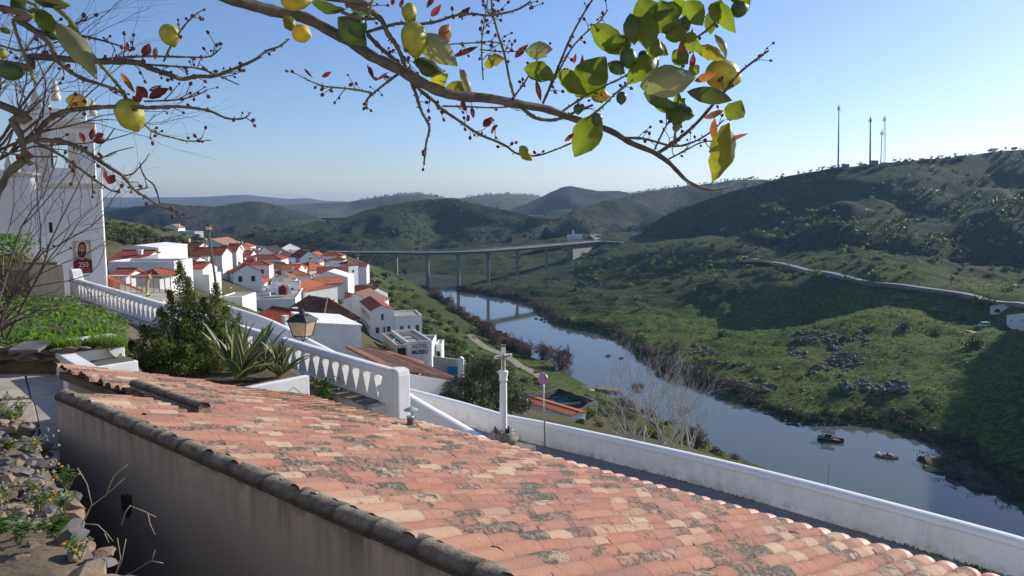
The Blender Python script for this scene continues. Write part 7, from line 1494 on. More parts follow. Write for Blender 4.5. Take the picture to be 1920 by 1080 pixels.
# town trees
for px, py, Y, s, kd, sz, lab in ((330, 482, 185, 3.6, 'dark', 1.3, 'big round dark green tree above the left town houses'), (352, 480, 190, 2.6, 'lime', 1.1, 'yellow-green tree beside the big dark tree'), (357, 494, 175, 2.4, 'dark', .8, 'dark clipped shrub below the big tree, left'), (370, 495, 175, 2.2, 'dark', .8, 'dark clipped shrub below the big tree, right'), (402, 490, 230, 2.0, 'dark', .9, 'round dark bush right of the lamp post'), (452, 468, 330, 3.4, 'dark', 1.1, 'dark round tree behind the red-roofed houses'), (256, 456, 240, 2.6, 'lime', .9, 'green bush left of the big town tree on the slope'), (607, 563, 178, 1.7, 'lime', .9, 'small green tree in the courtyard before the stained wall'), (637, 567, 190, 1.6, 'lime', .9, 'yellow-green bush against the stained wall'), (445, 460, 420, 4.5, 'red', 1.0, 'bare reddish tree behind the town, left of the row'), (468, 462, 420, 4.2, 'red', 1.0, 'bare reddish tree behind the town, second of the row'), (510, 462, 440, 3.6, 'red', 1.3, 'pale bare tree behind the black-roofed house'), (562, 472, 430, 3.8, 'red', 1.0, 'bare brown tree above the upper street'), (585, 472, 430, 3.0, 'red', 1.0, 'bare brown tree left of the bridge end'), (605, 474, 420, 3.2, 'grey', 1.2, 'grey-green tree at the bridge end'), (668, 480, 450, 3.4, 'grey', 1.1, 'grey tree overlapping the left end of the bridge'), (720, 520, 420, 3.0, 'dark', 1.4, 'dark green bush on the slope under the bridge'), (760, 512, 470, 3.4, 'red', 1.2, 'bare grey tree beside the bridge pier'), (380, 476, 230, 2.0, 'red', 1.0, 'bare brown bush beside the tall gabled house'), (290, 452, 250, 2.4, 'grey', .8, 'grey bush on the brown hillside')):
    p = PY(px, py, Y); bush(kd, p - UP * .5, s, r_, lab, 'trees in the town', sz)
c = PY(235, 462, 200); cy_ = thing('cypress_tree', c, 'slim dark cypress on the brown hillside at left', 'tree'); g = np.random.default_rng(4); u = g.uniform(0, 1, 900); a = g.uniform(0, 6.3, 900); rr = .75 * np.sin(np.pi * np.clip(u * .92 + .08, 0, 1)) ** .7
V, F = leaf_quads(np.c_[np.cos(a) * rr, np.sin(a) * rr, u * 5.2], .3, g, .5, .5); obj('crown', np_mesh('crown', V, F, 'shrub'), cy_); MB().tube([(0, 0, -1), (0, 0, 1.2)], .14, 6).build('trunk', 'bark', cy_, local=True)
for k in range(170):                                           # brown hillside scrub left of town
    px, py = r_.uniform(200, 470), r_.uniform(412, 462); p = hit(px, py)
    if p is None or p.y < 180: continue
    kd = r_.choices(['dark', 'grey', 'lime'], (.5, .35, .15))[0]; bush(kd, p, r_.uniform(1.0, 2.8), r_, {'dark': 'dark bush on the brown hillside above town', 'grey': 'grey bush on the brown hillside above town', 'lime': 'pale bush on the brown hillside above town'}[kd], 'bushes on the hillside above town', .8, trunk=False)
roots = [o for o in bpy.data.objects if o.name.startswith(('townhouse', 'hotel', 'corner_tower', 'gabled'))]; rcen = [(o.matrix_basis @ Vector((4, 3, 0))).xy for o in roots]; made = 0
for k in range(700):                                          # the rest of the packed houses
    px, py = r_.uniform(345, 655), r_.uniform(478, 600)
    if py > 505 + (660 - px) * .55 or (px > 610 and py < 500): continue
    p = hit(px, py)
    if p is None or p.y < 158 or p.y > 340 or any((Vector((p.x, p.y)) - c).length < 7.5 for c in rcen): continue
    rcen.append(p.xy); w = r_.uniform(5, 8); a = r_.uniform(-.3, .5); q0 = Vector((p.x - w / 2 * math.cos(a), p.y - w / 2 * math.sin(a))); q1 = Vector((p.x + w / 2 * math.cos(a), p.y + w / 2 * math.sin(a))); h = r_.uniform(3.2, 5.0)
    def to_px(q): rel = Vector((q.x, q.y, p.z + h)) - EYEV; d = rel.y * _c - rel.z * _s; return (960 + F_PX * rel.x / d, 540 - F_PX * (rel.y * _s + rel.z * _c) / d, q.y)
    rf = r_.choice(['gx', 'gx', 'gy', 'flat', 'hip']); house('townhouse', {'gx': 'small white house with tiled roof packed in the middle of town', 'gy': 'small white gabled house packed in the middle of town', 'flat': 'small flat-roofed white house packed in the middle of town', 'hip': 'small white hip-roofed house packed in the middle of town'}[rf], to_px(q0), to_px(q1), r_.uniform(5, 7), h, rf, {'flat': .3}.get(rf, r_.uniform(1.0, 1.7)), 'terrace_deck' if rf == 'flat' else r_.choice(['roof_orange', 'roof_red', 'roof_brown', 'roof_orange']), wc='plaster_clean', win=((.25, .6, .7, 1.1), (.7, .6, .7, 1.1)), chim=((.3, .5, r_.uniform(1.8, 2.4)),) if k % 2 else ()); made += 1
    if made > 40: break
# far scrub and tree lines: masses nobody would count
def scatter(name, pts, sizes, mat, label, n=26, leaf=.42, seed=1, zf=.8, aspect=.7):
    g = np.random.default_rng(seed); pts = np.asarray(pts); m = len(pts); tm = [blob_points(n, (1, 1, zf), g, 5, .3) for _ in range(8)]; C = []; S = []
    for i in range(m): q = tm[i % 8] * sizes[i]; q[:, 2] += sizes[i] * .35; C.append(q + pts[i]); S.append(np.full(n, sizes[i] * leaf))
    V, F = leaf_quads(np.concatenate(C), np.concatenate(S) * g.uniform(.7, 1.3, m * n), g, aspect); return tag(obj(name, np_mesh(name, V, F, mat)), label, 'scrub', None, 'stuff')
def hill_pts(name, n, seed, vmin=.02, vmax=.97, clump=40.0, thr=0.0):
    g = np.random.default_rng(seed); H = HILLS[name]; nr, nc = H.shape[:2]; out = []
    while len(out) < n:
        i, j = g.integers(int(vmin * nr), max(int(vmax * nr), 1)), g.integers(0, nc - 1); p = H[i, j] * (1 - (f := g.uniform())) + H[i, j + 1] * f
        if fb1(p[0] / clump, p[1] / clump, 3, seed) > thr: out.append(p)
    return np.array(out)
scatter('shore_thicket', TH['dark'][0], TH['dark'][1], 'shrub', 'dark evergreen thicket lining the opposite shore', 150, .30, 3, .8, .6)
scatter('bare_thicket', TH['red'][0], TH['red'][1], 'bare_red', 'bare brown thicket lining the opposite shore', 330, .36, 4, .95, .13)
g = np.random.default_rng(55)
for nm, n, sz, mt, clump, lab in (('mast', 2600, (1.4, 3.6), 'shrub', 45, 'dark scrub covering the hill under the masts'), ('mast', 260, (1.8, 3.8), 'shrub_lime', 50, 'pale green bushes dotting the hill under the masts'), ('mast', 260, (1.4, 3.0), 'shrub_grey', 40, 'grey bushes dotting the hill under the masts'), ('center', 1600, (1.8, 4.4), 'shrub', 60, 'dark scrub on the hill behind the bridge'), ('center', 240, (1.6, 3.6), 'shrub_grey', 60, 'grey scrub on the hill behind the bridge'), ('mid_right', 900, (1.6, 3.8), 'shrub', 70, 'dark scrub on the hill right of the bridge'), ('left', 700, (1.6, 4.5), 'shrub', 120, 'dark scrub on the brown hills beyond the town')):
    P = hill_pts(nm, n, abs(hash(lab)) % 1 + len(lab), clump=clump, thr=-.15); scatter('hill_scrub', P, g.uniform(*sz, n), mt, lab, 22, .5, len(lab))
for nm, a, b, n, sz, lab in (('pale', .35, .62, 60, 5.5, 'line of trees on the pale far ridge, left part'), ('pale', .68, .92, 50, 5.0, 'line of trees on the pale far ridge, right part'), ('peak', .42, .62, 36, 3.6, 'line of trees on the ridge right of the peak'), ('mid_right', .5, .85, 40, 3.0, 'trees along the crest right of the bridge'), ('mast', .08, .55, 60, 2.0, 'bushes along the crest left of the masts')):
    H = HILLS[nm][0]; j = (g.uniform(a, b, n) * (len(H) - 1)).astype(int); P = H[j] + np.c_[g.uniform(-6, 6, n), g.uniform(-4, 4, n), np.full(n, .3)]; scatter('ridge_trees', P, g.uniform(.6, 1.3, n) * sz, 'shrub', lab, 26, .45, len(lab) + 3, .9)
for k, (px, py, s) in enumerate(((1683, 305, 2.6), (1700, 304, 3.0), (1712, 303, 2.4), (1728, 301, 3.2), (1740, 300, 3.2), (1756, 298, 2.8), (1776, 297, 3.0), (1795, 295, 3.4), (1806, 294, 3.0), (1860, 286, 3.4), (1875, 284, 2.0), (1901, 281, 3.2), (1563, 314, 1.8), (1550, 317, 1.5), (1518, 322, 1.5), (1533, 320, 1.6), (1612, 309, 2.0), (1466, 332, 1.8))):
    p = on_hill(px, py + 1); root = bush('dark', p, s * .82, r_, 'dark round tree on the skyline of the mast hill', 'trees on the mast hill skyline', .85, -.5)
g = np.random.default_rng(88)                                  # grass tussocks give the near slopes their grain
for nt_, mt, sz, lab, sd_ in ((5200, 'tussock', (.35, .95), 'rough grass tussocks on the opposite bank', 5), (2600, 'shrub', (.35, 1.0), 'low dark heath tufts on the opposite bank', 6)):
    X = g.uniform(-10, 230, nt_ * 3); Y = g.uniform(130, 460, nt_ * 3); Z = terr(X, Y); ok = (Z > .8) & (X > np.interp(Y, [130, 200, 300, 400, 460], [95, 60, 30, 5, -10])) & (fbm(X / 12, Y / 12, 3, 90 + sd_) > -.05) & (np.abs(X / Y) < .72)
    Pt = np.c_[X, Y, Z - .15][ok][:nt_]; scatter('bank_tufts', Pt, g.uniform(*sz, len(Pt)) * g.uniform(.6, 1.2, len(Pt)), mt, lab, 9, .62, sd_, .55, .6)
# rocks on the opposite bank, at the water and as the dark islet
P, S = [], []; g = np.random.default_rng(66)
for k in range(1600):
    px, py = g.uniform(1260, 1700), g.uniform(625, 740)
    if fb1(px / 55, py / 22, 3, 17) < .12 or py < 640 - (px - 1260) * .06: continue
    p = hit(px, py)
    if p is not None and p.z > .5: P.append(p); S.append(g.uniform(.35, 1.3))
for k in range(150):
    px, py = g.uniform(890, 1180), g.uniform(522, 552); p = hit(px, py)
    if p is not None and p.z > .3 and fb1(px / 40, py / 12, 2, 3) > .1: P.append(p); S.append(g.uniform(.4, 1.3))
def rock_mass(name, P, S, mat, label, fl=.7):
    vs, fs = [], []; tms = [rock_mesh('r', mat, 200 + i, fl, .3, 1) for i in range(6)]; data = [(np.array([v.co for v in t.vertices]), [tuple(p.vertices) for p in t.polygons]) for t in tms]
    for i, (p, s) in enumerate(zip(P, S)):
        v, f = data[i % 6]; a = i * 1.7; Rz = np.array([[math.cos(a), -math.sin(a), 0], [math.sin(a), math.cos(a), 0], [0, 0, 1]]); k = len(vs); vs.extend((v @ Rz.T * s * np.array([1.3, .9, 1]) + np.array(p)).tolist()); fs.extend([tuple(x + k for x in q) for q in f])
    m = MB(); m.v, m.f, m.m = vs, fs, [0] * len(fs); o = m.build(name, mat); return tag(o, label, 'rocks', None, 'stuff')
rock_mass('slope_rocks', P, S, 'rock_bank', 'scattered grey rocks on the opposite slope', 1.0)
P, S = [], []
for k in range(330):
    i = g.integers(3, len(Ls) - 1); q = Ls[i]; p = PZ(q[0] + g.uniform(-5, 5), q[1], 0) + Vector((g.uniform(-1.5, 1.5), g.uniform(-1.2, 2), g.uniform(-.2, .3))); P.append(p); S.append(g.uniform(.3, 1.1))
for px, py in ((1015, 600), (1005, 598), (1022, 604), (1480, 795), (1495, 797), (1470, 790), (1140, 668), (1165, 672), (1200, 678), (1510, 796), (1525, 798)): P.append(PZ(px, py, 0)); S.append(1.2)
rock_mass('shore_rocks', P, S, 'rock_wet', 'dark wet rocks along the opposite waterline')
il = thing('rock_islet', PZ(1800, 885, 0), 'dark ragged rock islet reaching into the river at right', 'rock')
for k, (px, py, s) in enumerate(((1728, 862, 1.6), (1745, 868, 2.4), (1765, 872, 2.8), (1785, 880, 3.0), (1808, 888, 3.2), (1830, 898, 3.0), (1850, 910, 2.8), (1870, 922, 2.4), (1886, 934, 2.2), (1755, 884, 2.0), (1790, 896, 2.4), (1825, 912, 2.2), (1775, 862, 2.0), (1742, 878, 1.6))):
    o = obj('rock', rock_mesh('rock', 'rock_wet', 300 + k, .55, .35, 2), il, PZ(px, py, 0) - il.location - UP * .2); o.scale = (s * 1.6, s * 1.3, s * 1.3); o.rotation_euler = (0, 0, k * 1.3)
n = 500; k = g.integers(0, 13, n); ctr = np.array([(o_.location.x, o_.location.y, .9) for o_ in il.children])[k]; V, F = leaf_quads(ctr + np.abs(g.normal(0, 1, (n, 3))) * g.choice([-1, 1], (n, 3)) * [.9, .8, .3] + [0, 0, 1.0], g.uniform(.25, .6, n), g, .6); obj('foliage', np_mesh('foliage', V, F, 'shrub'), il)
# lawn fence posts
for k in range(12):
    p = hit(965 + k * 4.2, 678 + k * 2.2)
    if p: t_ = thing('fence_post', p, 'short dark wooden post lining the park path', 'post', 'posts along the park path'); MB().box(p.x - .1, p.x + .1, p.y - .1, p.y + .1, p.z - .2, p.z + .9).build('post', 'wood', t_)
for px, py, lab in ((1016, 681, 'left picnic table on the lawn'), (1024, 692, 'right picnic table on the lawn')):
    p = hit(px, py); t_ = thing('picnic_table', p, lab, 'table', 'picnic tables'); MB().box(p.x - .9, p.x + .9, p.y - .4, p.y + .4, p.z + .7, p.z + .78).build('tabletop', 'wood', t_); [MB().box(p.x - .9, p.x + .9, p.y + y - .14, p.y + y + .14, p.z + .4, p.z + .46).build('seat', 'wood', t_) for y in (-.75, .75)]; [MB().box(p.x + x - .06, p.x + x + .06, p.y - .7, p.y + .7, p.z - .2, p.z + .7).build('leg', 'wood', t_) for x in (-.7, .7)]
# ---------------------------------------------------------------- olive tree behind the street wall
c = PY(905, 800, 44); ol = thing('olive_tree', c, 'grey-green olive tree behind the street wall left of the sign', 'tree'); g = np.random.default_rng(14)
P = []; 
for px, py, rr, n in ((905, 715, 1.35, 2600), (860, 735, 1.1, 1800), (950, 735, 1.1, 1900), (900, 690, 1.0, 1500), (935, 700, 1.0, 1500), (975, 755, .8, 1100), (838, 752, .7, 900), (880, 765, 1.1, 1600), (930, 770, 1.1, 1600), (920, 680, .6, 500)):
    q = np.array(PY(px, py, 44 + g.normal(0, .6))) - np.array(c); P.append(q + rand_dirs(n, g) * (rr * g.uniform(.35, 1, n) ** .55)[:, None] * [1, 1, .85])
P = np.concatenate(P); V, F = leaf_quads(P, g.uniform(.11, .24, len(P)), g, .4, .1); obj('crown', np_mesh('crown', V, F, 'olive'), ol)
m = MB()
for px, py in ((905, 700), (860, 735), (950, 730), (930, 760)): q = PY(px, py, 44) - c; m.tube([(0, 0, -2), q * .35 + Vector((0, 0, -.3)), q * .8], [.2, .13, .04], 6)
m.build('trunk', 'bark', ol, local=True)
# ---------------------------------------------------------------- branching trees
def grow(m, p, d, L, r, depth, rr, spread, out, up=.12, nseg=3, sides=5):
    pts, rad = [p], [r]
    for k in range(nseg):
        d = (d + Vector((rr.gauss(0, .16), rr.gauss(0, .16), rr.gauss(0, .12) + up))).normalized(); p = p + d * (L / nseg); pts.append(p); rad.append(r * (1 - .35 * (k + 1) / nseg))
    (m if r > .02 else out).tube(pts, rad, sides if r > .02 else 4, False)
    if depth == 0: return
    for k in range(rr.choice((2, 3, 3)) if depth > 1 else rr.choice((2, 3))):
        ax = Vector((rr.gauss(0, 1), rr.gauss(0, 1), rr.gauss(0, 1))).cross(d).normalized(); nd = (d + ax * rr.uniform(spread * .5, spread * 1.2)).normalized(); i = rr.randrange(1, len(pts)) if k else len(pts) - 1
        grow(m, pts[i], nd, L * rr.uniform(.58, .82), rad[i] * rr.uniform(.62, .82), depth - 1, rr, spread, out, up, nseg, sides)
ft = PY(1225, 852, 47); fg = thing('fig_tree', ft, 'leafless pale grey fig tree spreading above the street wall', 'tree'); rr = random.Random(12); m, o2 = MB(), MB()
for k, (px, py) in enumerate(((1290, 745), (1255, 730), (1225, 740), (1190, 765), (1165, 790), (1320, 790), (1240, 770), (1275, 775), (1145, 775), (1210, 740), (1305, 760), (1180, 800), (1262, 800), (1330, 760))):
    b = PY(1165 + (k * 37) % 130, 866, 47 + rr.uniform(-1, 1)); t = PY(px, py, 47 + rr.uniform(-1.5, 1.5)); dv = t - b; grow(m, b, dv.normalized(), dv.length * .62, .085, 5, rr, .62, o2, .14)
m.build('trunk', 'twig_pale', fg, True); o2.build('crown', 'twig_pale', fg)
for k, (px, py, h, lab) in enumerate(((1137, 745, 7, 'slender bare sapling by the landing, left'), (1163, 752, 6, 'slender bare sapling by the landing, middle'), (1180, 758, 5.5, 'slender bare sapling by the landing, right'), (1118, 748, 4.5, 'low bare tree beside the landing stage'))):
    b = hit(px, py + 8); t_ = thing('bare_sapling', b, lab, 'tree', 'saplings by the landing'); rr = random.Random(40 + k); m, o2 = MB(), MB(); grow(m, b, UP, h * .5, .09, 3, rr, .6, o2, .3); m.build('trunk', 'twig_red', t_); o2.build('crown', 'twig_red', t_)
bt = PY(-20, 640, 13.5); bb_ = thing('bare_shrub', bt, 'leafless dark grey shrub with tangled twigs at the left edge', 'shrub'); rr = random.Random(8); m, o2 = MB(), MB()
for k, (px, py) in enumerate(((40, 380), (75, 420), (20, 330), (110, 470), (150, 430), (60, 500), (-20, 400), (90, 540), (20, 560))):
    b = bt + Vector((rr.uniform(-.15, .25), rr.uniform(-.3, .3), 0)); t = PY(px, py, 13.5 + rr.uniform(-.5, .5)); dv = t - b; grow(m, b, dv.normalized(), dv.length * .75, .026, 3, rr, .55, o2, .0, 4)
m.build('trunk', 'twig_dark', bb_, True); o2.build('crown', 'twig_dark', bb_)
bt = PY(-60, 330, 9.0); bb_ = thing('bare_tree', bt - UP * 2, 'fine bare dark twigs in front of the church belfry', 'tree'); rr = random.Random(18); m, o2 = MB(), MB()
m.tube([bt - UP * 3.5 - Vector((.4, 0, 0)), bt - UP * 1, bt], [.06, .05, .04], 6)
for k, (px, py) in enumerate(((60, 190), (110, 150), (150, 175), (180, 230), (120, 250), (190, 160), (60, 120), (20, 100))):
    t = PY(px, py, 9 + rr.uniform(-.5, .5)); dv = t - bt; grow(m, bt, dv.normalized(), dv.length * .72, .022, 4, rr, .5, o2, .02, 4)
m.build('trunk', 'twig_dark', bb_, True); o2.build('crown', 'twig_dark', bb_)
# ---------------------------------------------------------------- lemon tree over the viewer's head
tr0 = Vector((-2.75, 1.75, EYE - 2.2)); lt = thing('lemon_tree', tr0, 'lemon tree boughs with fruit, buds and backlit leaves hanging into the view', 'tree')
rl_ = random.Random(31)
crotch = Vector((-2.6, 1.8, EYE + .55))
MB().tube([tr0 - UP * .3, tr0 + Vector((.05, 0, 1.2)), crotch], [.11, .095, .08], 10).build('trunk', 'bark', lt, True)
BUDS = []
def bough(pts, r0, r1, Y=1.8, Y1=None, mat='bark', root=False, name='branch', buds=0.0):
    """pts in photo pixels, radii in photo pixels"""
    Y1 = Y if Y1 is None else Y1; n = len(pts); P = []
    for i, (a, b) in enumerate(pts): yy = Y + (Y1 - Y) * i / max(1, n - 1) + .012 * math.sin(i * 1.9 + a); q = PY(a, b, yy); f = i / max(1, n - 1); P.append((*q, (r0 + (r1 - r0) * f) * .85 * yy / F_PX))
    if root: P = [(*(crotch + Vector((0, 0, .0))), max(P[0][3] * 1.5, .018)), (*(crotch.lerp(Vector(P[0][:3]), .5) + UP * .08), P[0][3] * 1.2)] + P
    S = smooth_line(P, 5); m = MB(); rads = []
    for i, q in enumerate(S): rads.append(max(.0007, q[3] * (1 + .10 * math.sin(i * 2.3 + q[0] * 40)) * (1.25 if i % 9 == 4 else 1)))
    m.tube([Vector(q[:3]) for q in S], rads, 7 if r0 > 4 else 5)
    for i in range(2 if not root else 12, len(S) - 1):
        if rl_.random() < .55:                               # knuckles and spurs
            q = Vector(S[i][:3]); d = Vector((rl_.gauss(0, 1), rl_.gauss(0, .4), rl_.gauss(0, 1))).normalized(); l_ = rads[i] + rl_.uniform(.002, .006); m.tube([q, q + d * l_], [rads[i] * .7 + .0006, .0009], 4)
    for _ in range(int(len(pts) * (.9 if buds else .35))):     # fine side twigs
        i = rl_.randrange(12 if root else 2, len(S) - 1); q = Vector(S[i][:3]); d = (Vector(S[i + 1][:3]) - q).normalized(); d = (d + Vector((rl_.gauss(0, .6), rl_.gauss(0, .3), rl_.gauss(0, .6)))).normalized(); l_ = rl_.uniform(.012, .05); k1 = q + d * l_ * .5; d = (d + Vector((rl_.gauss(0, .35), 0, rl_.gauss(0, .35)))).normalized(); k2 = k1 + d * l_ * .5; m.tube([q, k1, k2], [.0014, .0012, .0009], 4)
        if buds: BUDS.append((k1, k1 + Vector((rl_.gauss(0, .005), 0, rl_.gauss(0, .006))))); BUDS.append((k2, k2 + d * .003))
    m.build(name, mat, lt, True)
    if buds:
        tot = len(S)
        for i in range(3, tot):
            if rl_.random() < buds * .55:
                q = Vector(S[i][:3]); d = Vector((rl_.gauss(0, 1), rl_.gauss(0, .5), rl_.gauss(0, 1))).normalized(); BUDS.append((q, q + d * rl_.uniform(.008, .02)))
MAIN = [(425, -6), (481, 12), (527, 24), (573, 34), (619, 58), (658, 79), (695, 104), (726, 119), (756, 134), (787, 153), (826, 171), (863, 180), (920, 185), (981, 197), (1023, 204), (1062, 218), (1097, 229), (1146, 246), (1181, 267), (1224, 285), (1252, 303), (1269, 320), (1291, 341), (1326, 355), (1357, 352), (1386, 341), (1413, 331)]
P = []
def mr(i): return np.interp(i, [0, 10, 14, 19, 22, 26], [11, 9.5, 7.4, 4.8, 3.0, 1.5])
P = [(*crotch, .05), (*PY(150, -180, 1.75), .022), (*PY(330, -50, 1.8), .018)]
for i, (a, b) in enumerate(MAIN): P.append((*PY(a, b, 1.85 + .1 * math.sin(i * .5)), mr(i) * 1.87 / F_PX))
S = smooth_line(P, 5); MB().tube([Vector(q[:3]) for q in S], [q[3] * (1 + .05 * math.sin(i * 1.7) + .05 * math.sin(i * .9)) for i, q in enumerate(S)], 10).build('limb', 'bark', lt, True)
GRN = 'bark_green'
bough([(616, -4), (652, 9), (686, 18), (713, 34), (726, 61), (744, 86), (756, 113), (765, 138), (778, 171), (790, 208), (805, 238), (799, 269), (795, 309)], 7, 2, 1.75, 1.8, root=True, buds=.22)
bough([(689, 64), (713, 89), (741, 113), (765, 140), (787, 168), (814, 190), (829, 205), (860, 226), (897, 251), (928, 264), (949, 274), (970, 288), (1005, 292), (1041, 281), (1090, 260)], 5, 1.6, 1.9, buds=.25)
bough([(746, 139), (723, 156), (701, 174), (686, 190), (689, 205)], 3.4, 1.4, 1.85, buds=.4)
bough([(697, 174), (658, 167), (610, 162), (591, 156), (567, 145)], 2.6, 1.3, 1.85, mat=GRN, buds=.35)
bough([(0, 118), (56, 106), (130, 111), (196, 115), (256, 117), (281, 128), (315, 139), (341, 148), (370, 143), (400, 143), (437, 130), (480, 111), (499, 96), (524, 87), (542, 73)], 8, 1.6, 1.7, 1.85, root=True, buds=.12)
bough([(965, 183), (956, 151), (946, 102), (935, 67), (925, 28), (921, -4)], 3.2, 2, 1.88, mat=GRN, buds=.3)
bough([(1018, 194), (1037, 151), (1055, 106), (1072, 67), (1093, 28), (1113, -4)], 3.2, 2, 1.88, buds=.3)
bough([(1041, 148), (1069, 95), (1097, 63), (1125, 39), (1139, 19)], 2.4, 1.5, 1.86, mat=GRN, buds=.4)
bough([(963, 183), (988, 148), (1009, 109)], 2.4, 1.4, 1.86, buds=.4)
bough([(1055, 208), (1093, 183), (1125, 165), (1174, 141), (1217, 106)], 2.8, 1.8, 1.86, mat=GRN, buds=.2)
bough([(1097, 225), (1129, 200), (1153, 176), (1178, 155)], 2.8, 2, 1.84, mat=GRN, buds=.2)
bough([(981, 204), (1002, 220), (1027, 225), (1051, 222), (1083, 208), (1111, 197)], 4.4, 2.6, 1.84)
bough([(1160, 259), (1206, 260), (1262, 274), (1298, 267), (1329, 250), (1357, 225)], 3.2, 1.5, 1.9, buds=.3)
bough([(1231, 289), (1273, 260), (1305, 232), (1336, 197), (1361, 169), (1386, 137), (1421, 109), (1441, 95)], 4.2, 2.2, 1.9, buds=.15)
bough([(1264, 271), (1268, 225), (1273, 172), (1280, 110)], 3, 1.8, 1.88, mat=GRN, buds=.2)
bough([(1252, 299), (1287, 281), (1315, 267), (1343, 264)], 2.2, 1.4, 1.92, mat=GRN, buds=.4)
bough([(1227, 281), (1245, 243), (1255, 225)], 2.2, 1.4, 1.9, buds=.4)
bough([(1280, 95), (1294, 77), (1322, 60), (1343, 39), (1360, 10)], 2.4, 2, 1.9, mat=GRN, buds=.2)
bough([(900, 93), (946, 97), (985, 95)], 1.6, 1.2, 1.85, mat=GRN, buds=.4)
bough([(780, 46), (817, 41), (854, 29), (887, 26), (920, 29), (970, 18), (995, 2)], 3.4, 2, 1.8, buds=.35)
bough([(686, 61), (726, 49), (750, 44), (780, 46)], 3.6, 3, 1.8)
bough([(842, 83), (878, 81), (920, 78), (946, 84)], 1.6, 1.3, 1.82, mat=GRN, buds=.4)
bough([(829, 199), (878, 200), (920, 202), (960, 200)], 2.2, 1.6, 1.86, mat=GRN, buds=.35)
bough([(906, 150), (903, 86), (909, 37), (915, -4)], 1.7, 1.4, 1.86, mat=GRN, buds=.3)
bough([(640, 22), (676, 35), (713, 34)], 4, 3, 1.76); bough([(700, -4), (694, 15), (690, 30)], 3.5, 2.6, 1.72, mat=GRN)
bough([(0, 15), (33, 37), (67, 59), (93, 81), (104, 107), (126, 130), (156, 148), (185, 157), (222, 170), (237, 181)], 8, 2.4, 1.6, 1.7, root=True, buds=.05)
bough([(67, -4), (104, 15), (133, 41), (148, 67), (167, 96), (189, 122), (215, 152), (231, 174), (237, 187)], 6, 2.4, 1.65, 1.7, mat=GRN, root=True)
bough([(152, 67), (185, 74), (222, 85), (248, 96)], 2.6, 1.5, 1.7, buds=.35)
bough([(0, 196), (22, 226), (39, 256), (46, 289), (57, 309)], 9, 5, 1.6, root=True); bough([(46, 300), (19, 322), (0, 356), (-20, 400)], 9, 7, 1.6)
bough([(41, 267), (67, 256), (85, 230), (115, 211), (156, 204), (219, 200), (278, 202), (333, 200), (389, 207), (426, 222), (456, 222), (470, 211)], 7, 1.3, 1.6, 1.75, buds=.22)
bough([(60, 262), (122, 267), (163, 285), (200, 311), (230, 330), (252, 356), (281, 374), (302, 387), (337, 398)], 5.4, 1.8, 1.62, 1.75, buds=.2)
bough([(66, 266), (111, 289), (148, 315), (178, 337), (207, 356), (226, 361)], 3.4, 1.5, 1.66, buds=.15)
bough([(270, 233), (289, 248), (319, 257), (356, 265), (396, 263)], 2.2, 1.2, 1.7, mat=GRN, buds=.2)
bough([(193, 111), (259, 106), (307, 106), (352, 107), (393, 106), (415, 89)], 2.8, 1.4, 1.7, buds=.15)
bough([(259, 120), (319, 124), (370, 128), (407, 141), (448, 159)], 2.4, 1.3, 1.74, buds=.25)
bough([(307, 115), (319, 89), (335, 63), (352, 41), (367, 28)], 2.4, 1.6, 1.7, buds=.15)
bough([(0, 285), (56, 293), (107, 294)], 2.4, 1.6, 1.64); bough([(270, 190), (333, 187), (370, 178), (389, 168)], 2, 1.2, 1.7, buds=.3)
bough([(22, -5), (24, 37), (37, 81), (56, 130), (67, 159)], 4, 3, 1.62, mat=GRN, root=True)
bough([(302, 387), (290, 350), (270, 330), (262, 305)], 2, 1.2, 1.74); bough([(230, 330), (250, 325), (265, 308)], 1.8, 1.2, 1.72); bough([(252, 356), (275, 352), (272, 340)], 1.5, 1, 1.72)
bough([(185, 300), (215, 285), (250, 276)], 1.8, 1.0, 1.7, mat='twig_dark'); bough([(200, 262), (215, 240)], 1.8, 1.2, 1.7, mat=GRN)
bough([(33, 37), (80, 60), (120, 52), (152, 40), (165, 32)], 3, 1.4, 1.68, buds=.2); bough([(0, 85), (40, 95), (75, 88), (110, 78)], 2.4, 1.6, 1.66)
m = MB(); ms = MB()
for a, b in BUDS:
    s = rl_.uniform(.0026, .0048); ms.tube([a, b], .0009, 4, False); d = (b - a).normalized(); m.tube([b - d * s * .3, b + d * s * .4, b + d * s * 1.3, b + d * s * 2.0], [s * .45, s, s * .85, s * .15], 6)
o = m.build('buds', 'bud', lt, True); o['kind'] = 'stuff'; o = ms.build('bud_stalks', 'bark_green', lt); o['kind'] = 'stuff'
# fruit
def lemon(px, py, rx, ry, mat, Y, tip=(0, -1), seed=0):
    r = rl_.random() * 6; c = PY(px, py, Y); s = Y / F_PX; m = MB(); n, k = 14, 10; ax = Vector((tip[0], .25 * math.sin(r), tip[1])).normalized(); sd = ax.orthogonal().normalized(); bi = ax.cross(sd); vs = []
    a_, b_ = max(rx, ry) * s, min(rx, ry) * s; lng = max(rx, ry) * s if ry >= rx else max(rx, ry) * s
    for i in range(n + 1):
        t = i / n; th = math.pi * t; z = -math.cos(th); rad = math.sin(th) ** .92; nip = math.exp(-((t - 1) / .09) ** 2) * .22; z2 = z + nip
        for j in range(k): an = 2 * math.pi * j / k; lump = 1 + .03 * math.sin(3 * an + r) + .02 * math.sin(5 * th + r); vs.append(c + ax * (z2 * lng) + (sd * math.cos(an) + bi * math.sin(an)) * (rad * b_ * lump + (nip > .01) * .12 * b_ * min(1, nip * 3) * (1 - t) ** .0 * .5))
    m.add(vs, [(i * k + j, i * k + (j + 1) % k, (i + 1) * k + (j + 1) % k, (i + 1) * k + j) for i in range(n) for j in range(k)] + [tuple(range(k))[::-1], tuple(range(n * k, n * k + k))]); m.build('lemon', mat, lt, True)
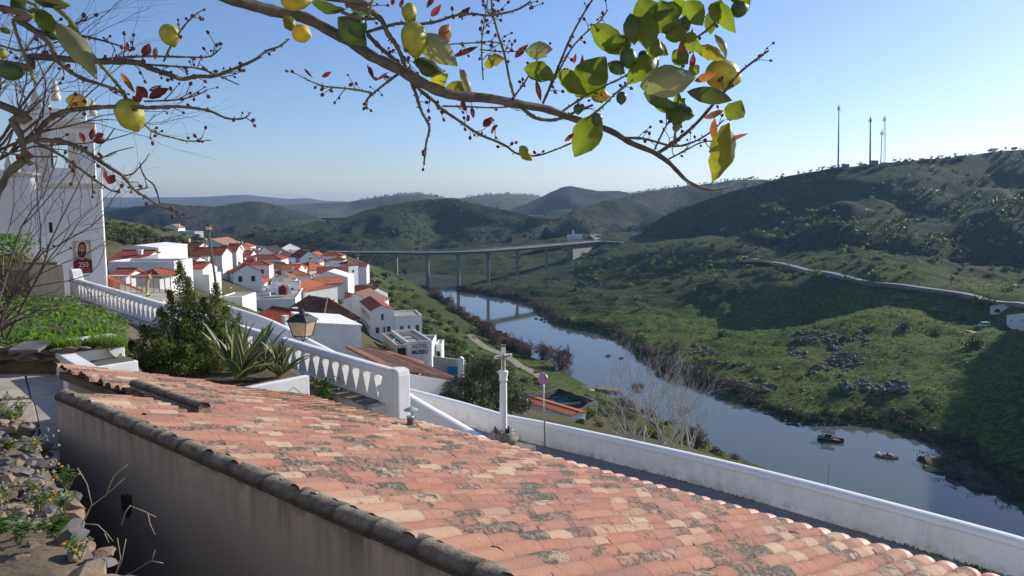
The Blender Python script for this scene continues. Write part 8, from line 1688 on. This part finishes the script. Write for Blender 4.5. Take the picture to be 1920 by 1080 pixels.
for a in ((318, 65, 18, 19, 'lemon_green', 1.7, (.3, -1)), (243, 214, 26, 29, 'lemon_green', 1.7, (.45, -1)), (145, 190, 17, 14.5, 'lemon_yellow', 1.68, (-1, .1)), (565, 63, 17, 16.5, 'lemon_yellow', 1.85, (1, -.3)), (553, 3, 25, 16, 'lemon_mid', 1.8, (1, .1)), (20, 134, 21, 16, 'lemon_fruit_dark', 1.6, (-1, 0)), (776, 72, 24, 30, 'lemon_green', 1.78, (.1, -1)), (668, 46, 19, 21, 'lemon_fruit_dark', 1.78, (.3, -1)), (1354, 140, 31, 28, 'lemon_mid', 1.93, (1, -.3)), (1178, 108, 16, 17.5, 'lemon_fruit_dark', 1.84, (0, -1)), (1165, 183, 11, 10, 'lemon_fruit_dark', 1.84, (0, -1)), (1386, 17, 15, 15, 'lemon_fruit_dark', 1.9, (1, .3)), (1119, 223, 11, 11, 'lemon_fruit_dark', 1.82, (0, -1)), (1125, 180, 16, 12.5, 'lemon_yellow', 1.88, (1, 0)), (768, 22, 13, 16, 'lemon_green', 1.8, (0, -1)), (1084, 204, 9, 9, 'lemon_fruit_dark', 1.84, (0, -1)), (4, 100, 9, 9, 'lemon_green', 1.62, (0, -1)), (100, 5, 14, 10, 'lemon_fruit_dark', 1.66, (1, 0)), (1206, 106, 11, 10, 'lemon_fruit_dark', 1.9, (0, -1))):
    lemon(*a)
# leaves
def leaf(b, t, w, mat, Y=1.86, curl=.25, fold=.35, twist=0.0, side=1):
    B, T = PY(*b, Y), PY(*t, Y + rl_.uniform(-.04, .04)); ax = (T - B); L = ax.length; ax.normalize(); view = (B - EYEV).normalized(); sd = ax.cross(view).normalized(); up = sd.cross(ax).normalized(); hw = w * Y / F_PX / 2
    sd, up = sd * math.cos(twist) + up * math.sin(twist), up * math.cos(twist) - sd * math.sin(twist)
    n = 10; m = MB(); vs = []
    for i in range(n + 1):
        f = i / n; wv = hw * (math.sin(math.pi * min(1, f ** .9 * .97 + .02)) ** .95) * 1.08 * (1 + .05 * (i % 2)); wv = wv if 0 < i < n else hw * .03; c = B + ax * (L * f) - up * (curl * L * .5 * math.sin(math.pi * f)) * side
        rip = .10 * hw * math.sin(f * 19 + L * 300)
        for x, e in ((-1, fold), (-.5, fold * .42), (0, 0), (.5, fold * .42), (1, fold)): vs.append(c + sd * (wv * x) + up * (e * wv + (rip if abs(x) == 1 else 0)) * side)
    m.add(vs, [(i * 5 + j, i * 5 + j + 1, (i + 1) * 5 + j + 1, (i + 1) * 5 + j) for i in range(n) for j in range(4)]); m.build('leaf', mat, lt, True)
LL, LY, LD, LP, LR, LO = 'leaf_lit', 'leaf_yellow', 'leaf_shaded', 'leaf_pale', 'leaf_red', 'leaf_orange'
for a in (((1108, 46), (1175, 106), 42, LL), ((1199, -4), (1232, 68), 50, LL), ((1238, 0), (1254, 66), 54, LL), ((1215, 20), (1212, 92), 40, LL), ((1182, 25), (1190, 85), 30, LD), ((1287, 2), (1318, 48), 38, LL), ((1080, 182), (1136, 106), 60, LL), ((982, 128), (1042, 148), 38, LL), ((1043, 138), (1092, 174), 38, LL), ((1176, 157), (1230, 104), 38, LL), ((1125, 215), (1077, 294), 52, LL), ((1368, 230), (1336, 341), 54, LY), ((1390, 188), (1364, 224), 36, LL), ((1206, 174), (1264, 203), 26, LD), ((1248, 203), (1302, 217), 46, LD), ((1288, 172), (1374, 188), 28, LD), ((1346, 4), (1379, 62), 28, LL), ((1340, 64), (1362, 110), 15, LP), ((1352, 0), (1338, 42), 32, LL), ((1248, 72), (1292, 50), 30, LL), ((974, 274), (998, 301), 22, LY), ((907, 121), (947, 111), 26, LY), ((1290, 60), (1300, 100), 26, LL), ((1262, 95), (1290, 120), 30, LL), ((1232, 70), (1222, 108), 40, LL), ((1300, 70), (1315, 105), 18, LL), ((1280, 215), (1262, 245), 26, LL), ((1140, 118), (1172, 138), 24, LD), ((1250, 165), (1272, 172), 20, LL), ((1292, 125), (1310, 138), 22, LL),
          ((634, 32), (688, 86), 40, LD), ((583, 4), (648, 18), 24, LD), ((532, 31), (557, 58), 26, LY), ((843, 46), (822, 88), 27, LO), ((803, 172), (840, 138), 24, LY), ((833, 166), (884, 172), 28, LY), ((752, 14), (778, 40), 30, LD), ((777, 110), (836, 141), 36, LD), ((655, 8), (692, 26), 20, LD), ((806, 145), (836, 132), 18, LY), ((836, 100), (848, 118), 14, LY),
          ((56, 14), (110, 62), 28, LL), ((78, 62), (112, 74), 15, LD), ((0, 52), (20, 64), 14, LL), ((60, -5), (110, 10), 20, LD), ((20, 0), (50, 20), 24, LD)): leaf(*a, Y=1.84 if a[0][0] > 400 else 1.66, curl=rl_.uniform(.1, .5), fold=rl_.uniform(.25, .8), twist=rl_.uniform(-.7, .7))
for a in (((1200, 162), (1306, 142), 56, LP), ((985, 96), (1036, 92), 30, LP), ((780, 62), (858, 124), 44, LP), ((106, 42), (182, 148), 38, LP), ((862, 128), (884, 196), 14, LP)): leaf(*a, Y=1.8 if a[0][0] > 400 else 1.64, curl=.4, fold=.7, twist=.3)
for b, t, w, mt in (((965, 108), (991, 83), 11, LR), ((1302, 152), (1346, 137), 15, LO), ((1275, 116), (1284, 64), 14, LO), ((1290, 96), (1299, 53), 10, LO), ((1354, 265), (1403, 250), 9, LO), ((1337, 261), (1340, 221), 13, LO), ((907, 238), (923, 219), 15, LR), ((1058, 265), (1077, 250), 8, LR), ((1320, 221), (1358, 207), 13, LO), ((1090, 156), (1092, 102), 10, LR), ((920, 246), (934, 234), 8, LR), ((1005, 150), (1014, 190), 9, LR), ((1296, 128), (1300, 100), 11, LR), ((1076, 120), (1080, 100), 6, LR),
                    ((689, 121), (702, 150), 9, LR), ((808, 31), (827, 8), 11, LR), ((860, 34), (882, 13), 11, LR), ((848, 107), (897, 87), 9, LR), ((603, 144), (621, 135), 8, LR), ((570, 128), (587, 146), 5, LR), ((866, 186), (871, 208), 9, LR), ((884, 200), (888, 222), 8, LR), ((800, 15), (815, -5), 9, LR), ((838, 86), (846, 103), 8, LR), ((868, 130), (872, 150), 12, LR), ((707, 150), (728, 135), 5, LR), ((750, 15), (756, -4), 7, LR), ((735, 10), (738, -6), 7, LR),
                    ((256, 161), (277, 184), 17, LR), ((279, 184), (317, 166), 18, LR), ((226, 136), (253, 175), 10, LO), ((258, 172), (263, 192), 11, LR), ((149, 248), (158, 268), 10, LR), ((171, 262), (175, 240), 10, LR), ((174, 263), (203, 262), 14, LR), ((178, 256), (195, 251), 9, LR), ((270, 107), (280, 81), 15, LR), ((291, 112), (292, 88), 8, LO), ((279, 170), (304, 160), 7, LR), ((202, 345), (215, 327), 14, LR), ((196, 320), (202, 342), 8, LR), ((240, 95), (238, 78), 6, LR), ((52, 282), (60, 298), 12, LR), ((40, 300), (30, 290), 10, LR), ((248, 180), (262, 192), 9, LR)): leaf(b, t, w, mt, Y=1.85 if b[0] > 400 else 1.68, curl=rl_.uniform(0, .3), fold=rl_.uniform(.2, .6), twist=rl_.uniform(-.6, .6))
for k in range(26):
    a = rl_.uniform(1165, 1385); b = rl_.uniform(-5, 215) if a > 1230 else rl_.uniform(-5, 130); an = rl_.uniform(0, 6.28); l_ = rl_.uniform(34, 62)
    if abs(a - 1352) < 45 and abs(b - 140) < 45: continue
    leaf((a, b), (a + l_ * math.cos(an), b + l_ * math.sin(an) * .9), l_ * rl_.uniform(.42, .62), rl_.choice([LL, LL, LD, LL, LY, LP]), Y=rl_.uniform(1.86, 2.02), curl=rl_.uniform(.2, .6), fold=rl_.uniform(.3, .9), twist=rl_.uniform(-1, 1))
# ---------------------------------------------------------------- the air between
hz = MB().box(-8500, 8500, -8500, 8500, -7.2, 178).build('haze', 'frame'); tag(hz, kind='stuff')
hm = bpy.data.materials.new('haze'); hm.use_nodes = True; hn = hm.node_tree.nodes; hn.clear()
ho = hn.new('ShaderNodeOutputMaterial'); hv = hn.new('ShaderNodeVolumePrincipled')
hv.inputs['Color'].default_value = (0.40, 0.63, 1.0, 1); hv.inputs['Density'].default_value = 0.00009; hv.inputs['Anisotropy'].default_value = 0.35
hm.node_tree.links.new(hv.outputs[0], ho.inputs['Volume']); hz.data.materials.clear(); hz.data.materials.append(hm)
